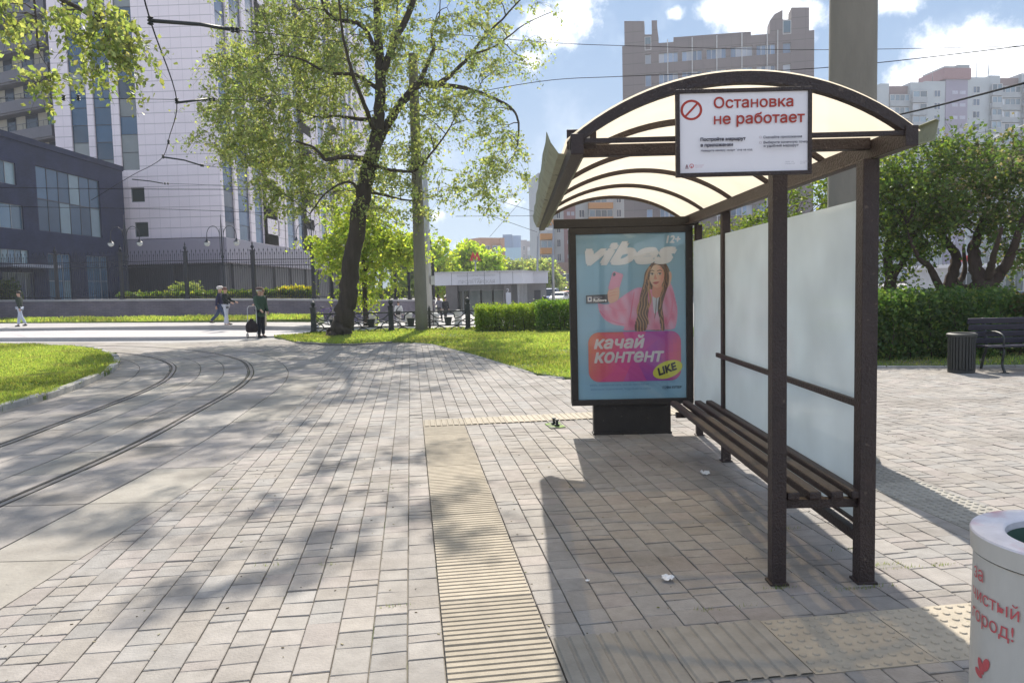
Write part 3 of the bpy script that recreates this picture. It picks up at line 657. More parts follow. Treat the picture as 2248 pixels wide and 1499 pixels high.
sgn_text('Остановка', 298, 915, 158, 75, red, 2.2); sgn_text('не работает', 298, 1002, 292, 75, red, 2.2)
sgn_text('Постройте маршрут', 190, 540, 430, 30, gr, 1.8); sgn_text('в приложении', 190, 440, 478, 30, gr, 1.8); sgn_text('Наведите камеру смартфона на код', 190, 590, 520, 18, c3(100, 96, 106), .6)
sgn_text('Скачайте приложение', 675, 975, 424, 24, c3(84, 80, 90), .8); sgn_text('Выберите конечную точку', 675, 1020, 468, 24, c3(84, 80, 90), .8); sgn_text('и удобный маршрут', 675, 945, 498, 24, c3(84, 80, 90), .8)
ringp(A, 648, 416, 7, 10, c3(170, 150, 155)); ringp(A, 648, 460, 7, 10, c3(170, 150, 155))
ringp(A, 112, 640, 12, 18, c3(200, 110, 110)); A.poly([(106, 640), (118, 640), (112, 666)], c3(200, 110, 110)); A.poly([(62, 655), (68, 632), (74, 626), (80, 632), (86, 655)], c3(150, 120, 125)); A.poly([(60, 658), (88, 658), (88, 663), (60, 663)], c3(150, 120, 125))
sgn_text('Московский', 138, 205, 640, 10, pk); sgn_text('транспорт', 138, 195, 655, 10, pk); sgn_text('телефон', 838, 905, 630, 8, c3(160, 156, 162)); sgn_text('справочная', 838, 915, 645, 8, c3(160, 156, 162)); sgn_text('контактный', 955, 1020, 630, 8, c3(160, 156, 162)); sgn_text('центр', 955, 995, 645, 8, c3(160, 156, 162))
A.mb.build('lettering', M_print, sg, recalc=False)

# ------------------------------------------------------------------ lightbox
lb = thing('advertising_lightbox', 'black framed lightbox with a pink hoodie poster at the far end of the shelter', 'billboard', (1.23, 8.05, 0))
LX0, LX1, LZ0, LZ1 = .565, 1.862, .325, 2.2; PX0, PX1, PZ0, PZ1 = .637, 1.79, .385, 2.135
part('cabinet', M_black, lambda mb: mb.box((LX0 + .004, 7.975, LZ0 + .004), (LX1 - .004, 8.14, LZ1 - .004)), lb, .004)
part('frame', M_black, lambda mb: (mb.box((LX0, 7.94, LZ0), (LX1, 7.98, PZ0)), mb.box((LX0, 7.94, PZ1), (LX1, 7.98, LZ1)), mb.box((LX0, 7.9405, PZ0), (PX0, 7.9795, PZ1)), mb.box((PX1, 7.9405, PZ0), (LX1, 7.9795, PZ1))), lb, .004)
part('pedestal', M_black, lambda mb: (mb.box((.80, 7.985, .0), (1.625, 8.12, .33)), mb.box((.79, 7.975, -.004), (1.635, 8.13, .02))), lb, .004)
kx, kz = (PX1 - PX0)/735., (PZ1 - PZ0)/1092.
A = Art((PX0 - 131*kx, 7.9735, PZ1 + 140*kz), (kx, 0, 0), (0, 0, -kz), (0, -1, 0), .00025)
def shade(pts, fn):     # a fan whose rim and centre take the print's own gradient colours
    A.k += 1
    cx = sum(p[0] for p in pts)/len(pts); cy = sum(p[1] for p in pts)/len(pts); n = len(pts)
    for k in range(12):
        r0, r1 = k/12, (k+1)/12
        for i in range(n):
            a, b = pts[i], pts[(i+1) % n]; q = [(cx + (p[0]-cx)*r, cy + (p[1]-cy)*r) for p, r in ((a, r0), (b, r0), (b, r1), (a, r1))]
            q = q[1:] if k == 0 else q; mx_ = sum(p[0] for p in q)/len(q); my_ = sum(p[1] for p in q)/len(q)
            A.mb.add([A.pt(*p) for p in q], [tuple(range(len(q)))], fn(mx_, my_))
def mixc(a, b, t): t = min(1, max(0, t)); return tuple(a[i]*(1-t) + b[i]*t for i in range(3))
for r in range(18):
    y0, y1 = 120 + r*63, 120 + (r+1)*63
    for q_ in range(6): A.mb.add([A.pt(125 + q_*125, y0), A.pt(250 + q_*125, y0), A.pt(250 + q_*125, y1), A.pt(125 + q_*125, y1)], [(0, 1, 2, 3)], mixc(c3(126, 164, 182), c3(138, 186, 210), r/17*.8 + .1*math.sin(q_*1.3)))
wh = c3(226, 214, 206); skin = c3(222, 166, 142); skd = c3(196, 136, 114); pinkc = c3(226, 150, 176); pkd = c3(202, 118, 150); hair = c3(104, 76, 58); hl = c3(176, 134, 92); hd = c3(66, 46, 38)
def ptext(t, x0, x1, y, col, off=0., shear=0., rot=0., sy=1.): letters(A, t, x0, x1, y, col, off, shear, rot, sy)
ptext('12+', 740, 832, 206, wh, 3, .2)
def tones(poly, fn, cell=6.):      # the print's own half tones inside an outline
    A.k += 1; P_ = [(p.x, p.y) for p in catmull([(*p, 0) for p in poly + poly[:1]], 4)[:-1]]; xs_ = [p[0] for p in P_]; ys_ = [p[1] for p in P_]
    gx_, gy_ = np.meshgrid(np.arange(min(xs_), max(xs_), cell), np.arange(min(ys_), max(ys_), cell)); gx_, gy_ = gx_.ravel(), gy_.ravel(); h_ = cell/2
    m_ = in_poly(gx_ + h_, gy_ + h_, P_)
    for e in ((0, 0), (cell, 0), (cell, cell), (0, cell)): m_ &= in_poly(gx_ + e[0], gy_ + e[1], P_)
    for x, y in zip(gx_[m_], gy_[m_]): A.mb.add([A.pt(x, y), A.pt(x + cell, y), A.pt(x + cell, y + cell), A.pt(x, y + cell)], [(0, 1, 2, 3)], fn(x + h_, y + h_))
def hair_fn(x, y):
    t = .5 + .5*math.sin((x + 14*math.sin(y/46) + 6*math.sin(y/17))*.30 + .8*math.sin(x/23)); return mixc(mixc(c3(70, 48, 38), c3(122, 90, 64), t), c3(196, 156, 108), max(0, t - .55)*1.6*min(1, max(0, (y - 380)/250)))
def hood_fn(x, y):
    t = .5 + .28*math.sin(x/33 + y/51 + 1.3*math.sin(y/38)) + .22*math.sin(x/15 - y/24 + 2*math.sin(x/60)); return mixc(mixc(c3(196, 112, 146), c3(236, 164, 188), t), c3(250, 196, 212), max(0, .8 - abs(x - 330)/90)*.4*(y < 640))
def face_fn(x, y):
    t = (x - 632)/84; c = mixc(c3(236, 184, 160), c3(196, 132, 110), t*t*.9 + max(0, (y - 460)/80)); return mixc(c, c3(226, 140, 126), .35*max(0, 1 - math.hypot((x - 636)/16, (y - 438)/13)) + .3*max(0, 1 - math.hypot((x - 700)/14, (y - 440)/13)))
# hair behind
A.smooth([(640, 335), (700, 325), (742, 352), (766, 420), (752, 500), (726, 560), (716, 640), (724, 772), (600, 776), (512, 776), (534, 690), (556, 610), (574, 540), (586, 460), (600, 390)], hair)
tones([(640, 335), (700, 325), (742, 352), (766, 420), (752, 500), (726, 560), (716, 640), (724, 772), (600, 776), (512, 776), (534, 690), (556, 610), (574, 540), (586, 460), (600, 390)], hair_fn, 5.)
# hoodie
HOOD = [(272, 590), (330, 600), (400, 575), (470, 530), (545, 494), (620, 506), (690, 515), (735, 500), (752, 452), (778, 500), (796, 570), (810, 650), (800, 745), (768, 776), (640, 776), (455, 776), (448, 748), (380, 735), (318, 700), (284, 650)]
A.smooth([(272, 590), (330, 600), (400, 575), (470, 530), (545, 494), (620, 506), (690, 515), (735, 500), (752, 452), (778, 500), (796, 570), (810, 650), (800, 745), (768, 776), (640, 776), (455, 776), (448, 748), (380, 735), (318, 700), (284, 650)], pinkc)
tones(HOOD, hood_fn)
for pl, w in (([(285, 640), (330, 690), (395, 722), (450, 735)], 12), ([(520, 520), (505, 600), (490, 690), (470, 770)], 9), ([(760, 500), (775, 580), (765, 680), (730, 760)], 10), ([(350, 610), (400, 640), (470, 640)], 8), ([(640, 560), (652, 640), (650, 775)], 7), ([(560, 560), (580, 640), (600, 740)], 7)): A.band(pl, w, pkd)
A.smooth([(640, 560), (668, 548), (690, 560), (680, 640), (655, 670), (645, 620)], c3(190, 196, 220)); A.band([(668, 560), (664, 640), (656, 700)], 5, hd)
# neck, face 
A.smooth([(645, 470), (700, 470), (704, 540), (668, 566), (640, 540)], skd)
A.smooth([(668, 346), (702, 358), (720, 396), (720, 440), (704, 480), (676, 498), (650, 488), (628, 455), (620, 410), (634, 364)], skin)
tones([(668, 346), (702, 358), (720, 396), (720, 440), (704, 480), (676, 498), (650, 488), (628, 455), (620, 410), (634, 364)], face_fn, 4.)
A.smooth([(644, 463), (664, 458), (688, 460), (672, 474), (656, 474)], c3(188, 96, 92)); A.band([(642, 465), (665, 466), (690, 461)], 3, c3(120, 60, 60))
A.smooth([(662, 408), (670, 430), (674, 442), (660, 444), (652, 438)], skd)
for ex in (640, 692): A.ell(ex, 408, 12, 5, c3(240, 226, 220)); A.ell(ex + 1, 408, 5.5, 5.5, c3(60, 44, 40)); A.band([(ex - 15, 406), (ex, 401), (ex + 15, 406)], 4, hd); A.band([(ex - 18, 390), (ex, 384), (ex + 17, 390)], 6, hair)
# raised hand and strands
A.smooth([(742, 410), (762, 392), (772, 420), (764, 470), (744, 496), (734, 470), (738, 440)], skin); A.band([(752, 404), (752, 450), (744, 486)], 4, skd); A.band([(762, 404), (760, 450)], 3, skd)
for pl, w, c in (([(640, 350), (606, 400), (596, 470), (570, 560), (552, 660), (530, 770)], 30, hair), ([(628, 360), (604, 430), (598, 520), (575, 610), (580, 700), (556, 776)], 26, hl), ([(614, 400), (590, 480), (570, 560), (540, 640), (548, 720), (522, 776)], 14, hl), ([(606, 470), (600, 560), (604, 640), (584, 720), (590, 776)], 24, hd), ([(622, 420), (616, 500), (628, 580), (604, 660), (616, 740)], 12, hl),
                 ([(700, 345), (738, 400), (736, 470), (712, 540), (694, 620), (706, 700), (716, 776)], 30, hair), ([(716, 380), (728, 440), (706, 520), (690, 590), (700, 660)], 10, hl), ([(690, 560), (682, 640), (700, 720), (704, 776)], 14, hd)): A.band(pl, w, c)
tones([(640, 350), (612, 400), (590, 470), (560, 560), (540, 660), (516, 774), (600, 774), (612, 660), (610, 560), (616, 470), (628, 410)], hair_fn, 5.); tones([(704, 345), (742, 400), (744, 470), (722, 540), (706, 620), (722, 774), (694, 774), (684, 640), (690, 560), (712, 490), (722, 420)], hair_fn, 5.)
# phone and the hand that holds it
A.poly([(386, 384), (442, 402), (446, 414), (416, 506), (404, 512), (346, 500), (344, 490), (374, 392)], c3(238, 140, 164)); A.ell(385, 404, 10, 12, c3(60, 50, 60), .3); A.ell(385, 404, 5, 6, c3(20, 18, 24), .3)
A.smooth([(336, 540), (346, 505), (372, 502), (412, 488), (420, 512), (414, 560), (390, 584), (350, 590)], skin)
for yy in (512, 530, 548): A.band([(344, yy), (372, yy - 8), (412, yy - 14)], 4, skd)
ptext('vibes', 205, 795, 330, wh, 15, .4, 0, .62)
# rounded gradient panel
rr = 72; X0, X1_, Y0, Y1_ = 203, 830, 784, 1114; ring_ = []
for (cx, cy, a0) in ((X1_-rr, Y0+rr, -90), (X1_-rr, Y1_-rr, 0), (X0+rr, Y1_-rr, 90), (X0+rr, Y0+rr, 180)):
    for k in range(9): a = math.radians(a0 + k*90/8); ring_.append((cx + rr*math.cos(a), cy + rr*math.sin(a)))
def more(r, k=5): return [(r[i][0] + (r[(i+1) % len(r)][0] - r[i][0])*j/k, r[i][1] + (r[(i+1) % len(r)][1] - r[i][1])*j/k) for i in range(len(r)) for j in range(k)]
def gradc(x, y):
    u, v = (x - X0)/(X1_ - X0), (y - Y0)/(Y1_ - Y0); c = mixc(c3(240, 120, 60), c3(226, 72, 128), u*2.2 + v*.5); c = mixc(c, c3(150, 62, 170), (u - .25)*1.7 + v*.15)
    return mixc(c, c3(236, 110, 110), (u - .72)*3.2*(1 - abs(v - .5)))
shade(more(ring_, 3), gradc)
ptext('качай', 246, 582, 890, c3(240, 232, 230), 4.5, .22, 0, .9); ptext('контент', 246, 712, 984, c3(240, 232, 230), 4.5, .22)
A.ell(738, 1040, 104, 56, c3(232, 208, 74), -.32); ptext('LIKE', 682, 808, 1078, c3(36, 36, 30), 3.5, .1, .32)
for yy, a, b in ((1140, 210, 610), (1168, 216, 622)): ptext('вайбс, социальная сеть, скачай приложение' if yy < 1150 else 'возможны ограничения, подробнее на сайте', a, b, yy, c3(86, 140, 172))
ptext('ГОФА КУПЕР', 704, 830, 1166, c3(50, 90, 120), 1.)
A.poly([(193, 538), (338, 534), (340, 588), (194, 592)], c3(30, 34, 48)); A.poly([(203, 548), (232, 547), (233, 579), (204, 580)], c3(226, 230, 236)); A.poly([(210, 556), (222, 553), (226, 566), (214, 572)], c3(40, 60, 110)); ptext('RuStore', 244, 330, 580, c3(226, 226, 232), 1.); ptext('доступно в', 244, 300, 556, c3(190, 190, 200))
A.mb.c = [tuple(min(.92, v*1.35 + .10) for v in c) for c in A.mb.c]
A.mb.build('poster', M_poster, lb, recalc=False)
def pane_mat(name, gloss, tint):
    m = bpy.data.materials.new(name); m.use_nodes = True; n, l = m.node_tree.nodes, m.node_tree.links; n.clear(); o = n.new('ShaderNodeOutputMaterial')
    t = n.new('ShaderNodeBsdfTransparent'); t.inputs[0].default_value = (*tint, 1); g = n.new('ShaderNodeBsdfGlossy'); g.inputs['Roughness'].default_value = .03; fr = n.new('ShaderNodeFresnel'); fr.inputs[0].default_value = 1.5
    ad = n.new('ShaderNodeMath'); ad.operation = 'ADD'; l.new(fr.outputs[0], ad.inputs[0]); ad.inputs[1].default_value = gloss; k = n.new('ShaderNodeMixShader'); l.new(ad.outputs[0], k.inputs[0]); l.new(t.outputs[0], k.inputs[1]); l.new(g.outputs[0], k.inputs[2]); l.new(k.outputs[0], o.inputs[0]); return m
part('glass', pane_mat('cover_glass', .02, (.99, .99, .99)), lambda mb: mb.add([(PX0 - .004, 7.948, PZ0 - .004), (PX1 + .004, 7.948, PZ0 - .004), (PX1 + .004, 7.948, PZ1 + .004), (PX0 - .004, 7.948, PZ1 + .004)], [(0, 1, 2, 3)]), lb)

# ------------------------------------------------------------------ near litter bin
rim = G(2127, 1150, .80); BX, BY = rim.x + .243, rim.y - .146; BR = .275
bn = thing('litter_bin', 'round cream metal bin with red lettering and a green inside, cut by the frame edge', 'litter bin', (BX, BY, 0))
M_bin = mat('cream_enamel', (.54, .515, .465), .5, var=.12, scale=6, stretch=(1, 1, .35), col2=(.36, .31, .26), c2lo=.58, c2hi=.78, c2scale=5, bump=.06, bscale=18)
M_rimw = mat('white_rim_paint', (.64, .61, .64), .5, var=.16, scale=14, col2=(.52, .26, .30), c2lo=.6, c2hi=.72, c2scale=4)
part('body', M_bin, lambda mb: mb.lathe([(BR - .006, .02), (BR + .002, .05), (BR - .001, .4), (BR - .004, .73), (BR + .002, .735)], (BX, BY, 0), 64), bn)
part('base_ring', M_black, lambda mb: mb.lathe([(BR - .06, 0), (BR - .03, 0), (BR - .03, .022), (BR - .06, .022)], (BX, BY, 0), 48), bn)
part('collar', M_bin, lambda mb: mb.lathe([(BR - .004, .735), (BR + .004, .738), (BR + .006, .785), (BR + .007, .797)], (BX, BY, 0), 72), bn)
part('rim', M_rimw, lambda mb: mb.lathe([(BR + .007, .797), (BR + .004, .803), (BR - .004, .805), (.195, .802), (.19, .800), (.184, .795), (.182, .76)], (BX, BY, 0), 72), bn)
part('liner', mat('green_liner', (.07, .13, .10), .5, var=.2), lambda mb: mb.lathe([(.181, .775), (.178, .4), (.176, .1), (.0005, .1)], (BX, BY, 0), 48), bn)
def wrap(v, f, z0, s, a0):
    mb.add([(BX + (BR + .0012)*math.cos(a0 + x*s/BR), BY + (BR + .0012)*math.sin(a0 + x*s/BR), z0 + y*s) for x, y in v], f)
bang = math.atan2(rim.y - BY, rim.x - BX)   # leftmost edge as seen
def bt(t, a0, z, wdt):
    v, f = fit_text(t, 0, 1, 0, None); wrap(v, f, z, wdt, a0)
M_red = mat('red_print', c3(196, 88, 92), .5, var=.1)
a_l = math.atan2(-BY, -BX) - math.acos(BR/math.hypot(BX, BY)) + .22
for tx_ in (('за', a_l + .05, .655, .062), ('чистый', a_l + .03, .588, .205), ('город!', a_l + .03, .520, .19)):
    mb = MB(); bt(*tx_); mb.build('lettering', M_red, bn, recalc=False)
mb = MB()
for (dx, dz, rx, rz, rot) in ((.075, .385, .014, .026, .5), (.10, .40, .014, .026, -.5), (.062, .357, .012, .022, 1.3)):
    pts = [(dx + rx*math.cos(t)*math.cos(rot) - rz*math.sin(t)*math.sin(rot), rx*math.cos(t)*math.sin(rot) + rz*math.sin(t)*math.cos(rot)) for t in np.linspace(0, 6.28, 16, endpoint=False)]
    wrap(pts, [tuple(range(16))], dz, 1., a_l)
mb.build('emblem', M_red, bn, recalc=False)

# ------------------------------------------------------------------ poles
M_conc = mat('pole_concrete', (.225, .205, .17), .9, var=.2, scale=3, stretch=(1, 1, .3), bump=.25, bscale=40, col2=(.19, .19, .165), c2lo=.5, c2hi=.7, c2scale=1.5)
M_iron = mat('dark_iron', (.014, .018, .018), .5, var=.2, bump=.1)
def cpole(x, y, r0, r1, h, label, n=20, z=-.04):
    t = thing('concrete_pole', label, 'pole', (x, y, 0)); k = 10
    part('shaft', M_conc, lambda mb: mb.tube([(x, y, z + (h - z)*i/k) for i in range(k+1)], [r0 + (r1 - r0)*i/k for i in range(k+1)], n), t)
    part('collar', M_conc, lambda mb: mb.lathe([(r0 + .05, z), (r0 + .05, .03), (r0 + .02, .05), (r0 - .02, .05)], (x, y, 0), n), t); return t
cpole(2.93, 6.62, .198, .178, 9.5, 'thick grey concrete pole right behind the bus shelter', 28)
tp = cpole(-3.52, 27.7, .235, .165, 10, 'tall grey-green concrete pole on the lawn, right of the leaning tree')
for z in (6.05, 6.6): part('clamp', M_iron, lambda mb: mb.lathe([(.22, z), (.235, z), (.235, z + .06), (.22, z + .06)], (-3.52, 27.7, 0), 14), tp)
mp = thing('steel_pole', 'pale grey round steel pole just behind the grey-green concrete pole', 'pole', (-4.35, 38, -.3))
part('shaft', mat('pale_steel', (.42, .42, .42), .5, .3, var=.1), lambda mb: mb.tube([(-4.42, 38, -.4), (-4.42, 38, 4.2), (-4.42, 38, 8.5)], [.17, .15, .12], 14), mp)
part('cable_pipe', M_iron, lambda mb: mb.tube([(-4.22, 38, -.4), (-4.22, 38, 3.6), (-4.3, 38, 4.4)], .02, 6), mp); part('switch_box', mat('grey_box', (.45, .45, .45), .6, var=.1), lambda mb: mb.box((-4.28, 37.8, 1.75), (-4.08, 37.95, 2.2)), mp)

# ------------------------------------------------------------------ small things on the paving
an = thing('anchor_plate', 'square steel base plate with two bolt stubs left in the paving', 'base plate', (.41, 8.55, 0))
part('plate', mat('mossy_plate', (.12, .12, .10), .8, var=.3, col2=(.16, .26, .04), c2lo=.45, c2hi=.55, c2scale=9), lambda mb: mb.obox((.41, 8.55, .006), (.085, .03, 0), (-.03, .15, 0), (0, 0, .005)), an)
for dx, dy in ((.0, .06), (.03, -.05)):
    part('bolt', M_iron, lambda mb: (mb.lathe([(.03, 0), (.03, .02), (.016, .022), (.016, .06), (.026, .062), (.026, .075), (0.001, .075)], (.40 + dx, 8.55 + dy, .011), 10)), an)
M_paper = mat('paper_white', (.78, .78, .78), .7, var=.05)
def crumpled(name, c, s, label, seed, m=M_paper):
    r = random.Random(seed); mb = MB(); n = 6; vs = []
    for i in range(n):
        for j in range(n): u, w = i/(n-1) - .5, j/(n-1) - .5; vs.append((c[0] + u*s + r.uniform(-1, 1)*s*.07, c[1] + w*s*.8 + r.uniform(-1, 1)*s*.07, .008 + abs(r.gauss(0, s*.16)) + abs(u)*s*.35))
    mb.add(vs, [(i*n+j, i*n+j+1, (i+1)*n+j+1, (i+1)*n+j) for i in range(n-1) for j in range(n-1)]); o = mb.build(name, m); md = o.modifiers.new('t', 'SOLIDIFY'); md.thickness = .0015; tag(o, label, 'litter')
g = G(1466, 1275); crumpled('paper_litter', (g.x, g.y), .062, 'crumpled white foil wrapper lying on the shaded paving', 3)
g = G(1548, 1043); crumpled('paper_litter', (g.x, g.y), .07, 'flat white scrap of paper by the shelter bench', 5)
g = G(1290, 1278); crumpled('cigarette_end', (g.x, g.y), .022, 'tiny white cigarette end at the shadow edge', 8)
mb = MB()    # scattered twigs and bud husks
M_husk = mat('bud_husk', attr=True, rough=.8, var=.2)
for _ in range(520):
    x, y = random.uniform(-3, 4.5), random.uniform(2.4, 9); a = random.uniform(0, 6.3); l = random.uniform(.002, .008); c = random.choice([(.10, .07, .03), (.30, .26, .16), (.06, .05, .03), (.34, .32, .20), (.18, .20, .06)])
    mb.obox((x, y, .003), (math.cos(a)*l, math.sin(a)*l, 0), (-math.sin(a)*l*.35, math.cos(a)*l*.35, 0), (0, 0, .0015), c)
tag(mb.build('debris', M_husk), 'bud husks, twigs and specks scattered over the paving', 'debris', None, 'stuff')
vs_, cs_ = [], []      # grass in the joints
for (px, py, n_, r_) in [(1945, 1238, 40, .07), (1985, 1247, 46, .06), (2075, 1240, 46, .05), (1900, 1290, 70, .09), (1712, 1290, 60, .06), (1555, 1338, 26, .05), (1640, 1330, 16, .05), (600, 1240, 20, .05), (715, 1240, 16, .05), (865, 1330, 20, .04), (1730, 1160, 20, .05), (1870, 1205, 20, .06), (500, 1075, 18, .06), (470, 835, 60, .16), (420, 1010, 40, .2)]:
    g = G(px, py)
    for _ in range(n_):
        u = random.gauss(0, r_); w = random.gauss(0, .008); x, y = g.x + V2[0]*u + U2[0]*w, g.y + V2[1]*u + U2[1]*w; a = random.uniform(0, 6.3); h = random.uniform(.006, .024); l = Vector((math.cos(a), math.sin(a), 0))
        vs_ += [(x - l.y*.002, y + l.x*.002, -.006), (x + l.y*.002, y - l.x*.002, -.006), (x + l.x*h*.6, y + l.y*h*.6, h)]; cs_.append(random.choice([(.14, .20, .03), (.20, .24, .06), (.22, .20, .08), (.10, .16, .03)]))
tag(np_mesh('weeds', vs_, np.arange(len(vs_)).reshape(-1, 3), M_blade, cols=np.array(cs_)), 'tufts of weeds growing in the paving joints', 'weeds', None, 'stuff')

# ================================================================== BUILDINGS
M_glass = mat('dark_glazing', attr=True, rough=.08, var=.12, scale=.6, spec=.7)
class Fac:
    """a facade: a along it, d out from it, z up"""
    def __init__(s, p0, u, n): s.p = Vector((p0[0], p0[1], 0)); s.u = Vector((u[0], u[1], 0)).normalized(); s.n = Vector((n[0], n[1], 0)).normalized()
    def pt(s, a, d, z): q = s.p + s.u*a + s.n*d; return Vector((q.x, q.y, z))
    def box(s, mb, a0, a1, z0, z1, d0, d1, col=None): return mb.obox(s.pt((a0+a1)/2, (d0+d1)/2, (z0+z1)/2), s.u*abs(a1-a0)/2, s.n*abs(d1-d0)/2, Vector((0, 0, abs(z1-z0)/2)), col)
def gcol(base, j=.35): return tuple(np.clip(np.array(base)*rng.uniform(1-j, 1+j), 0, 1))
def panes(fac, parent, name, a0, a1, z0, z1, na, nz, base=(.05, .09, .14), d=0., fm=None, fw=.06, jit=.5, light=None, pl=.0, depth=.04):
    """one window: panes of glass (each with its own tone) and a frame round and between them"""
    mb = MB()
    for i in range(na):
        for j in range(nz):
            c = gcol(base, jit) if not (light and rng.random() < pl) else gcol(light, .2)
            fac.box(mb, a0 + (a1-a0)*i/na, a0 + (a1-a0)*(i+1)/na, z0 + (z1-z0)*j/nz, z0 + (z1-z0)*(j+1)/nz, d - .1, d + .0 + rng.uniform(0, .004), c)
    w = mb.build(name, M_glass, parent)
    if fm:
        mb = MB()
        for i in range(na + 1): a = a0 + (a1-a0)*i/na; fac.box(mb, a - fw/2, a + fw/2, z0 + fw/2, z1 - fw/2, d - .02, d + depth)
        for j in range(nz + 1): z = z0 + (z1-z0)*j/nz; fac.box(mb, a0 - fw/2, a1 + fw/2, z - fw/2, z + fw/2, d - .02, d + depth + .003)
        mb.build('frame', fm, w)
    return w
def grid_mat(name, col, su, sz, line=.012, dark=.55, rough=.5, var=.06, off=(0, 0)):
    """cladding panels: thin dark joints every su x sz metres"""
    if name in MATS: return MATS[name]
    m = mat(name, col, rough, var=var, scale=.4); n, l = m.node_tree.nodes, m.node_tree.links
    b = n['Principled BSDF']; src = b.inputs['Base Color'].links[0].from_socket; tcn = n.new('ShaderNodeTexCoord'); sp = n.new('ShaderNodeSeparateXYZ'); l.new(tcn.outputs['Object'], sp.inputs[0])
    def M_(op, a, b_=None):
        k = n.new('ShaderNodeMath'); k.operation = op
        for i, v in enumerate((a, b_)):
            if v is None: continue
            if isinstance(v, (int, float)): k.inputs[i].default_value = v
            else: l.new(v, k.inputs[i])
        return k.outputs[0]
    xy = M_('ADD', sp.outputs[0], sp.outputs[1])
    lx = M_('LESS_THAN', M_('FRACT', M_('DIVIDE', M_('ADD', xy, off[0]), su)), line/su*1.0); lz = M_('LESS_THAN', M_('FRACT', M_('DIVIDE', M_('ADD', sp.outputs[2], off[1]), sz)), line*1.6/sz)
    k = M_('MAXIMUM', M_('MULTIPLY', lx, .45), lz); mx = n.new('ShaderNodeMix'); mx.data_type = 'RGBA'; l.new(k, mx.inputs[0]); l.new(src, mx.inputs[6]); mx.inputs[7].default_value = (*(c*dark for c in col[:3]), 1)
    l.new(mx.outputs[2], b.inputs['Base Color']); return m
M_white = grid_mat('white_cladding', (.84, .74, .775), .95, .98, .045, .6)
M_purple = mat('mauve_panel', (.27, .245, .30), .5, var=.05)
M_dkpanel = mat('dark_panel', (.045, .045, .06), .5, var=.2)
M_alu = mat('aluminium_frame', (.30, .31, .33), .4, .5, var=.05)
M_dkfr = mat('dark_frame', (.05, .055, .07), .5, var=.1)

# ---- white office tower
XC, Y0, ZR = -27.75, 72., 47.6; XE = -43.4; YE = 146.
wt = thing('office_tower', 'tall white panelled office tower with vertical dark window strips behind the leaning tree', 'building', (-35, 80, 0))
def hole_wall(fac, a0, a1, z0, z1, holes, mb, th=.4):      # wall pieces between vertical openings: (a0, a1, zlo, zhi)
    hs = sorted(holes); a = a0
    for (h0, h1, y0, y1) in hs:
        if h0 > a: fac.box(mb, a, h0, z0, z1, -th, 0)
        if y0 > z0: fac.box(mb, h0, h1, z0, y0, -th, -.0005)
        if y1 < z1: fac.box(mb, h0, h1, y1, z1, -th, -.0005)
        a = h1
    if a < a1: fac.box(mb, a, a1, z0, z1, -th, 0)
FL = Fac((XC, Y0), (-1, .03), (-.03, -1)); FR = Fac((XC, Y0), (0, 1), (1, 0))
def aL(px): return XC - (px - 1133)/F*(Y0 + .2)
def zL(px, py, Y): return P(px, py, Y).z
sL = [(aL(213), aL(176)), (aL(266), aL(227)), (aL(322), aL(283))]
zb3 = zL(305, 373, 72.2)
hl_ = [(sL[0][0], sL[0][1], 8, 47), (sL[1][0], sL[1][1], 8, 47), (sL[2][0], sL[2][1], zb3, 47)]
smallw = [(aL(329), aL(298), zL(312, 443, 72), zL(312, 411, 72)), (aL(333), aL(302), zL(317, 520, 72), zL(317, 487, 72))]
mb = MB()
# left face: split columns at the strips and the two small windows under the third strip
h3 = hl_[2]; w1, w2 = smallw
zc_ = 6.9
hole_wall(FL, .004, -XE + XC + .1, zb3 - .6, ZR, [(h3[0], h3[1], zb3, 47), (sL[1][0], sL[1][1], zb3 - .6, 47), (sL[0][0], sL[0][1], zb3 - .6, 47)], mb)
hole_wall(FL, .004, -XE + XC + .1, w1[2] - 1.2, zb3 - .6, [(w1[0], w1[1], w1[2], w1[3]), (sL[1][0], sL[1][1], w1[2] - 1.2, zb3 - .6), (sL[0][0], sL[0][1], w1[2] - 1.2, zb3 - .6)], mb)
hole_wall(FL, .004, -XE + XC + .1, zc_, w1[2] - 1.2, [(w2[0], w2[1], w2[2], w2[3])], mb)
# right face
def yR(px): return XC*F/(px - 1133)
sR = [(502, 526), (533, 559), (568, 587)]
grp = [(yR(a) - Y0, yR(b) - Y0) for a, b in sR]; per = 22.5
stripsR = []; winR = []
for k in range(4):
    o = k*16.2
    for a, b in grp: stripsR.append((a + o, b + o))
    winR.append((grp[2][1] + 1.2 + o, grp[2][1] + 5.6 + o))
    if k < 3: stripsR.append((grp[2][1] + 6.5 + o, grp[2][1] + 7.5 + o))
nst = 13; zst = [zc_ + 1.2 + i*3.15 for i in range(nst)]
prevz = zc_
holesS = [(a, b, 0, 0) for a, b in stripsR if b < YE - Y0 - 1]
a = .41
for (a0, a1, _, _) in sorted(holesS):
    if not any(a <= w[0] and w[1] <= a0 for w in winR): FR.box(mb, a, a0, zc_, ZR, -.4, 0)
    a = a1
for w in winR:
    lo = max([h[1] for h in holesS if h[1] <= w[0]] + [0]); hi = min([h[0] for h in holesS if h[0] >= w[1]] + [YE - Y0])
    z = zc_; hs = []
    FR.box(mb, lo, w[0], zc_, ZR, -.4, 0); FR.box(mb, w[1], hi, zc_, ZR, -.4, 0)
    for zz0 in zst: FR.box(mb, w[0], w[1], z, zz0, -.4, 0); z = zz0 + 1.75
    FR.box(mb, w[0], w[1], z, ZR, -.4, 0)
last = max([h[1] for h in holesS] + [w[1] for w in winR])
for (a0, a1, _, _) in holesS: FR.box(mb, a0, a1, ZR - .9, ZR, -.4, -.001)
mb.build('wall', M_white, wt)
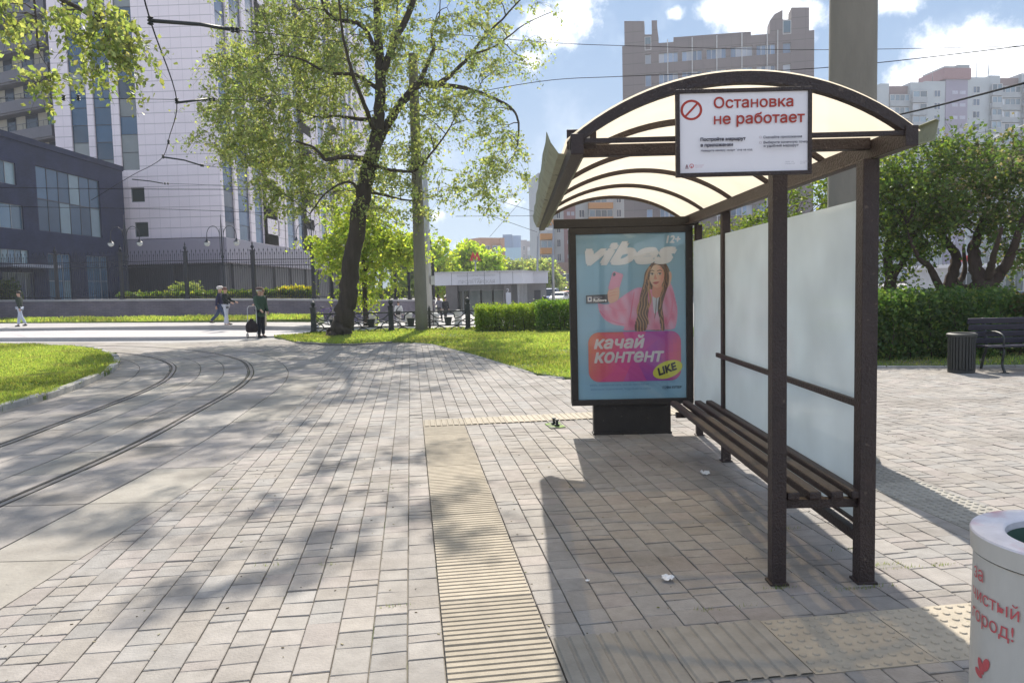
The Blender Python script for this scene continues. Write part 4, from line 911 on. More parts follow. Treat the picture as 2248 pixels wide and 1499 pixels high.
mb = MB(); mb.box((XE, Y0 + .9, .2), (XC - .55, YE, ZR - .05)); mb.build('core', M_dkpanel, wt)
for (a0, a1) in sL: panes(FL, wt, 'window_strip', a0, a1, 8 if (a0, a1) != sL[2] else zb3, 47, 1, 24 if (a0, a1) != sL[2] else 20, (.035, .085, .15), -.22, M_dkfr, .05, .45, (.20, .22, .22), .18, .05)
for (a0, a1, z0, z1) in smallw: panes(FL, wt, 'window', a0, a1, z0, z1, 1, 1, (.045, .06, .06), -.2, M_alu, .14, .1)
for (a0, a1, _, _) in holesS: panes(FR, wt, 'window_strip', a0, a1, zc_, ZR - .9, 1, 26, (.045, .08, .15), -.22, M_dkfr, .05, .4, (.16, .17, .2), .15)
for w in winR:
    for zz0 in zst: panes(FR, wt, 'window', w[0], w[1], zz0, zz0 + 1.75, 3, 1, (.05, .08, .09), -.2, M_alu, .07, .3)
mb = MB(); CT, CB = 6.78, 4.45       # canopy slab
mb.prism([(XC + .55, Y0 - .8), (XC + .55, YE), (XC - .4, YE), (XC - .4, Y0 + .3), (-40, Y0 + .3), (-40, Y0 - .8)], CB, CT); mb.build('canopy', M_purple, wt, .02)
for x_, y_ in [(XC - .9, y) for y in np.arange(Y0 + 3, YE, 6.5)] + [(x, Y0 - .1) for x in np.arange(-39.5, XC - 1, 6.2)] + [(XC - .5, Y0 - .2)]:
    mb = MB(); mb.box((x_, y_, 0), (x_ + .55, y_ + .55, CB)); mb.build('column', M_dkpanel, wt)
FG = Fac((XC - 1.5, Y0 + 1.2), (0, 1), (1, 0)); FG2 = Fac((XC - 1.5, Y0 + 1.2), (-1, 0), (0, -1))
for i, a in enumerate(np.arange(.5, 60, 4.2)): panes(FG, wt, 'shop_window', a, a + 3.4, .6, 3.9, 4, 1, (.04, .08, .08), 0, M_dkfr, .08, .5, (.14, .22, .10), .35)  # lighter green panes on both fronts: a green reflection painted into the glass colour
for a in np.arange(.6, 12, 4.0): panes(FG2, wt, 'shop_window', a, a + 3.2, .8, 3.9, 3, 1, (.03, .045, .06), 0, M_dkfr, .08, .5, (.10, .15, .09), .3)

# ---- dark brick wing
def brick_mat(name, c1, c2, cm, sc, rough=.85):
    if name in MATS: return MATS[name]
    m = bpy.data.materials.new(name); m.use_nodes = True; MATS[name] = m; n, l = m.node_tree.nodes, m.node_tree.links; b = n['Principled BSDF']; b.inputs['Roughness'].default_value = rough
    tcn = n.new('ShaderNodeTexCoord'); sp = n.new('ShaderNodeSeparateXYZ'); l.new(tcn.outputs['Object'], sp.inputs[0]); ad = n.new('ShaderNodeMath'); ad.operation = 'ADD'; l.new(sp.outputs[0], ad.inputs[0]); l.new(sp.outputs[1], ad.inputs[1])
    cb = n.new('ShaderNodeCombineXYZ'); l.new(ad.outputs[0], cb.inputs[0]); l.new(sp.outputs[2], cb.inputs[1])
    bt_ = n.new('ShaderNodeTexBrick'); bt_.inputs['Scale'].default_value = sc; bt_.inputs['Color1'].default_value = (*c1, 1); bt_.inputs['Color2'].default_value = (*c2, 1); bt_.inputs['Mortar'].default_value = (*cm, 1); bt_.inputs['Mortar Size'].default_value = .02
    bt_.inputs['Brick Width'].default_value = .5; bt_.inputs['Row Height'].default_value = .16
    l.new(cb.outputs[0], bt_.inputs['Vector']); nz = n.new('ShaderNodeTexNoise'); nz.inputs['Scale'].default_value = .8; nz.inputs['Detail'].default_value = 8; l.new(tcn.outputs['Object'], nz.inputs['Vector'])
    rm = n.new('ShaderNodeMapRange'); rm.inputs[1].default_value = .3; rm.inputs[2].default_value = .7; rm.inputs[3].default_value = .75; rm.inputs[4].default_value = 1.25; l.new(nz.outputs['Fac'], rm.inputs[0])
    vm = n.new('ShaderNodeVectorMath'); vm.operation = 'SCALE'; l.new(bt_.outputs[0], vm.inputs[0]); l.new(rm.outputs[0], vm.inputs['Scale']); l.new(vm.outputs[0], b.inputs['Base Color']); return m
M_dbrick = brick_mat('dark_brick', (.014, .019, .05), (.022, .028, .07), (.03, .036, .07), 1.8)
XW, YW1 = -36.5, 70.9; db = thing('brick_building', 'low dark navy brick building with a glazed stair bay at the left edge', 'building', (-42, 60, 0))
FW_ = Fac((XW, 30), (0, 1), (1, 0)); ya = lambda px: -XW*F/(1133 - px) - 30
zW = lambda px, py: PXX(px, py, XW).z
wins = [(ya(95), ya(232), zW(162, 515), zW(162, 384), 6, 2, 'stair_glazing'), (ya(-14), ya(52), zW(26, 405), zW(26, 357), 3, 1, 'window'), (ya(-14), ya(62), zW(30, 502), zW(30, 449), 3, 1, 'window'),
        (ya(-20), ya(68), zW(35, 578), zW(35, 548), 6, 1, 'window'), (ya(109), ya(159), .7, zW(135, 558), 3, 2, 'window'), (ya(194), ya(240), .7, zW(215, 563), 3, 2, 'window'), (ya(5), ya(76), .05, zW(40, 598), 4, 1, 'entrance_door')]
mb = MB()
FW_.box(mb, 15, YW1 - 30, 13.1, 13.55, -.5, .12)
FW_.box(mb, 15, YW1 - 30, -.3, 13.1, -8, -.3)
cells_a = sorted(set([15, YW1 - 30] + [w[0] for w in wins] + [w[1] for w in wins]))
for a0, a1 in zip(cells_a[:-1], cells_a[1:]):
    am = (a0 + a1)/2; zs = [-.3]; hs = sorted([(w[2], w[3]) for w in wins if w[0] < am < w[1]]); z = -.3
    for h0, h1 in hs: FW_.box(mb, a0, a1, z, h0, -.3, 0); z = h1
    FW_.box(mb, a0, a1, z, 13.1, -.3, 0)
mb.build('wall', M_dbrick, db)
for w in wins: panes(FW_, db, w[6], *w[:4], w[4], w[5], (.075, .13, .19) if w[6] != 'entrance_door' else (.10, .11, .16), -.15, M_alu if w[6] != 'stair_glazing' else M_dkfr, .07, .35, (.20, .27, .30), .3)
mb = MB(); FW_.box(mb, ya(-10), ya(100), zW(40, 585) - .1, zW(40, 585) + .12, 0.01, 1.3); mb.build('entrance_canopy', mat('pale_canopy', (.35, .36, .42), .5), db)
mb = MB(); FW_.box(mb, 14, ya(42), 13.55, 15.4, -6, -1.5); mb.build('roof_box', mat('blue_roof_box', (.05, .08, .16), .4), db)

# ---- balcony tower on the far left
M_beige = mat('beige_render', (.40, .37, .31), .85, var=.1, scale=.7); M_slabc = mat('balcony_slab', (.15, .145, .165), .8, var=.1)
p0 = P(139, 250, 76.5); bt_ = thing('apartment_tower', 'beige apartment tower with dark balcony slabs at the far left', 'building', (p0.x - 6, p0.y + 3, 0))
FB = Fac((p0.x, p0.y), (-.906, .423), (-.423, -.906)); LB = 17.
mb = MB(); FB.box(mb, 0, LB, 0, 46, -8, 0); mb.build('wall', M_beige, bt_)
zS = [P(70, y, 79).z for y in (306, 243, 177, 106.6, 43)]; dz = (zS[-1] - zS[0])/4
for k in range(-1, 8):
    z = zS[0] + k*dz
    mb = MB(); FB.box(mb, -.05, LB, z - .45, z + .62, .0, 1.35); FB.box(mb, -.05, LB, z - .62, z - .45, .0, 1.2); mb.build('balcony', M_slabc, bt_)
    mb = MB()
    for a in np.arange(.1, LB, 1.1): FB.box(mb, a, a + .03, z + .62, z + 1.15, 1.26, 1.29)
    FB.box(mb, -.05, LB, z + 1.15, z + 1.19, 1.25, 1.3); mb.build('railing', M_dkfr, bt_)
    for a0, a1 in ((.55, 2.35), (4.0, 5.9), (7.6, 9.0), (10.6, 12.4), (14, 15.8)): panes(FB, bt_, 'window', a0, a1, z + (.55 if a0 < 7 else .1), z + 2.35, 1, 1, (.05, .06, .08), .03, M_dkfr, .07, .5, (.12, .22, .15), .2)

# ---- grey stone office block, centre right
M_stone = grid_mat('grey_stone', (.19, .158, .16), 1.75, 1.68, .07, .72, .8)
M_stone2 = mat('dark_stone_trim', (.20, .17, .165), .8, var=.08)
M_vpole = mat('pale_mullion', (.50, .49, .49), .5)
OY = 120.; pr = P(1787, 200, OY); pl_ = P(1371, 200, OY + 5.5)
og = thing('office_block', 'grey stone office block with stepped corner turrets rising above the shelter roof', 'building', ((pr.x + pl_.x)/2, OY + 8, 0))
FO = Fac((pl_.x, pl_.y), (pr.x - pl_.x, pr.y - pl_.y), (pr.y - pl_.y, -(pr.x - pl_.x))); LO = math.hypot(pr.x - pl_.x, pr.y - pl_.y)
def oa(px, py=100):          # along-facade coordinate and height of a point seen on that facade
    d = ray(px, py); t = (FO.p - CC).dot(FO.n)/d.dot(FO.n); q = CC + d*t; return (q - FO.p).dot(FO.u), q.z
Zm = oa(1580, 84)[1]
mb = MB()
rows = [oa(1560, y)[1] for y in (130, 180)]; dzr = rows[0] - rows[1]; rowz = [rows[0] - dzr*k for k in range(11)]
cols = [(oa(x0)[0], oa(x1)[0]) for x0, x1 in ((1416, 1429), (1446, 1488), (1497, 1541), (1551, 1594), (1604, 1652), (1661, 1702), (1719, 1736))]
z1h = dzr*.44
a = -.3; edges = [(-.3, cols[0][0])] + [(cols[i][1], cols[i+1][0]) for i in range(6)] + [(cols[6][1], LO)]
for a0, a1 in edges: FO.box(mb, a0, a1, -1, Zm, -.8, 0)
for a0, a1 in cols:
    z = -1
    for rz in rowz[::-1]: FO.box(mb, a0, a1, z, rz, -.8, -.001); z = rz + (z1h if rz != rowz[1] else z1h*1.2)
    FO.box(mb, a0, a1, z, Zm, -.8, -.001)
FO.box(mb, .4, LO - .4, -1, Zm - .1, -14, -.85)
def up(px0, px1, y0, y1=None, d0=-3.0, d1=.03):
    a0, a1 = oa(px0)[0], oa(px1)[0]; z0 = oa(px0, y0)[1]; z1 = oa(px1, y1 if y1 is not None else y0)[1]
    vs = [FO.pt(a0, d0, Zm - .5), FO.pt(a1, d0, Zm - .5), FO.pt(a1, d1, Zm - .5), FO.pt(a0, d1, Zm - .5), FO.pt(a0, d0, z0), FO.pt(a1, d0, z1), FO.pt(a1, d1, z1), FO.pt(a0, d1, z0)]
    mb.add(vs, [(3,2,1,0),(4,5,6,7),(0,1,5,4),(1,2,6,5),(2,3,7,6),(3,0,4,7)])
up(1371, 1415, 47); up(1431, 1443, 45.5); up(1443, 1446, 60, 85); up(1737, 1776, 17); up(1700, 1718, 32, 22); up(1690, 1700, 46, 32); up(1776, 1787.5, 70); up(1479, 1651, 76, 63, -6, -1.5); up(1415, 1431, 75, 75, -3, -.3); up(1718, 1737, 42, 42, -3, -.3)
mb.build('wall', M_stone, og)
mb = MB(); a0, a1 = oa(1366)[0], oa(1371)[0]; FO.box(mb, a0, a1 - .02, -1, oa(1368, 152)[1], -10, -1); mb.build('side_wing', M_stone2, og)
for ci_, (a0, a1) in enumerate(cols):
    for rz in rowz: panes(FO, og, 'window', a0, a1, rz, rz + (z1h if rz != rowz[1] else z1h*1.2), 1 if ci_ in (0, 6) else 4, 1, (.20, .26, .37), -.35, M_vpole, .09, .5, (.42, .44, .5), .35, .05)
    for zz in (oa(1424, 110)[1],) if ci_ == 0 else (oa(1727, 75)[1],) if ci_ == 6 else (): panes(FO, og, 'window', a0, a1, zz, zz + z1h*1.3, 1, 1, (.10, .17, .22), -.02, M_vpole, .09, .3)
for px in (1465.5, 1519.5, 1573.5, 1628.5, 1684, 1707):
    mb = MB(); a0 = oa(px)[0]; FO.box(mb, a0 - .07, a0 + .07, 0, Zm + .4, .1, .24); mb.build('mullion', M_vpole, og)

# ---- apartment blocks
def block(name, label, x0, x1, ytop, Y, cols, storey, zoff, wallm, yaw=0., base=0., depth=10, cat='building', zt=None):
    """cols: (px0, px1, kind, material, extra top) ; kinds: wall, win, bal, blank"""
    pa, pb = P(x0, ytop, Y), P(x1, ytop, Y + yaw); root = thing(name, label, cat, ((pa.x + pb.x)/2, Y + 4, 0))
    fac = Fac((pa.x, pa.y), (pb.x - pa.x, pb.y - pa.y), (pb.y - pa.y, -(pb.x - pa.x)))
    def al(px): d = ray(px, 500); t = (fac.p - CC).dot(fac.n)/d.dot(fac.n); return ((CC + d*t) - fac.p).dot(fac.u)
    def az(px, py): d = ray(px, py); t = (fac.p - CC).dot(fac.n)/d.dot(fac.n); return (CC + d*t).z
    for c in cols:
        px0, px1, kind, m, yt = c[:5]; a0, a1 = al(px0), al(px1); z1 = az((px0+px1)/2, yt); dd = c[5] if len(c) > 5 else 0.
        mb = MB(); fac.box(mb, a0, a1 - .01, base, z1, -depth, dd); mb.build('wall', m, root)
        if kind == 'blank': continue
        k = 0; z = z1 - storey*1.25
        while z > base + 1:
            if kind == 'win': w = (a1 - a0)*c[6] if len(c) > 6 else (a1-a0)*.4; o = a0 + (a1 - a0)*(c[7] if len(c) > 7 else .5) - w/2; panes(fac, root, 'window', o, o + w, z, z + storey*.52, 2, 1, (.09, .12, .17), dd + .03, M_vpole, .1, .4)
            elif kind == 'bal':
                mb = MB(); fac.box(mb, a0 + .05, a1 - .05, z - storey*.42, z, dd, dd + 1.0); mb.build('balcony', c[6], root)
                panes(fac, root, 'balcony_glazing', a0 + .1, a1 - .1, z + .02, z + storey*.5, max(2, int((a1-a0)/1.2)), 1, (.16, .22, .27), dd + .8, M_vpole, .12, .5, (.5, .52, .56), .25, .1)
            elif kind == 'stair':
                mb = MB()
                for o in (.28, .64): fac.box(mb, a0 + (a1-a0)*o, a0 + (a1-a0)*(o+.26), z, z + .75, dd, dd + .06)
                mb.build('window', M_winlav, root)
            z -= storey
    return root, fac, al, az
M_pw = mat('pale_panel', (.42, .45, .47), .85, var=.1, scale=.35); M_lav = mat('lavender_panel', (.30, .27, .35), .85, var=.06, scale=.3); M_pinkb = mat('dusty_pink_render', (.29, .165, .175), .85, var=.08); M_brn = mat('brown_loggia', (.23, .16, .16), .85, var=.1)
M_balg = mat('balcony_grey', (.34, .36, .38), .8, var=.15, scale=.5); M_or = mat('orange_balcony', (.55, .26, .08), .8, var=.1); M_winlav = mat('stair_window', (.42, .42, .50), .5)
rt_, fa_, al_, az_ = block('apartment_block', 'long pale panel apartment block with a lavender stair tower behind the right trees', 1880, 2330, 200, 170,
    [(1880, 1928, 'win', M_pw, 187), (1928, 1948, 'blank', M_pw, 184), (1948, 1992, 'bal', M_brn, 188, -.6, M_balg), (1992, 2024, 'bal', M_pw, 182, .3, M_balg), (2024, 2068, 'win', M_pw, 179.5, .3, .3, .6), (2068, 2115, 'stair', M_lav, 174, .5), (2115, 2163, 'win', M_pw, 171, .3, .3, .42), (2163, 2186, 'bal', M_pw, 167, .3, M_balg), (2186, 2232, 'bal', M_brn, 170, -.6, M_balg), (2232, 2262, 'bal', M_pw, 162, .3, M_balg), (2262, 2330, 'win', M_pw, 162, .3, .2, .4)], 2.75, 0, M_pw, 6)
mb = MB(); fa_.box(mb, al_(2061), al_(2119), az_(2090, 176), az_(2090, 152), -8, .9); mb.build('roof_house', M_pinkb, rt_)
mb = MB(); fa_.box(mb, al_(2064), al_(2087), az_(2075, 151.8), az_(2075, 147), -7, .5); fa_.box(mb, al_(2092), al_(2118), az_(2105, 151.8), az_(2105, 144), -7, .5); mb.build('roof_cap', M_balg, rt_)
for px, y0, y1 in ((2143, 168, 137), (2170, 166, 140), (2047, 180, 160)):
    mb = MB(); q = P(px, y0, 174); mb.tube([(q.x, 174, q.z - 2), (q.x, 174, P(px, y1, 174).z)], .07, 5); mb.build('antenna', M_dkfr, rt_)
block('apartment_block', 'apartment block with orange balconies and pink stripes seen under the far roof arch', 1184, 1372, 380, 150,
    [(1184, 1214, 'bal', M_pw, 380, 0, M_or), (1214, 1237, 'win', M_pw, 378, .3, .35, .5), (1237, 1263, 'stair', M_pinkb, 372, .3), (1263, 1291, 'win', M_pw, 376, .2, .4, .5), (1291, 1344, 'bal', M_pw, 376, 0, M_or), (1344, 1372, 'win', M_pw, 376, .3, .35, .5)], 2.8, 0, M_pw, 3)
M_ob = mat('orange_brick_far', (.42, .23, .15), .85, var=.1, scale=.4); M_bg = mat('blue_glass_far', (.14, .22, .36), .25, var=.15, scale=.2); M_gp = mat('greyish_panel_far', (.36, .34, .36), .85, var=.1, scale=.3)
block('apartment_block', 'orange brick apartment block behind the bright green trees and metro letter', 1052, 1107, 522, 210, [(1052, 1078, 'win', M_ob, 522, 0, .5, .6), (1078, 1098, 'bal', M_ob, 522, -.3, M_pw), (1098, 1107, 'blank', M_ob, 522)], 3.0, 0, M_ob, 4)
rt2, f2, al2, az2 = block('office_building', 'small distant office tower of blue glass', 1103, 1143, 515, 300, [(1103, 1124, 'blank', M_bg, 515, 0), (1124, 1143, 'blank', mat('blue_glass_side', (.20, .30, .46), .2, var=.1), 517, -.4), (1108, 1150, 'blank', mat('cyan_glass', (.26, .44, .56), .2, var=.1), 544, .6)], 3.2, 0, M_bg, 0)
block('apartment_block', 'distant greyish apartment block between the blue glass tower and the orange balconies', 1143, 1186, 528, 270, [(1143, 1156, 'win', M_gp, 527, 0, .4, .5), (1156, 1170, 'bal', M_gp, 529, 0, M_pw), (1170, 1186, 'win', M_gp, 527, .3, .4, .5)], 2.9, 0, M_gp, 0)
block('apartment_block', 'brown low building at the far crossing beyond the parked cars', 1222, 1262, 578, 140, [(1222, 1262, 'win', mat('brown_far', (.30, .20, .17), .85), 576, 0, .5, .5)], 2.9, 0, M_gp, 0)

# ---- metro pavilion
mv = thing('metro_pavilion', 'low metro entrance pavilion with a white fascia and grey glazed front', 'pavilion', (P(1050, 640, 68).x, 70, -.75))
ML = lambda px, py=620, Y=68.: P(px, py, Y)
M_fas = mat('white_fascia', (.62, .61, .65), .45, var=.04); M_tile = mat('grey_tile', (.27, .265, .27), .7, var=.1); M_btile = mat('brown_tile', (.14, .125, .12), .6, var=.15); M_letter = mat('grey_letter', (.38, .37, .39), .5)
xa, xb, xc, xd = ML(955).x, ML(1148).x, ML(1160, 620, 74).x, ML(1203, 620, 74).x; zt0, zb0 = ML(1050, 598).z, ML(1050, 625).z; zg0 = -.8
mb = MB(); mb.prism([(xa - .1, 67.7), (xb, 67.7), (xc + .5, 73.7), (xd, 73.7), (xd, 82), (xa - .1, 82)], zb0, zt0); mb.build('fascia', M_fas, mv, .02)
mb = MB(); mb.prism([(xa - .25, 67.5), (xb + .1, 67.5), (xc + .6, 73.5), (xd + .15, 73.5), (xd + .15, 82.2), (xa - .25, 82.2)], zt0 + .003, zt0 + .1); mb.build('roof_edge', M_vpole, mv)
mb = MB()
for px in (992, 1027, 1064, 1098, 1126): x = ML(px).x; mb.box((x - .015, 67.69, zb0), (x + .015, 67.698, zt0))
mb.build('fascia_joint', M_dkfr, mv)
mb = MB(); mb.box((xa + 1.2, 70.5, zg0), (xb - .6, 81.5, zb0)); mb.box((xb - .6, 75, zg0), (xd - .15, 81.4, zb0)); mb.build('wall', M_tile, mv)
for a, b in ((978, 1003), (1106, 1122)): mb = MB(); mb.box((ML(a).x, 67.95, zg0), (ML(b).x, 70.49, zb0)); mb.build('pier', M_btile, mv)
fm_ = Fac((0, 69.8), (1, 0), (0, -1)); za_, zb_ = ML(1050, 632, 69.8).z, zb0
mb = MB(); mb.box((ML(1003).x, 69.3, ML(1050, 637, 69.3).z), (ML(1106).x, 70.4, zb0)); mb.build('lintel', M_tile, mv)
panes(fm_, mv, 'glass_door', ML(1004, 640, 69.8).x, ML(1029, 640, 69.8).x, zg0 + .1, ML(1050, 637, 69.8).z, 2, 1, (.05, .06, .055), 0, M_alu, .1, .3)
for a, b in ((1029, 1056), (1056, 1082), (1082, 1106)): panes(fm_, mv, 'glass_panel', ML(a, 640, 69.8).x, ML(b, 640, 69.8).x, zg0 + .1, ML(1050, 637, 69.8).z, 1, 1, (.17, .20, .19), 0, M_vpole, .12, .15)
mb = MB()
for k in range(7): x = xb - .5 + .35*k*.4; y = 68.6 + k*.75; mb.box((x, y, zg0), (x + .1, y + .25, zb0))
mb.build('fin', M_vpole, mv)
mb = MB(); mb.box((ML(1173, 650, 74.9).x, 74.9, zg0), (ML(1187, 650, 74.9).x, 74.98, ML(1180, 637, 74.9).z)); mb.build('side_door', M_dkpanel, mv)
mb = MB(); mb.box((ML(1110).x, 67.9, -.1), (ML(1121).x, 67.945, 1.0)); mb.build('notice', M_fas, mv)
mb = MB()
def put(t, px0, px1, py, Y):
    q0, q1 = P(px0, py, Y), P(px1, py, Y); v, f = fit_text(t, q0.x, q1.x, 0); z = P((px0+px1)/2, py, Y).z; mb.add([(p[0], Y, z + p[1]) for p in v], f)
for t_ in (('ПРОЛЕТАРСКАЯ', 1007, 1086, 622, 67.68), ('МОСКОВСКИЙ МЕТРОПОЛИТЕН', 1004, 1087, 607, 67.68), ('станция', 1038, 1054, 613, 67.68)): mb = MB(); put(*t_); mb.build('lettering', M_letter, mv, recalc=False)
mb = MB(); put('2', 1112, 1118, 643, 67.93); mb.build('number', M_fas, mv, recalc=False)
M_mred = mat('metro_red', c3(170, 40, 44), .45, var=.05)
def metro_sign(px, py, Y, wpx, label, zb):
    q = P(px, py, Y); w = wpx/F*Y; s = thing('metro_sign', label, 'sign', (q.x, Y, zb))
    outline = [(-.02, 0), (.31, 0), (.31, .1), (.26, .1), (.325, .40), (.5, .02), (.675, .40), (.74, .1), (.69, .1), (.69, 0), (1.02, 0), (1.02, .1), (.97, .1), (.74, .82), (.68, .82), (.5, .45), (.32, .82), (.26, .82), (.03, .1), (-.02, .1)]
    mb = MB(); mb.extr(outline, lambda p, t: (q.x + (p[0]-.5)*w, Y + t, q.z + (p[1] - .4)*w*.95), 0, .18); mb.build('letter', M_mred, s)
    mb = MB(); mb.tube([(q.x, Y + .1, zb), (q.x, Y + .1, q.z - .2*w)], .07, 8); mb.box((q.x - .2*w, Y + .05, q.z - .48*w), (q.x + .2*w, Y + .15, q.z - .39*w)); mb.build('pole', M_alu, s)
metro_sign(1043, 563, 70, 24, 'red metro letter M on a pole above the pavilion roof', zt0 + .1)
metro_sign(2120, 568, 60, 17, 'small red metro letter M seen through the right trees', -.5)

# ---- far things seen under the right trees
kx_ = thing('kiosk', 'grey flat roofed kiosk glimpsed between the right tree trunks', 'kiosk', (P(2200, 620, 52).x, 54, -.5))
mb = MB(); mb.box((P(2090, 620, 52).x, 52, -.7), (P(2330, 620, 52).x, 58, P(2200, 585, 52).z)); mb.build('wall', mat('kiosk_grey', (.42, .43, .46), .7, var=.1), kx_)
mb = MB(); mb.box((P(2085, 620, 51.6).x, 51.6, P(2200, 585, 51.6).z + .003), (P(2335, 620, 51.6).x, 58.3, P(2200, 577, 51.6).z)); mb.build('roof', M_fas, kx_)
fk = Fac((0, 52), (1, 0), (0, -1))
for a, b in ((2100, 2140), (2148, 2188), (2205, 2245)): panes(fk, kx_, 'window', P(a, 620, 52).x, P(b, 620, 52).x, -.1, P(2200, 595, 52).z, 2, 1, (.06, .08, .09), .03, M_alu, .08)
rw = thing('parapet_wall', 'low blue grey parapet wall beyond the right hedge', 'wall', (P(2150, 650, 30).x, 30, -.5))
mb = MB(); mb.box((P(1940, 650, 30).x, 30, -.4), (P(2600, 650, 30).x, 30.4, P(2200, 640, 30).z)); mb.build('wall', mat('blue_grey_wall', (.14, .17, .22), .8, var=.15), rw)

# ================================================================== STONE WALL, TALL FENCE, LAMPS
M_wall = brick_mat('stone_wall', (.145, .125, .155), (.185, .155, .175), (.12, .11, .125), 1.5); M_cap = mat('wall_coping', (.38, .36, .36), .8, var=.15)
WP = [(-300, 662, 52), (0, 658.5, 49), (265, 657, 47), (408, 656, 46), (556, 655.5, 45), (688, 656, 44)]
WQ = [(688, 656, 44), (760, 656.5, 47), (830, 657, 51), (900, 657.5, 56), (955, 658, 62)]
rwall = thing('retaining_wall', 'long low mauve stone wall carrying the tall iron fence', 'wall', (-20, 46, 0))
mw, mc = MB(), MB(); wpts = [P(*a) for a in WP] + [P(*a) for a in WQ[1:]]
for a, b in zip(wpts[:-1], wpts[1:]):
    d = (b - a); d.z = 0; d.normalize(); n_ = Vector((-d.y, d.x, 0)); n_ = n_ if n_.y > 0 else -n_
    def quad(m, w0, w1, za, zb, top, o=0):
        vs = [(*(a + n_*w0).to_2d(), za), (*(b + n_*w0).to_2d(), za), (*(b + n_*w1).to_2d(), za), (*(a + n_*w1).to_2d(), za), (*(a + n_*w0).to_2d(), top[0]), (*(b + n_*w0).to_2d(), top[1]), (*(b + n_*w1).to_2d(), top[1]), (*(a + n_*w1).to_2d(), top[0])]
        m.add(vs, [(3,2,1,0),(4,5,6,7),(0,1,5,4),(1,2,6,5),(2,3,7,6),(3,0,4,7)])
    quad(mw, 0, .5, -1.2, 0, (a.z - .12, b.z - .12))
    vs0 = [(a - n_*.05, a.z - .118, a.z), (b - n_*.05, b.z - .118, b.z), (b + n_*.55, b.z - .118, b.z), (a + n_*.55, a.z - .118, a.z)]
    mc.add([(p.x, p.y, z0) for p, z0, z1 in vs0] + [(p.x, p.y, z1) for p, z0, z1 in vs0], [(3,2,1,0),(4,5,6,7),(0,1,5,4),(1,2,6,5),(2,3,7,6),(3,0,4,7)])
mw.build('wall', M_wall, rwall); mc.build('coping', M_cap, rwall)
fe = thing('iron_fence', 'tall black wrought iron fence with spiked bars on the stone wall', 'fence', (-20, 46.3, 1.2))
M_iron2 = mat('fence_iron', (.012, .012, .02), .45, var=.2)
def fence_post(q, h):
    mb = MB(); mb.box((q.x - .09, q.y - .09, q.z), (q.x + .09, q.y + .09, q.z + h)); mb.box((q.x - .13, q.y - .13, q.z), (q.x + .13, q.y + .13, q.z + .12)); mb.box((q.x - .14, q.y - .14, q.z + h), (q.x + .14, q.y + .14, q.z + h + .06))
    mb.lathe([(.04, 0), (.05, .08), (.11, .16), (.09, .26), (.03, .32), (.05, .38), (.02, .48), (.001, .6)], (q.x, q.y, q.z + h + .06), 10); mb.build('post', M_iron2, fe)
def fence_panel(a, b, h=2.75):
    mb = MB(); L_ = (b - a).length; n_ = int(L_/.145); d = (b - a)/n_
    for zz in (.12, h - .75, h - .42): mb.bar(a + Vector((0, 0, zz)), b + Vector((0, 0, zz)), .03, .045)
    for i in range(1, n_):
        p = a + d*i; tall = i % 2; t = h + (.12 if tall else -.1)
        mb.bar(p + Vector((0, 0, .05)), p + Vector((0, 0, t)), .02, .02); mb.add([(p.x - .035, p.y, p.z + t), (p.x + .035, p.y, p.z + t), (p.x, p.y, p.z + t + .18), (p.x, p.y - .02, p.z + t)], [(0, 1, 2), (0, 3, 2), (1, 3, 2)])
        if i < n_ - 1:
            c = p + d*.5 + Vector((0, 0, h - .585)); u = d.normalized(); mb.tube([c + (u*math.cos(t_) + Vector((0, 0, 1))*math.sin(t_))*.06 for t_ in np.linspace(0, 6.28, 7)], .008, 3, caps=False)
            if i % 2: c = c + Vector((0, 0, -.26)); mb.tube([c + (u*math.cos(t_)*.06 + Vector((0, 0, 1))*math.sin(t_)*.1) for t_ in np.linspace(0, 6.28, 7)], .009, 3, caps=False)
            if i % 2: c = p + d*.5 + Vector((0, 0, .34)); mb.tube([c + (u*math.cos(t_)*.1 + Vector((0, 0, 1))*math.sin(t_)*.16) for t_ in np.linspace(0, 6.28, 7)], .009, 3, caps=False)
    mb.build('panel', M_iron2, fe)
pp = [P(x, y, Y) + Vector((0, .25, 0)) for x, y, Y in [(-160, 660, 50.5), (-20, 658.7, 49.2), (122, 658, 48), (265, 657, 47), (408, 656, 46), (556, 655.5, 45), (688, 656, 44), (728, 656.3, 45.6), (768, 656.6, 47.4), (803, 656.9, 49.3), (836, 657.1, 51.4), (868, 657.3, 53.7), (898, 657.5, 56), (926, 657.7, 59), (952, 658, 62)]]
for q in pp: fence_post(q, 2.85)
for a, b in zip(pp[:-1], pp[1:]): fence_panel(a, b)

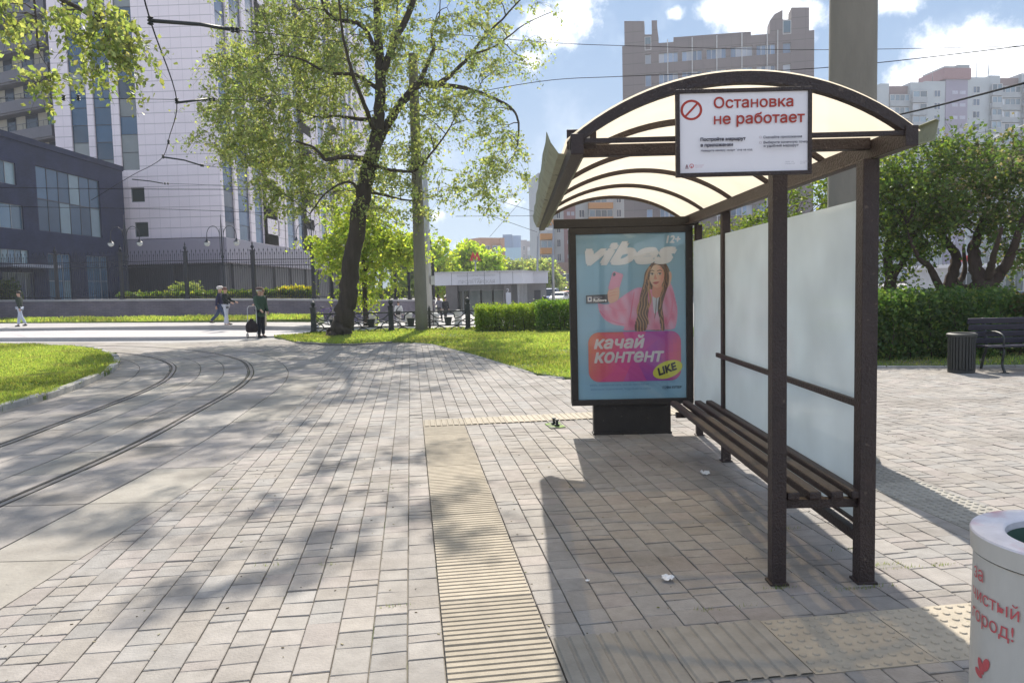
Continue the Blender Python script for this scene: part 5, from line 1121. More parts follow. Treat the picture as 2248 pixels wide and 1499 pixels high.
M_lamp = mat('lamp_iron', (.02, .022, .028), .4, .3, var=.1); M_globe = mat('lamp_globe', (.62, .62, .62), .15, var=.03)
lmp = thing('street_lamp', '', 'street lamp', (0, 0, 0), 'double armed street lamps behind the iron fence')
part('pole', M_lamp, lambda mb: (mb.tube([(0, 0, 0), (0, 0, 1.2), (0, 0, 1.25), (0, 0, 6.2), (0, 0, 6.9)], [.11, .09, .05, .04, .012], 10), mb.lathe([(.09, 4.1), (.1, 4.2), (.05, 4.3)], n=10), mb.tube([(-.12, 0, 4.3), (-.12, 0, 6.0)], .018, 6), mb.tube([(.12, 0, 4.3), (.12, 0, 6.0)], .018, 6)), lmp)
for sgn in (-1, 1):
    part('arm', M_lamp, lambda mb: mb.tube([(sgn*(.12 + .42*(1 - math.cos(t))), 0, 5.55 + .62*math.sin(t)) for t in np.linspace(0, math.pi, 11)] + [(sgn*.96, 0, 5.35)], .022, 6), lmp)
    hd_ = part('lantern', M_lamp, lambda mb: mb.lathe([(.03, .24), (.05, .2), (.09, .1), (.2, 0), (.19, -.02)], (sgn*.96, 0, 5.12), 14), lmp)
    part('globe', M_globe, lambda mb: mb.lathe([(.19, 0), (.185, -.1), (.12, -.2), (.001, -.24)], (sgn*.96, 0, 5.10), 14), hd_)
LS = [(275, 535, 50, 'street lamp in front of the dark brick building, leftmost of the row'), (487, 534, 49, 'street lamp in front of the white tower corner'), (684, 530, 48, 'street lamp beside the leaning tree, half hidden by its leaves')]
for i, (px, py, Y, lab) in enumerate(LS):
    q = P(px, py, Y); loc = (q.x, Y, q.z - 5.05)
    if i == 0: lmp.location = loc; lmp['label'] = lab
    else: dup(lmp, loc, 0, lab)

# ---- ornamental low railing
rl = thing('ornamental_railing', 'low black cast iron railing with urns and scrolls along the lawn edge', 'railing', (-2, 28.4, 0))
M_cast = mat('cast_iron', (.022, .026, .027), .45, var=.25, bump=.2, col2=(.05, .055, .05), c2scale=6)
posts = [P(684, 730, 28.0).x, P(860, 725, 28.4).x, P(1028, 724, 28.4).x, P(1196, 720, 28.4).x, 4.1]; ry = 28.35
for x in posts:
    mb = MB(); mb.box((x - .09, ry - .09, -.03), (x + .09, ry + .09, .92)); mb.box((x - .115, ry - .115, -.03), (x + .115, ry + .115, .1)); mb.box((x - .11, ry - .11, .921), (x + .11, ry + .11, .98)); mb.lathe([(.05, 0), (.06, .04), (.1, .1), (.1, .16), (.05, .22), (.001, .24)], (x, ry, .98), 12); mb.build('post', M_cast, rl, .01)
def spline(mb, pts, r=.023): mb.tube(catmull(pts, 5), r, 5)
for x0, x1 in zip(posts[:-1], posts[1:]):
    mb = MB(); xm = (x0 + x1)/2
    mb.bar((x0 + .09, ry, .715), (x1 - .09, ry, .715), .05, .055); mb.bar((x0 + .09, ry, .19), (x1 - .09, ry, .19), .035, .05)
    mb.box((xm - .045, ry - .04, 0), (xm + .045, ry + .04, .78)); mb.lathe([(.04, 0), (.06, .05), (.03, .1), (.001, .18)], (xm, ry, .78), 8)
    for a, b in ((x0 + .09, xm - .045), (xm + .045, x1 - .09)):
        w = b - a; c = (a + b)/2
        mb.add([(c - .1, ry - .05, .2), (c + .1, ry - .05, .2), (c + .1, ry + .05, .2), (c - .1, ry + .05, .2), (c - .14, ry - .06, .46), (c + .14, ry - .06, .46), (c + .14, ry + .06, .46), (c - .14, ry + .06, .46)], [(3,2,1,0),(4,5,6,7),(0,1,5,4),(1,2,6,5),(2,3,7,6),(3,0,4,7)])
        mb.box((c - .16, ry - .06, .461), (c + .16, ry + .06, .50))
        for s in (-1, 1):
            e = c + s*w/2
            spline(mb, [(e, ry, .66), (c + s*w*.36, ry, .5), (c + s*w*.2, ry, .47), (c + s*.22, ry, .6), (c + s*.08, ry, .69)]); spline(mb, [(e, ry, .30), (c + s*w*.32, ry, .38), (c + s*.14, ry, .3)]); spline(mb, [(e, ry, .42), (c + s*w*.35, ry, .32), (c + s*w*.28, ry, .21)]); spline(mb, [(c + s*w*.42, ry, .01), (c + s*w*.3, ry, .14), (c + s*w*.15, ry, .12), (c + s*.06, ry, .01)])
    mb.build('panel', M_cast, rl, recalc=False)

# ================================================================== TREES AND HEDGES
M_bark = mat('bark', (.055, .042, .032), .95, var=.45, scale=6, stretch=(1, 1, .22), bump=1.0, bscale=22)
M_bark2 = mat('bark_reddish', (.075, .05, .04), .95, var=.4, scale=8, stretch=(1, 1, .3), bump=.8, bscale=30)
M_leaf = leaf_mat('spring_leaf', .55, .03); M_leaf2 = leaf_mat('shrub_leaf', .45, .025)
TY = 26.2
def tp_(px, py, dy=0.): q = P(px, py, TY + dy); return (q.x, q.y, q.z)
def limb(*a): return [(tp_(x, y, dy), r) for x, y, r, dy in a]
big = thing('leaning_tree', 'large leaning spring tree with dark trunk and sparse yellow green leaves on the lawn tip', 'tree', (-6.17, TY, 0))
trunk = [((-6.22, TY, -.1), .47), (tp_(749, 728), .385), (tp_(755, 700), .345)] + limb((764, 640, .315, 0), (775, 560, .29, 0), (789, 470, .275, 0), (803, 400, .26, 0), (815, 350, .25, 0))
limbs = [trunk,
    limb((815, 352, .27, 0), (826, 300, .21, -.1), (833, 240, .185, -.1), (836, 180, .18, -.1), (832, 120, .15, 0), (829, 60, .13, 0), (826, -20, .11, .1), (815, -140, .08, .3), (795, -260, .05, .5), (780, -360, .03, .6)),
    limb((836, 178, .13, -.1), (852, 130, .12, -.2), (872, 80, .11, -.4), (898, 30, .10, -.6), (912, -20, .09, -.8), (935, -130, .06, -1.2), (950, -260, .03, -1.5)),
    limb((816, 350, .2, 0), (836, 300, .16, .1), (868, 245, .14, .2), (905, 200, .14, .3), (925, 182, .15, .3), (945, 186, .13, .3), (958, 188, .12, .3)),
    limb((920, 186, .10, .3), (938, 140, .075, .6), (953, 105, .06, .8), (948, 70, .045, 1.0), (965, 35, .03, 1.1)),
    limb((955, 187, .09, .3), (1000, 190, .075, .2), (1060, 206, .055, 0), (1120, 236, .042, -.3), (1138, 270, .034, -.5), (1136, 320, .024, -.5)),
    limb((958, 187, .10, .3), (990, 165, .075, .2), (1008, 148, .065, .2), (1040, 112, .05, .1), (1070, 75, .04, 0), (1110, 35, .03, -.2), (1160, -20, .02, -.5)),
    limb((1030, 122, .04, .1), (1090, 100, .03, .4), (1150, 55, .02, .7), (1215, 25, .012, 1.0)),
    limb((826, 120, .09, 0), (800, 62, .08, -.3), (770, 48, .075, -.6), (735, 42, .06, -.8), (712, 18, .045, -1.0), (700, -30, .03, -1.2)),
    limb((812, 352, .12, 0), (770, 345, .09, -.7), (742, 346, .075, -1.2), (715, 350, .06, -1.6), (690, 325, .04, -2.2), (650, 310, .025, -2.6)),
    limb((830, 262, .09, 0), (790, 262, .07, .8), (740, 255, .05, 1.4), (700, 258, .04, 1.9), (650, 240, .025, 2.3)),
    limb((834, 200, .08, 0), (780, 165, .06, -.9), (720, 160, .045, -1.6), (660, 130, .03, -2.0), (600, 120, .018, -2.3)),
    limb((815, 360, .08, 0), (850, 372, .06, -.4), (895, 377, .05, -.7), (915, 372, .045, -.8), (945, 340, .035, -1.0), (985, 285, .022, -1.3), (1000, 255, .015, -1.4)),
    limb((832, 240, .10, 0), (830, 190, .08, 1.5), (850, 120, .06, 2.8), (870, 40, .045, 3.6), (880, -80, .03, 4.0)),
    limb((826, 300, .09, 0), (800, 230, .07, -1.6), (770, 150, .05, -2.8), (750, 60, .035, -3.6), (740, -60, .02, -4.0)),
    limb((815, -140, .05, .3), (760, -220, .035, .2), (690, -280, .02, 0)), limb((935, -130, .05, -1.2), (1010, -200, .03, -1.0), (1080, -240, .02, -.8)),
    limb((795, 440, .06, 0), (770, 400, .045, -.8), (720, 420, .03, -1.5), (680, 470, .02, -2.0)), limb((800, 420, .06, 0), (850, 430, .045, .8), (900, 440, .03, 1.4), (960, 430, .018, 1.8))]
cx_ = lambda px, py, dy=0: tp_(px, py, dy)
envs = [(cx_(620, 210), (2.7, 3.2, 3.0), 92), (cx_(560, 300), (1.9, 2.2, 1.8), 36), (cx_(760, 130), (3.2, 3.4, 2.6), 84), (cx_(1010, 120), (2.5, 2.4, 2.5), 30), (cx_(1090, 70), (1.9, 2.2, 1.5), 20), (cx_(1090, 330), (1.3, 1.7, 1.5), 16), (cx_(1050, 400), (1.8, 1.8, .9), 20),
        (cx_(900, 300), (2.0, 2.4, 1.6), 30), (cx_(690, 380), (2.2, 2.2, 1.1), 32), (cx_(840, 420), (2.0, 2.0, 1.2), 28), (cx_(800, -90), (4.4, 3.8, 2.6), 105), (cx_(830, -330), (3.6, 3.0, 2.8), 66), (cx_(640, 60), (2.8, 2.6, 2.0), 42), (cx_(525, 220), (1.0, 1.5, 1.8), 22), (cx_(490, 130), (.7, 1.2, .7), 9), (cx_(560, 330), (1.3, 1.5, 1.0), 16), (cx_(620, 440, -.5), (1.0, 1.2, .7), 12), (cx_(1020, 230), (1.5, 1.6, .9), 14)]
n_main = grow_tree(big, limbs, envs, M_leaf, M_bark, twigs=7, tlen=.72, per=13, lsize=.068, base=(.20, .24, .10), alt=(.33, .35, .17), pa=.4, spread=.1, droop=.4, rmin=.0055, trunk_sides=16, elong=1.7)

def yt(x, y, z): return (x, y, z)
def simple_tree(name, label, base, h, r, ncl, leafm, bark, cbase, alt, lsize, per=14, twigs=5, tlen=.7, tr=.2, cz=.62, rz=.4, droop=.3, lean=0., extra=None, group=None, seed_limbs=5, pa=.3, rmin=.008, low=.3):
    b = Vector(base); root = thing(name, label, 'tree', base, group)
    limbs = [[((b.x, b.y, b.z - .1), tr), ((b.x + lean*.3, b.y, b.z + h*.25), tr*.8), ((b.x + lean*.6, b.y, b.z + h*.5), tr*.55), ((b.x + lean, b.y, b.z + h*.85), tr*.18)]]
    for k in range(seed_limbs):
        a = k*2.4 + random.uniform(-.4, .4); z0 = b.z + h*(low + .4*k/max(1, seed_limbs)); limbs.append([((b.x + lean*.4, b.y, z0), tr*.45), ((b.x + lean*.5 + math.cos(a)*r*.4, b.y + math.sin(a)*r*.4, z0 + h*.14), tr*.28), ((b.x + lean*.6 + math.cos(a)*r*.75, b.y + math.sin(a)*r*.75, z0 + h*.24), tr*.12)])
    envs = [((b.x + lean*.7, b.y, b.z + h*cz), (r, r, h*rz), ncl)] + (extra or [])
    grow_tree(root, limbs, envs, leafm, bark, twigs, tlen, per, lsize, cbase, alt, pa, droop, rmin); return root
# bright young tree behind the leaning trunk
simple_tree('maple_tree', 'bright yellow green maple growing behind the leaning trunk', (-6.9, 34.2, 0), 7.6, 1.75, 60, M_leaf, M_bark, (.28, .35, .06), (.40, .44, .09), .11, 19, 6, .8, .13, .5, .36, .5,
            extra=[((-8.5, 33.9, 3.5), (.55, 1.0, 1.0), 14), ((-6.0, 34.2, 3.6), (1.3, 1.2, .9), 30), ((-4.8, 34.2, 3.5), (.7, .9, .7), 14)])
# tree whose crown hangs in from beyond the left edge
ovr = thing('overhanging_tree', 'nearer tree whose yellow green leafy branches hang into the top left corner', 'tree', (-14.5, 13.6, 0))
def q3(px, py, Y): q = P(px, py, Y); return (q.x, q.y, q.z)
olimbs = [[((-14.5, 13.6, -.1), .34), ((-14.2, 13.6, 3), .28), ((-13.6, 13.5, 6), .22), ((-12.6, 13.4, 8.5), .15), ((-11, 13, 11), .07)],
          [((-13.6, 13.5, 6.2), .14), ((-12.2, 13.4, 7.4), .10), ((-10.6, 13.3, 7.9), .08), (q3(40, -70, 13.2), .06), (q3(120, -10, 13.1), .045), (q3(170, 18, 13), .035), (q3(235, 60, 12.9), .02)],
          [((-12.6, 13.4, 8.5), .1), ((-10, 12.6, 9.6), .07), ((-7.6, 12.2, 10), .045), ((-5.4, 12, 10.2), .02)], [((-13.4, 13.5, 6.8), .1), ((-11.8, 12.2, 9.2), .07), ((-9.6, 10, 9.8), .04), ((-8, 8.8, 9.6), .02)],
          [(q3(60, -60, 13.2), .04), (q3(75, 0, 13.1), .02), (q3(80, 60, 13), .012), (q3(85, 110, 13), .007)]]
oenv = [(q3(235, 55, 13), (.55, .6, .36), 8), (q3(180, 20, 13), (.6, .8, .25), 6), (q3(275, 115, 12.9), (.28, .4, .25), 5), (q3(190, 140, 13.1), (.15, .3, .06), 2), (q3(100, 170, 13), (.16, .3, .12), 3), (q3(15, 20, 13), (.3, .5, .2), 4), (q3(45, 65, 13.1), (.12, .2, .06), 1), (q3(110, 10, 13), (.2, .3, .05), 2),
        ((-8.2, 11.8, 11.2), (5.4, 4.2, 1.9), 40), ((-13.5, 13, 9), (3, 3.5, 3), 40)]
for px, py in [(690, 1200), (570, 1275), (640, 1105), (330, 1160), (440, 1300), (905, 1110), (890, 1010), (700, 1030), (980, 1185)]:  # unseen leaf clumps, added up the sun's path to shade these paving spots
    g = G(px, py); z = random.uniform(9.2, 10.2); c = g + SUN_DIR*(z/SUN_DIR.z); oenv.append((tuple(c), (random.uniform(.1, .35), random.uniform(.06, .2), .1), 2))
for px, py in [(200, 930), (330, 965), (100, 970), (420, 905), (40, 1040), (250, 880), (130, 1060), (520, 950), (60, 900), (320, 890), (560, 890), (20, 1000), (160, 1010), (420, 985), (620, 935), (100, 1110), (30, 1180)]:  # wider unseen clumps, added to streak the track slabs with shade
    g = G(px, py); z = random.uniform(10.6, 11.8); c = g + SUN_DIR*(z/SUN_DIR.z); oenv.append((tuple(c), (random.uniform(.5, 1.0), random.uniform(.05, .12), .08), 5))
grow_tree(ovr, olimbs, oenv, M_leaf, M_bark, 6, .5, 12, .072, (.21, .25, .09), (.32, .34, .15), .4, .75, .0045, trunk_sides=12)
# trees on the right, behind the hedge: three gnarled stems
def gnarl(px, Y, label, stems, envs, cb, alt, seed, ls=.062, pa=.3, tw=6, per=18):
    b = P(px, 640, Y); root = thing('crab_apple_tree', label, 'tree', (b.x, Y, 0)); limbs = []
    for st_ in stems: limbs.append([((P(x, min(y, 660), Y + dy).x, Y + dy, P(x, y, Y + dy).z if y < 9000 else -.1), r) for x, y, dy, r in st_])
    E_ = [(tuple(P(x, y, Y + dy)), rr, k) for x, y, dy, rr, k in envs]
    grow_tree(root, limbs, E_, M_leaf2, M_bark2, tw, .55, per, ls, cb, alt, pa, .25, .006, .2, trunk_sides=10, elong=1.4)
gnarl(2168, 16.2, 'gnarled many stemmed tree behind the park bench at the right edge',
      [[(2170, 9999, 0, .34), (2168, 690, 0, .30), (2166, 650, 0, .27), (2160, 625, 0, .22)], [(2160, 628, 0, .17), (2143, 590, .1, .14), (2138, 550, .2, .12), (2150, 505, .4, .08), (2170, 450, .6, .05), (2165, 390, .8, .03)], [(2168, 632, 0, .15), (2195, 600, -.1, .12), (2220, 560, -.3, .09), (2240, 500, -.5, .06), (2270, 430, -.6, .035)], [(2165, 628, 0, .1), (2175, 590, -.3, .08), (2182, 560, -.5, .06), (2200, 500, -.9, .03)], [(2150, 615, 0, .07), (2125, 630, .3, .06), (2105, 622, .5, .04), (2090, 590, .8, .02)]],
      [(2180, 430, 0, (1.5, 1.6, 1.05), 33), (2110, 400, .3, (1.0, 1.4, .9), 18), (2250, 400, 0, (1.4, 1.5, 1.2), 26), (2160, 340, .3, (.8, 1.0, .4), 11), (2320, 500, 0, (1.0, 1.4, .8), 12), (2235, 575, .2, (.4, .6, .25), 5)], (.10, .15, .045), (.22, .19, .14), 3, pa=.22)
gnarl(2072, 16.8, 'gnarled tree with forked dark stems behind the middle of the right hedge',
      [[(2076, 9999, 0, .22), (2076, 680, 0, .2), (2075, 640, 0, .17)], [(2075, 645, 0, .13), (2092, 600, 0, .12), (2098, 560, .1, .10), (2085, 540, .2, .08), (2060, 500, .3, .05), (2040, 430, .4, .03)], [(2072, 645, 0, .09), (2052, 610, -.1, .08), (2040, 585, -.2, .065), (2020, 570, -.4, .05), (1995, 520, -.5, .03)], [(2080, 640, 0, .08), (2105, 620, .2, .07), (2118, 590, .3, .05), (2115, 540, .5, .03)]],
      [(2050, 400, 0, (1.1, 1.4, 1.05), 26), (2000, 450, -.2, (.9, 1.2, 1.0), 18), (2060, 470, .2, (1.0, 1.2, .8), 13), (1970, 360, .1, (.7, 1.0, .5), 9), (2010, 520, 0, (.8, 1.0, .35), 6)], (.10, .155, .045), (.20, .25, .05), 4)
gnarl(1948, 17.2, 'dense green tree just right of the concrete pole, behind the hedge',
      [[(1950, 9999, 0, .17), (1950, 660, 0, .15), (1955, 610, 0, .12), (1948, 560, .2, .09), (1960, 480, .3, .06), (1950, 400, .3, .03)], [(1953, 620, 0, .07), (1985, 570, -.2, .055), (2000, 520, -.3, .04), (2010, 450, -.4, .02)]],
      [(1945, 420, 0, (.95, 1.3, 1.1), 24), (1955, 520, 0, (.9, 1.2, .8), 18), (1960, 590, 0, (.6, .8, .4), 6)], (.10, .16, .045), (.20, .26, .05), 5)
gnarl(1742, 19.5, 'green tree seen above the frosted glass, left of the concrete pole',
      [[(1745, 9999, 0, .15), (1745, 660, 0, .13), (1740, 560, 0, .09), (1760, 480, .1, .05)], [(1742, 580, 0, .06), (1700, 500, 0, .04), (1680, 460, 0, .02)]],
      [(1775, 445, 0, (.95, 1.3, .85), 20), (1700, 480, 0, (.6, 1.0, .6), 11), (1760, 560, 0, (1.2, 1.2, .8), 11)], (.10, .15, .03), (.20, .24, .035), 6)
gnarl(1590, 23, 'low yellowish bushy tree seen over the far end of the frosted glass',
      [[(1600, 9999, 0, .12), (1600, 640, 0, .1), (1610, 540, 0, .05)], [(1602, 620, 0, .05), (1550, 540, 0, .03)]],
      [(1560, 525, 0, (.75, 1.0, .42), 11), (1625, 505, 0, (.6, 1.0, .42), 8), (1590, 590, 0, (1.3, 1.2, .8), 11)], (.13, .17, .04), (.22, .23, .05), 7)
# trees round the metro pavilion
for (px, Y, top, rpx, lab, cb, al_c) in [(960, 86, 528, 46, 'bright lime tree left of the red metro letter', (.38, .46, .06), (.48, .52, .09)), (1022, 90, 522, 50, 'bright lime tree directly behind the red metro letter', (.36, .45, .06), (.46, .52, .09)), (1072, 84, 548, 34, 'smaller bright lime tree right of the red metro letter', (.34, .44, .06), (.44, .50, .08)), (900, 80, 515, 40, 'bright lime tree behind the grey-green concrete pole', (.33, .43, .06), (.42, .49, .08))]:
    top_z = P(px, top, Y).z; simple_tree('lime_tree', lab, (P(px, 600, Y).x, Y, -.75), top_z + .75, rpx/F*Y, 90, M_leaf, M_bark, cb, al_c, .34, 9, 5, 1.0, .16, .58, .42, .1, group='bright lime trees behind the metro pavilion', rmin=.02)
for (px, Y, top, rpx, lab) in [(1140, 112, 558, 46, 'soft grey green willow right of the lime trees'), (1192, 108, 566, 38, 'soft grey green willow behind the far lamp posts')]:
    top_z = P(px, top, Y).z; simple_tree('willow_tree', lab, (P(px, 600, Y).x, Y, -.75), top_z + .75, rpx/F*Y, 110, M_leaf, M_bark, (.27, .33, .13), (.34, .37, .17), .32, 9, 5, 1.3, .2, .56, .44, .9, rmin=.02)

def hedge(name, label, poly, z0, z1, n, ls, base, alt, stems=30, cat='hedge', gap=0., pa=.25, fuzz=.05):
    root = thing(name, label, cat, (sum(p[0] for p in poly)/len(poly), sum(p[1] for p in poly)/len(poly), z0)); P_ = np.array(poly); lo, hi = P_.min(0), P_.max(0)
    mb = MB(); pts = []
    while len(pts) < stems:
        x, y = rng.uniform(lo, hi)
        if in_poly(np.array([x]), np.array([y]), poly)[0]: pts.append((x, y))
    for x, y in pts:
        top = z0 + (z1 - z0)*rng.uniform(.6, .95); mb.tube([(x, y, z0 - .03), (x + rng.normal(0, .05), y + rng.normal(0, .05), z0 + (top - z0)*.5), (x + rng.normal(0, .12), y + rng.normal(0, .12), top)], [.014, .01, .004], 4)
    mb.build('stems', M_bark2, root)
    C_ = np.zeros((0, 3))
    while len(C_) < n:
        c = rng.uniform((*lo, z0), (*hi, z1), (n*2, 3)); m = in_poly(c[:, 0], c[:, 1], poly)
        edge = np.minimum(np.minimum(c[:, 0] - lo[0], hi[0] - c[:, 0]), np.minimum(c[:, 1] - lo[1], hi[1] - c[:, 1])); dep = np.minimum(edge, z1 - c[:, 2])
        w = np.exp(-dep/.22)*.9 + .1; clump_ = np.sin(c[:, 0]*5.1 + np.sin(c[:, 2]*6))*np.sin(c[:, 2]*5.7 + 1.7*np.cos(c[:, 0]*3.3))*.5 + .5
        hgt = (c[:, 2] - z0)/(z1 - z0); w *= np.where(hgt < .45, 1 - gap*(1 - hgt/.45), 1)*(.45 + .55*clump_); C_ = np.concatenate([C_, c[m & (rng.random(len(c)) < w)]])
    C_ = C_[:n] + rng.normal(0, fuzz, (n, 3)); C_[:, 2] = np.maximum(C_[:, 2], z0 + .02)
    v, q = leaf_np(C_, ls, 1.5, .0); np_mesh('foliage', v, q, M_leaf2, root, leaf_cols(n, base, .3, alt, pa)); return root
def hx(px, Y): return P(px, 690, Y).x
hedge('hedge', 'clipped bright green hedge by the railing, left of the darker one', [(hx(1045, 26.6), 26.6), (hx(1183, 26.4), 26.4), (hx(1183, 26.4), 27.9), (hx(1045, 26.6), 27.9)], .06, .90, 20000, .045, (.20, .28, .035), (.28, .34, .05), 30, gap=.55)
hedge('hedge', 'taller dark green clipped hedge just left of the lightbox', [(hx(1180, 25.6), 25.6), (hx(1252, 25.6), 25.6), (2.4, 25.6), (2.4, 27.2), (hx(1180, 25.6), 27.2)], .06, 1.02, 13000, .05, (.10, .18, .03), (.17, .25, .04), 26, gap=.6)
hx2 = lambda px, Y: P(px, 720, Y).x
hedge('hedge', 'tall loose dark green hedge behind the dark litter bin', [(5.6, 14.3), (hx2(2175, 14.2), 14.2), (hx2(2215, 14.6), 14.6), (hx2(2215, 15.6), 15.6), (5.5, 15.8)], .04, 1.24, 34000, .052, (.07, .13, .035), (.15, .21, .05), 60, gap=.25, fuzz=.09)
hedge('hedge', 'lower reddish green hedge behind the park bench', [(hx2(2222, 14.6), 14.6), (11.5, 14.4), (11.5, 15.6), (hx2(2222, 15.6), 15.6)], .04, 1.12, 11000, .055, (.06, .10, .022), (.13, .09, .045), 26, gap=.3, fuzz=.07)
gq = lambda px, py, Y: P(px, py, Y)
hedge('hedge', 'low green planting along the top of the stone wall', [(gq(270, 650, 49).x, 48.3), (gq(690, 650, 46.6).x, 46.2), (gq(690, 650, 46.6).x, 47.2), (gq(270, 650, 49).x, 49.4)], 1.05, 1.62, 9000, .16, (.09, .14, .03), (.22, .25, .05), 50, fuzz=.08)
hedge('bush', 'rounded yellow flowering bush on the wall behind the green coat man', [(gq(612, 650, 46.9).x, 46.6), (gq(682, 650, 46.9).x, 46.6), (gq(682, 650, 46.9).x, 47.8), (gq(612, 650, 46.9).x, 47.8)], 1.1, 1.78, 3500, .12, (.40, .36, .03), (.50, .46, .05), 14, 'bush', fuzz=.08)
hedge('bush', 'pale green shrub behind the fence, left of the walking couple', [(gq(386, 640, 49.5).x, 49), (gq(432, 640, 49.5).x, 49), (gq(432, 640, 49.5).x, 50.2), (gq(386, 640, 49.5).x, 50.2)], .9, 2.2, 1700, .14, (.19, .23, .09), (.25, .28, .12), 14, 'bush', fuzz=.14)
hedge('hedge', 'clipped greenery inside the fence, right of the leaning tree', [(gq(740, 650, 49).x, 48.6), (gq(900, 650, 58).x, 58), (gq(912, 650, 58).x, 59.5), (gq(740, 650, 50).x, 50)], .9, 1.5, 4000, .18, (.13, .19, .04), (.22, .26, .05), 24, fuzz=.08)
hedge('bush', 'dark shrub by the brick building entrance, at the left edge', [(gq(-30, 640, 50).x, 50), (gq(22, 640, 50).x, 50), (gq(22, 640, 50).x, 51), (gq(-30, 640, 50).x, 51)], .9, 2.6, 2000, .15, (.06, .10, .03), (.14, .17, .03), 14, 'bush', fuzz=.14)

# ================================================================== PEOPLE
def skin_obj(name, nodes, edges, m, parent, sub=2, smooth=True):
    me = bpy.data.meshes.new('sk'); me.from_pydata([n[0] for n in nodes], edges, []); ob = bpy.data.objects.new('sk', me); COL.objects.link(ob)
    ob.modifiers.new('s', 'SKIN'); dd = me.skin_vertices[0].data
    for i, n in enumerate(nodes): r = n[1]; dd[i].radius = r if isinstance(r, tuple) else (r, r); dd[i].use_root = (i == 0)
    sb = ob.modifiers.new('ss', 'SUBSURF'); sb.levels = sub; sb.render_levels = sub
    dg = bpy.context.evaluated_depsgraph_get(); dg.update(); m2 = bpy.data.meshes.new_from_object(ob.evaluated_get(dg)); m2.name = name
    bpy.data.objects.remove(ob); bpy.data.meshes.remove(me)
    m2.polygons.foreach_set('use_smooth', np.ones(len(m2.polygons), bool)); m2.materials.clear(); m2.materials.append(m)
    o = bpy.data.objects.new(name, m2); COL.objects.link(o); o.parent = parent; return o
M_skin = mat('skin', (.45, .27, .20), .55, var=.08)
def cloth(n, c): return mat('cloth_' + n, c, .9, var=.15, scale=9, bump=.3, bscale=30)
def person(label, loc, rotz, h, jacket, trousers, shoe=(.03, .03, .03), hair=(.04, .03, .025), legs=((.0, .0), (.0, .0)), arms=((.1, .2, .1), (.1, .2, .1)), hat=None, coat=.82, bulk=1., group=None, lean=0.):
    R_ = thing('person', label, 'person', (0, 0, 0), group); V = Vector; hips = [V((-.09, 0, .92)), V((.09, 0, .92))]; L = []
    for hp, (a, k) in zip(hips, legs):
        kn = hp + .43*V((0, -math.sin(a), -math.cos(a))); an = kn + .42*V((0, -math.sin(a - k), -math.cos(a - k))); L.append((kn, an))
    drop = min(an.z for kn, an in L) - .075; dz = V((0, 0, -drop)); ln = lambda z: V((0, -lean*max(0, z - .92), 0))
    nodes = [(V((0, 0, .97)) + dz, .105), (V((0, 0, 1.12)) + dz + ln(1.12), .105), (V((0, 0, 1.32)) + dz + ln(1.32), (.13, .10)), (V((0, .01, 1.46)) + dz + ln(1.46), .06), (V((0, 0, 1.53)) + dz + ln(1.53), .052), (V((0, -.012, 1.60)) + dz + ln(1.6), .072), (V((0, -.005, 1.68)) + dz + ln(1.68), .088), (V((0, .0, 1.745)) + dz + ln(1.74), .05), (V((0, -.11, 1.63)) + dz + ln(1.63), .014)]
    edges = [(0, 1), (1, 2), (2, 3), (3, 4), (4, 5), (5, 6), (6, 7), (5, 8)]; clothes = []
    def add(p, r, par): nodes.append((p, r)); edges.append((par, len(nodes) - 1)); return len(nodes) - 1
    J = [(nodes[0][0] + V((0, 0, -.02)), (.15*bulk, .115*bulk)), (nodes[1][0], (.15*bulk, .12*bulk)), (nodes[2][0], (.175*bulk, .125*bulk)), (nodes[3][0] + V((0, 0, .02)), .075)]; JE = [(0, 1), (1, 2), (2, 3)]
    def jadd(p, r, par): J.append((p, r)); JE.append((par, len(J) - 1)); return len(J) - 1
    hem = jadd(V((0, 0, coat)) + dz, (.165*bulk, .13*bulk), 0)
    for sd, (b, e, out) in zip((-1, 1), arms):
        sh_ = V((sd*.185, 0, 1.41)) + dz + ln(1.41); el = sh_ + .29*V((sd*math.sin(out), -math.sin(b), -math.cos(b))).normalized(); wr = el + .25*V((sd*math.sin(out)*.3, -math.sin(b + e), -math.cos(b + e))).normalized(); dr = (wr - el).normalized(); side = dr.cross(V((sd, 0, 0))).normalized()
        i = add(sh_, .058, 2); i = add(el, .042, i); i = add(wr, .028, i); pm = add(wr + dr*.05, .034, i)
        for k, (o, l) in enumerate(((-.027, .078), (-.009, .09), (.009, .086), (.026, .068))): f1 = add(wr + dr*(.05 + l*.5) + side*o, .009, pm); add(wr + dr*(.05 + l*.9) + side*o + V((-sd*.02, 0, 0)), .008, f1)
        t1 = add(wr + dr*.055 - side*.045, .010, pm); add(wr + dr*.085 - side*.06, .009, t1)
        j = jadd(sh_, .075*bulk, 2); j = jadd(el, .06*bulk, j); jadd(wr - dr*.01, .046*bulk, j)
    T_ = [(V((0, 0, .97)) + dz, (.135, .105))]; TE = []
    for hp, (kn, an), sd in zip(hips, L, (-1, 1)):
        hp = hp + dz; kn = kn + dz; an = an + dz; i = add(hp, .082, 0); i = add(kn, .054, i); i = add(an, .036, i); add(an + V((0, -.11, -.035)), .032, i)
        T_ += [(hp, .10), (kn, .075), (an + V((0, 0, .01)), .066)]; n_ = len(T_); TE += [(0, n_-3), (n_-3, n_-2), (n_-2, n_-1)]
        mb = MB(); mb.tube([an + V((0, .055, -.045)), an + V((0, .0, -.035)), an + V((0, -.09, -.048)), an + V((0, -.165, -.055))], [.03, .045, .042, .022], 8); mb.build('shoe', mat('shoe_%.2f_%.2f_%.2f' % shoe, shoe, .6), R_)
    skin_obj('body', nodes, edges, M_skin, R_); skin_obj('jacket', J, JE, jacket, R_); skin_obj('trousers', T_, TE, trousers, R_)
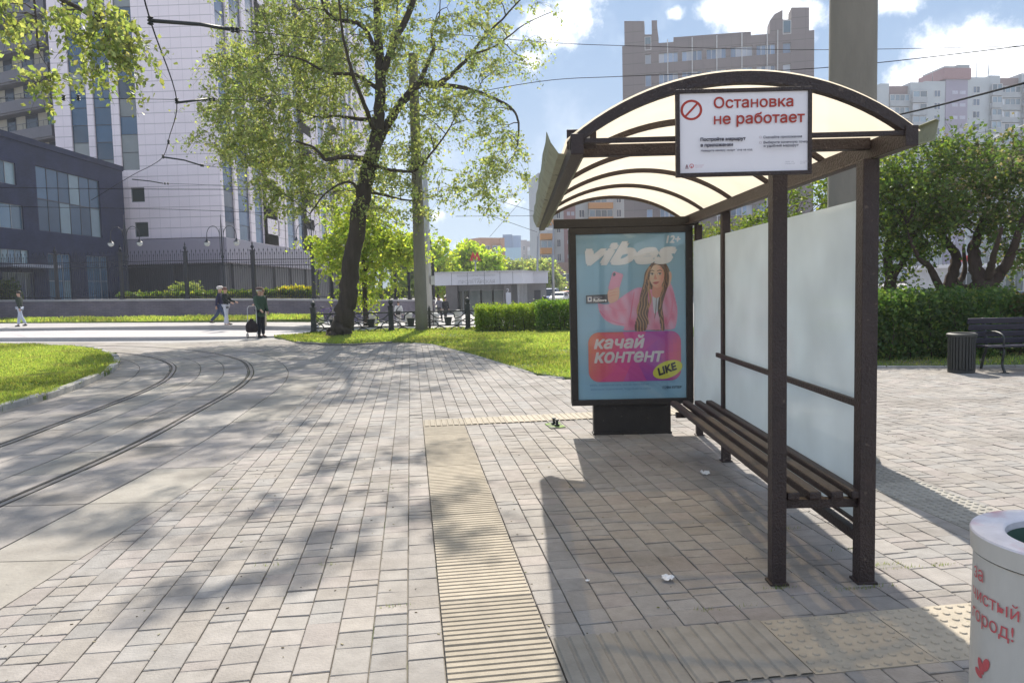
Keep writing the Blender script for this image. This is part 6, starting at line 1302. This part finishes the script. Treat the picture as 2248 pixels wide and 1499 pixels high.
    hc = nodes[6][0]; mh = mat('hair_%.2f' % hair[0], hair, .7, var=.3, scale=20)
    mb = MB(); vs = []; n = 14
    mb.lathe([(.098, -.03), (.103, .02), (.092, .06), (.06, .092), (.001, .105)], (hc.x, hc.y + .018, hc.z), n, sx=.92, sy=1.05); mb.build('hair', mh, R_)
    if hat: mb = MB(); mb.lathe([(.10, .025), (.145, .03), (.15, .045), (.13, .085), (.08, .115), (.001, .122)], (hc.x, hc.y - .01, hc.z), 18); mb.build('cap', hat, R_)
    s = h/1.76; R_.scale = (s, s, s); R_.location = loc; R_.rotation_euler = (0, 0, rotz); return R_
g = G(574, 740.5)
person('elderly man in a dark green coat and brown cap standing by a shopping trolley', (g.x, g.y, 0), math.radians(60), 1.74, cloth('green', (.04, .075, .05)), cloth('navy', (.012, .014, .025)), hair=(.5, .5, .48), hat=cloth('cap', (.10, .06, .055)), coat=.72, bulk=1.25, arms=((.35, .5, .1), (.1, .25, .15)))
g = G(557, 727, .06)
person('person in dark top and beige trousers standing behind the green coat man', (g.x - .1, g.y + 1.5, .08), math.radians(-20), 1.62, cloth('black', (.02, .018, .03)), cloth('beige', (.42, .36, .28)), hair=(.22, .12, .08), arms=((.4, .9, .1), (.3, .8, .1)))
g = G(486, 713, .24)
person('walking person in dark navy jacket and jeans with pale cap, farther of the couple', (g.x, g.y, .24), math.radians(92), 1.70, cloth('navyjacket', (.025, .025, .06)), cloth('jeans', (.05, .07, .13)), hair=(.5, .46, .44), hat=cloth('palecap', (.60, .55, .53)), legs=((.45, .05), (-.45, .35)), arms=((-.3, .2, .05), (.4, .3, .05)), coat=.86)
g = G(498, 716, .24)
person('walking person in black jacket and pale grey trousers, nearer of the couple', (g.x, g.y, .24), math.radians(85), 1.58, cloth('blk2', (.012, .018, .018)), cloth('palegrey', (.46, .48, .55)), shoe=(.35, .35, .36), hair=(.14, .06, .05), legs=((.12, .05), (-.10, .1)), arms=((.5, .7, .1), (.5, .8, .1)), coat=.88)
g = G(46, 717, .24)
person('person in dark jacket and light trousers walking at the far left by the wall', (g.x, g.y, .24), math.radians(-85), 1.68, cloth('dkgreen', (.018, .03, .022)), cloth('paleblue', (.42, .46, .56)), shoe=(.05, .05, .06), legs=((.22, .05), (-.25, .2)), arms=((.3, .3, .1), (-.3, .2, .1)), coat=.84)
q = P(874, 657, 44); zz_ = float(zg(q.x, 44))
person('person in white jacket with a black bag walking behind the low railing', (q.x, 44, zz_), math.radians(20), 1.60, cloth('white', (.62, .60, .58)), cloth('whitetr', (.50, .48, .46)), hair=(.05, .04, .03), legs=((.18, .1), (-.2, .25)), arms=((.2, .5, .15), (.2, .4, .15)), coat=.86)
rbag = thing('shoulder_bag', 'black bag slung across the white jacketed person', 'bag', (q.x, 43.8, zz_ + .95))
mb = MB(); mb.box((q.x - .14, 43.74, zz_ + .82), (q.x + .14, 43.83, zz_ + 1.05)); mb.build('pouch', M_black, rbag, .02); mb = MB(); mb.tube([(q.x - .12, 43.79, zz_ + 1.04), (q.x - .02, 43.78, zz_ + 1.2), (q.x + .14, 43.82, zz_ + 1.34)], .022, 6); mb.build('strap', M_black, rbag)
q = P(964, 651, 53); zz_ = float(zg(q.x, 53))
person('person in grey jacket and black trousers by the pavilion, left of a pair', (q.x, 53, zz_), math.radians(-30), 1.72, cloth('grey', (.20, .19, .22)), cloth('blk3', (.02, .02, .022)), legs=((.15, .05), (-.15, .1)), arms=((.5, 1.2, .1), (.1, .2, .1)), coat=.84)
q = P(977, 653, 52); zz_ = float(zg(q.x, 52))
person('person all in black by the pavilion, right of a pair', (q.x, 52, zz_), math.radians(30), 1.70, cloth('blk4', (.015, .015, .018)), cloth('blk3', (.02, .02, .022)), legs=((.2, .05), (-.2, .15)), coat=.84)
# shopping trolley
g = G(555, 742); tr_ = thing('shopping_trolley', 'two wheeled shopping trolley with a dark rounded bag beside the man', 'shopping trolley', (g.x, g.y, 0)); x, y = g.x, g.y
M_tube = mat('trolley_tube', (.55, .53, .52), .35, .4, var=.05); M_bag = cloth('bag', (.02, .013, .016))
mb = MB()
for s in (-1, 1): mb.tube([(x + s*.17, y - .12, .02), (x + s*.17, y, .2), (x + s*.15, y + .03, 1.05), (x + s*.11, y + .06, 1.12)], .013, 6)
mb.tube([(x - .11, y + .06, 1.12), (x + .11, y + .06, 1.12)], .015, 6); mb.tube([(x - .17, y, .2), (x + .17, y, .2)], .012, 6); mb.tube([(x - .16, y + .02, .62), (x + .16, y + .02, .62)], .01, 6); mb.build('frame', M_tube, tr_)
mb = MB(); mb.lathe([(.001, .2), (.17, .21), (.21, .26), (.215, .44), (.16, .56), (.08, .6), (.06, .68), (.001, .69)], (x, y - .06, 0), 16, sy=.6); mb.build('bag', M_bag, tr_)
for s in (-1, 1):
    mb = MB(); mb.tube([(x + s*.2, y + .05 + .085*math.cos(t), .085 + .085*math.sin(t)) for t in np.linspace(0, 2*math.pi, 13)], .014, 6); mb.tube([(x + s*.17, y + .05, .085), (x + s*.215, y + .05, .085)], .02, 6); mb.build('wheel', M_iron, tr_)
# bicycles against the wall
def bicycle(px, Y, rotz, label, c):
    b = thing('bicycle', label, 'bicycle', (0, 0, 0), 'bicycles parked by the stone wall'); mm = mat('bike_%.2f_%.2f' % (c[0], c[2]), c, .35, .2, var=.1)
    for xx in (-.52, .52):
        mb = MB(); mb.tube([(xx + .33*math.cos(t), 0, .34 + .33*math.sin(t)) for t in np.linspace(0, 2*math.pi, 25)], .018, 6, caps=False); w = mb.build('wheel', M_iron, b)
        mb = MB(); mb.tube([(xx - .03, -.02, .34), (xx - .03, .02, .34)], .03, 6)
        for k in range(10): t = k*math.pi/5; mb.tube([(xx, 0, .34), (xx + .32*math.cos(t), 0, .34 + .32*math.sin(t))], .003, 3)
        mb.build('spokes', M_tube, w)
    mb = MB()
    for a_, b_ in (((-.52, .34), (-.08, .30)), ((-.52, .34), (-.2, .82)), ((-.2, .88), (-.06, .3)), ((-.06, .3), (.36, .78)), ((-.19, .80), (.34, .86)), ((.33, .95), (.52, .34))): mb.tube([(a_[0], 0, a_[1]), (b_[0], 0, b_[1])], .02, 6)
    mb.build('frame', mm, b); mb = MB(); mb.tube([(.33, 0, .95), (.31, 0, 1.05)], .014, 6); mb.tube([(.25, -.28, 1.08), (.32, -.1, 1.06), (.32, .1, 1.06), (.25, .28, 1.08)], .014, 6); mb.build('handlebar', M_iron, b)
    mb = MB(); mb.add([(-.34, -.07, .93), (-.34, .07, .93), (-.08, .02, .93), (-.08, -.02, .93), (-.33, -.05, .87), (-.33, .05, .87), (-.1, .01, .89), (-.1, -.01, .89)], [(0, 1, 2, 3), (7, 6, 5, 4), (0, 3, 7, 4), (1, 0, 4, 5), (2, 1, 5, 6), (3, 2, 6, 7)]); mb.build('saddle', M_iron, b, .015)
    mb = MB(); mb.tube([(-.06, -.09, .13), (-.06, -.05, .3), (-.06, .05, .3), (-.06, .09, .47)], .012, 5); mb.build('crank', M_iron, b)
    q = P(px, 700, Y); b.location = (q.x, Y, float(zg(q.x, Y)) + .03); b.rotation_euler = (0, 0, rotz)
bicycle(716, 42.5, .9, 'violet parked bicycle by the wall, left of the tree trunk', (.10, .05, .20)); bicycle(781, 43.5, -.8, 'dark blue parked bicycle by the wall, right of the tree trunk', (.05, .04, .15)); bicycle(734, 43.2, 1.3, 'pale parked bicycle by the wall, just left of the tree trunk', (.35, .33, .2))
# pale bollards behind the railing
for i, (px, Y, lab) in enumerate([(819, 37, 'pale concrete bollard behind the railing, left of the white jacketed person'), (897, 38, 'pale concrete bollard behind the railing, between the white jacketed person and the pole'), (955, 39, 'pale concrete bollard behind the railing, right of the pole'), (1006, 37, 'pale concrete bollard behind the railing, nearest the hedge')]):
    q = P(px, 700, Y); z = float(zg(q.x, Y))
    if i == 0:
        bo = thing('bollard', lab, 'bollard', (q.x, Y, z), 'pale bollards behind the railing'); mb = MB(); mb.lathe([(.24, 0), (.24, .1), (.19, .14), (.17, .55), (.21, .6), (.2, .72), (.1, .8), (.001, .82)], (q.x, Y, z), 16); mb.build('body', mat('bollard_paint', (.42, .42, .40), .8, var=.15), bo)
    else: dup(bo, (q.x, Y, z), 0, lab)

# ================================================================== CARS, BENCH, BIN
M_tyre = mat('tyre', (.02, .02, .02), .8, var=.1); M_cgl = mat('car_glass', (.03, .04, .05), .06, var=.05, spec=.8)
def car(px, Y, rotz, label, c, tall=False):
    r = thing('car', label, 'car', (0, 0, 0), 'cars at the crossing behind the hedge'); m = mat('car_paint_%.2f_%.2f' % (c[0], c[2]), c, .3, .2, var=.03); hz = 1.9 if tall else 1.46
    prof = [(-2.1, .3), (-2.15, .75), (-1.9, .92), (-1.2, .98), (-.7, hz - .04), (.9, hz), (1.7, hz - .3 if not tall else hz - .05), (2.1, .95), (2.15, .35), (1.75, .28), (-1.75, .28)]
    mb = MB(); mb.extr(prof, lambda p, t: (p[0], t*(.86 if p[1] < 1.05 else .72), p[1]), -1, 1); mb.build('body', m, r, .06)
    for s in (-1, 1):
        mb = MB()
        for (a, b, c_, d) in ((-.98, .02, -.62, .02), (.1, 1.0, .1, .85)): mb.add([(a, s*.868, .98), (b, s*.868, .98), (d, s*.74, hz - .1), (c_, s*.74, hz - .1)], [(0, 1, 2, 3)])
        mb.build('side_window', M_cgl, r)
        for xx in (-1.35, 1.35):
            mb = MB(); mb.lathe([(.001, -.1), (.3, -.1), (.32, -.06), (.32, .06), (.3, .1), (.2, .11), (.001, .09)], n=18)
            mb.v = [(xx + v[0], s*(.80 + v[2]*.9), .32 + v[1]) for v in mb.v]; mb.build('wheel', M_tyre, r)
        mb = MB(); mb.box((-2.165, s*.62 - .16, .66), (-2.12, s*.62 + .16, .8)); mb.build('headlight', M_globe, r)
    mb = MB(); mb.add([(-1.19, -.78, 1.0), (-1.19, .78, 1.0), (-.74, .68, hz - .08), (-.74, -.68, hz - .08)], [(0, 1, 2, 3)]); mb.v = [(v[0] - .02, v[1], v[2] + .01) for v in mb.v]; mb.build('windscreen', M_cgl, r)
    q = P(px, 650, Y); r.location = (q.x, Y, -.75); r.rotation_euler = (0, 0, rotz)
car(1228, 92, 1.3, 'white car at the crossing, just above the taller hedge', (.62, .62, .62)); car(1211, 96, 1.4, 'blue van at the crossing beside the pavilion', (.05, .09, .25), True); car(1246, 104, 1.2, 'red car at the crossing by the lightbox edge', (.30, .04, .04)); car(1218, 112, .2, 'pale grey car farther back at the crossing', (.45, .46, .48)); car(1238, 118, .1, 'white van farthest back at the crossing', (.6, .6, .6), True)
# park bench and slatted bin on the right
M_slat = mat('bench_slat', (.035, .032, .05), .6, var=.25, scale=6, stretch=(.3, 3, 3)); BYY = 12.75; bx0 = P(2131, 760, BYY).x; bx1 = bx0 + 1.9
pb = thing('park_bench', 'dark slatted park bench with iron arms in front of the right hedge', 'bench', (bx0 + .9, BYY, 0))
for i, z in enumerate((.83, .72, .61, .50)): part('backrest_slat', M_slat, lambda mb: mb.obox(((bx0+bx1)/2, BYY + .10 - .03*i, z), (.95, 0, 0), (0, .014, .004), (0, -.012, .046)), pb, .005)
for i in range(4): part('seat_slat', M_slat, lambda mb: mb.obox(((bx0+bx1)/2, BYY - .08 - .11*i, .42 + .006*i), (.95, 0, 0), (0, .048, 0), (0, 0, .016)), pb, .005)
for x in (bx0 + .28, bx1 - .28):
    part('leg', M_cast, lambda mb: (mb.tube(catmull([(x, BYY + .14, .88), (x, BYY + .02, .44), (x, BYY + .1, .2), (x, BYY + .16, 0)], 4), .022, 6), mb.tube(catmull([(x, BYY, .41), (x, BYY - .3, .40), (x, BYY - .44, .36), (x, BYY - .40, .15), (x, BYY - .48, 0)], 4), .022, 6), mb.tube(catmull([(x, BYY + .06, .62), (x, BYY - .2, .66), (x, BYY - .42, .60), (x, BYY - .42, .42)], 4), .018, 6), mb.box((x - .04, BYY - .52, -.005), (x + .04, BYY - .42, .012))), pb)
q = G(2110, 817); db_ = thing('litter_bin', 'dark slatted cylindrical litter bin beside the park bench', 'litter bin', (q.x, q.y, 0)); M_bd = mat('bin_dark', (.03, .032, .03), .6, var=.25)
def f(mb):
    for k in range(26): a = k*2*math.pi/26; mb.obox((q.x + .195*math.cos(a), q.y + .195*math.sin(a), .33), (-.016*math.sin(a), .016*math.cos(a), 0), (.008*math.cos(a), .008*math.sin(a), 0), (0, 0, .27))
part('slats', M_bd, f, db_); part('liner', M_iron, lambda mb: mb.lathe([(.001, .05), (.17, .05), (.175, .58), (.168, .58), (.165, .1), (.001, .09)], (q.x, q.y, 0), 24), db_)
part('rim', M_bd, lambda mb: mb.lathe([(.17, .6), (.225, .6), (.23, .64), (.20, .66), (.165, .655), (.16, .62)], (q.x, q.y, 0), 28), db_); part('base', M_bd, lambda mb: mb.lathe([(.001, 0), (.2, 0), (.205, .05), (.001, .055)], (q.x, q.y, 0), 24), db_)

# ================================================================== OVERHEAD LINES AND FAR POLES
M_wire = mat('wire', (.015, .015, .017), .9, spec=.1); M_wirel = mat('light_wire', (.16, .17, .19), .9, spec=.1)
def wire(name, pts, r, label, m=None, cat='wire', fittings=()):
    w = thing(name, label, cat, pts[0]); part('cable', m or M_wire, lambda mb: mb.tube(catmull(pts, 6), r, 5), w)
    for p in fittings:
        part('clamp', M_iron, lambda mb: (mb.lathe([(.012, -.07), (.05, -.05), (.025, -.02), (.05, .0), (.025, .03), (.05, .05), (.012, .07)], p, 8)), w)
    return w
wire('tram_wire', [q3(296, -90, 11), q3(330, 46, 12), q3(388, 222, 18), q3(372, 300, 23), q3(358, 344, 26), q3(330, 365, 28.5), q3(289, 386, 31), q3(200, 440, 36)], .012, 'tram contact wire zigzagging down in front of the white tower', fittings=[q3(330, 46, 12), q3(388, 222, 18), q3(370, 312, 24), q3(358, 344, 26)])
def arm(a, pts, rod, label, rr=.02):
    w = thing('registration_arm', label, 'tram wire arm', pts[0], 'dark arms holding the tram wire'); part('rod', M_iron, lambda mb: mb.tube(pts[:rod], rr, 6), w)
    part('span_wire', M_wire, lambda mb: mb.tube(pts[rod-1:], .007, 4), w)
    for k in range(2):
        u = pts[rod-1]; v_ = pts[rod]; c_ = tuple(u[i] + (v_[i] - u[i])*(.06 + .1*k) for i in range(3)); part('insulator', M_iron, lambda mb: mb.lathe([(.01, -.05), (.04, -.03), (.02, 0), (.04, .03), (.01, .05)], c_, 8), w)
arm(0, [q3(330, 46, 12), q3(440, 54, 12.3), q3(505, 65, 12.6), q3(600, 75, 13.2), q3(905, 110, 27)], 3, 'topmost dark tram wire arm, crossing the white tower to the tree', .03)
arm(1, [q3(388, 226, 18), q3(420, 222, 18.2), q3(455, 218, 18.5), q3(545, 220, 19.5), q3(905, 160, 27.4)], 3, 'second dark tram wire arm, level with the tree crown', .028)
arm(2, [q3(358, 345, 26), q3(405, 352, 26), q3(440, 363, 26), q3(475, 367, 26.2), q3(905, 410, 27.5)], 3, 'third tram wire arm, lower on the white tower', .028)
arm(3, [q3(290, 394, 31), q3(330, 398, 31), q3(358, 403, 31), q3(425, 405, 31), q3(905, 430, 27.5)], 3, 'lowest tram wire arm, by the dark building corner', .024)
wire('overhead_wire', [q3(-60, 217, 17), q3(150, 216, 17.5), q3(388, 219, 18)], .007, 'thin wire running left from the second tram wire arm', fittings=[q3(140, 215, 17.4), q3(172, 215, 17.5)])
wire('overhead_wire', [q3(-60, 411, 33), q3(250, 415, 33), q3(600, 416, 33), q3(912, 412, 27.6)], .014, 'thin horizontal wire across the dark building and white tower')
wire('overhead_wire', [q3(-60, 452, 36), q3(90, 455, 36), q3(380, 460, 36), q3(640, 470, 36)], .012, 'lower faint wire across the dark building')
wire('overhead_wire', [q3(935, 225, 27.7), q3(1180, 180, 26), q3(1372, 168, 25), q3(1800, 150, 22), q3(2300, 95, 18)], .012, 'thin wire crossing the sky from the lawn pole to the right')
wire('overhead_wire', [q3(935, 70, 27.7), q3(1180, 92, 30), q3(1370, 101, 32), q3(1800, 110, 34), q3(2300, 100, 34)], .013, 'upper thin wire crossing the sky above the grey office block')
wire('overhead_wire', [q3(1010, 450, 60), q3(1180, 510, 60)], .02, 'faint wire sloping down to the right in the low sky gap', M_wirel)
wire('overhead_wire', [q3(1010, 415, 60), q3(1190, 470, 60)], .02, 'upper faint wire sloping down in the low sky gap', M_wirel)
wire('overhead_wire', [q3(1000, 475, 62), q3(1190, 474, 62)], .02, 'faint level wire in the low sky gap', M_wirel)
wire('overhead_wire', [q3(1075, 520, 80), q3(1150, 435, 80)], .02, 'faint wire rising to the right above the brick block', M_wirel)
wire('overhead_wire', [q3(1945, 259, 24), q3(2060, 232, 22), q3(2260, 180, 18)], .028, 'thick black cable slanting across the right apartment block')
wire('overhead_wire', [q3(2176, 306, 24), q3(2260, 270, 22)], .014, 'pale cable above the right trees', mat('pale_cable', (.5, .5, .52), .5))
def lamp_mast(px, Y, ytop, label, arm_=1):
    a = P(px, 650, Y); t = P(px, ytop, Y); m = thing('lamp_mast', label, 'lamp post', (a.x, Y, -.75)); part('pole', M_alu, lambda mb: mb.tube([(a.x, Y, -.8), (a.x, Y, t.z*.5), (t.x, Y, t.z)], [.16, .12, .08], 10), m)
    part('arm', M_alu, lambda mb: mb.tube(catmull([(t.x, Y, t.z), (t.x + .25*arm_, Y, t.z + .55), (t.x + 1.0*arm_, Y, t.z + .75)], 4), .05, 6), m); part('lantern', M_globe, lambda mb: mb.box((t.x + (.9 if arm_ > 0 else -1.5), Y - .12, t.z + .68), (t.x + (1.5 if arm_ > 0 else -.9), Y + .12, t.z + .82)), m)
lamp_mast(1181, 78, 520, 'slim far lamp post left of the orange balconies'); lamp_mast(1215, 72, 500, 'far lamp post standing in front of the orange balconies', -1)

# ================================================================== AIR
M_haze = bpy.data.materials.new('haze_air'); M_haze.use_nodes = True; n_, l_ = M_haze.node_tree.nodes, M_haze.node_tree.links; n_.clear()
ho = n_.new('ShaderNodeOutputMaterial'); hv = n_.new('ShaderNodeVolumePrincipled'); hv.inputs['Color'].default_value = (.86, .90, .97, 1); hv.inputs['Density'].default_value = .00065; hv.inputs['Anisotropy'].default_value = .35; l_.new(hv.outputs[0], ho.inputs['Volume'])
mb = MB(); mb.box((-470, -140, -1.8), (470, 540, 75)); tag(mb.build('haze', M_haze), 'thin pale haze that softens the far buildings', 'haze', None, 'stuff')
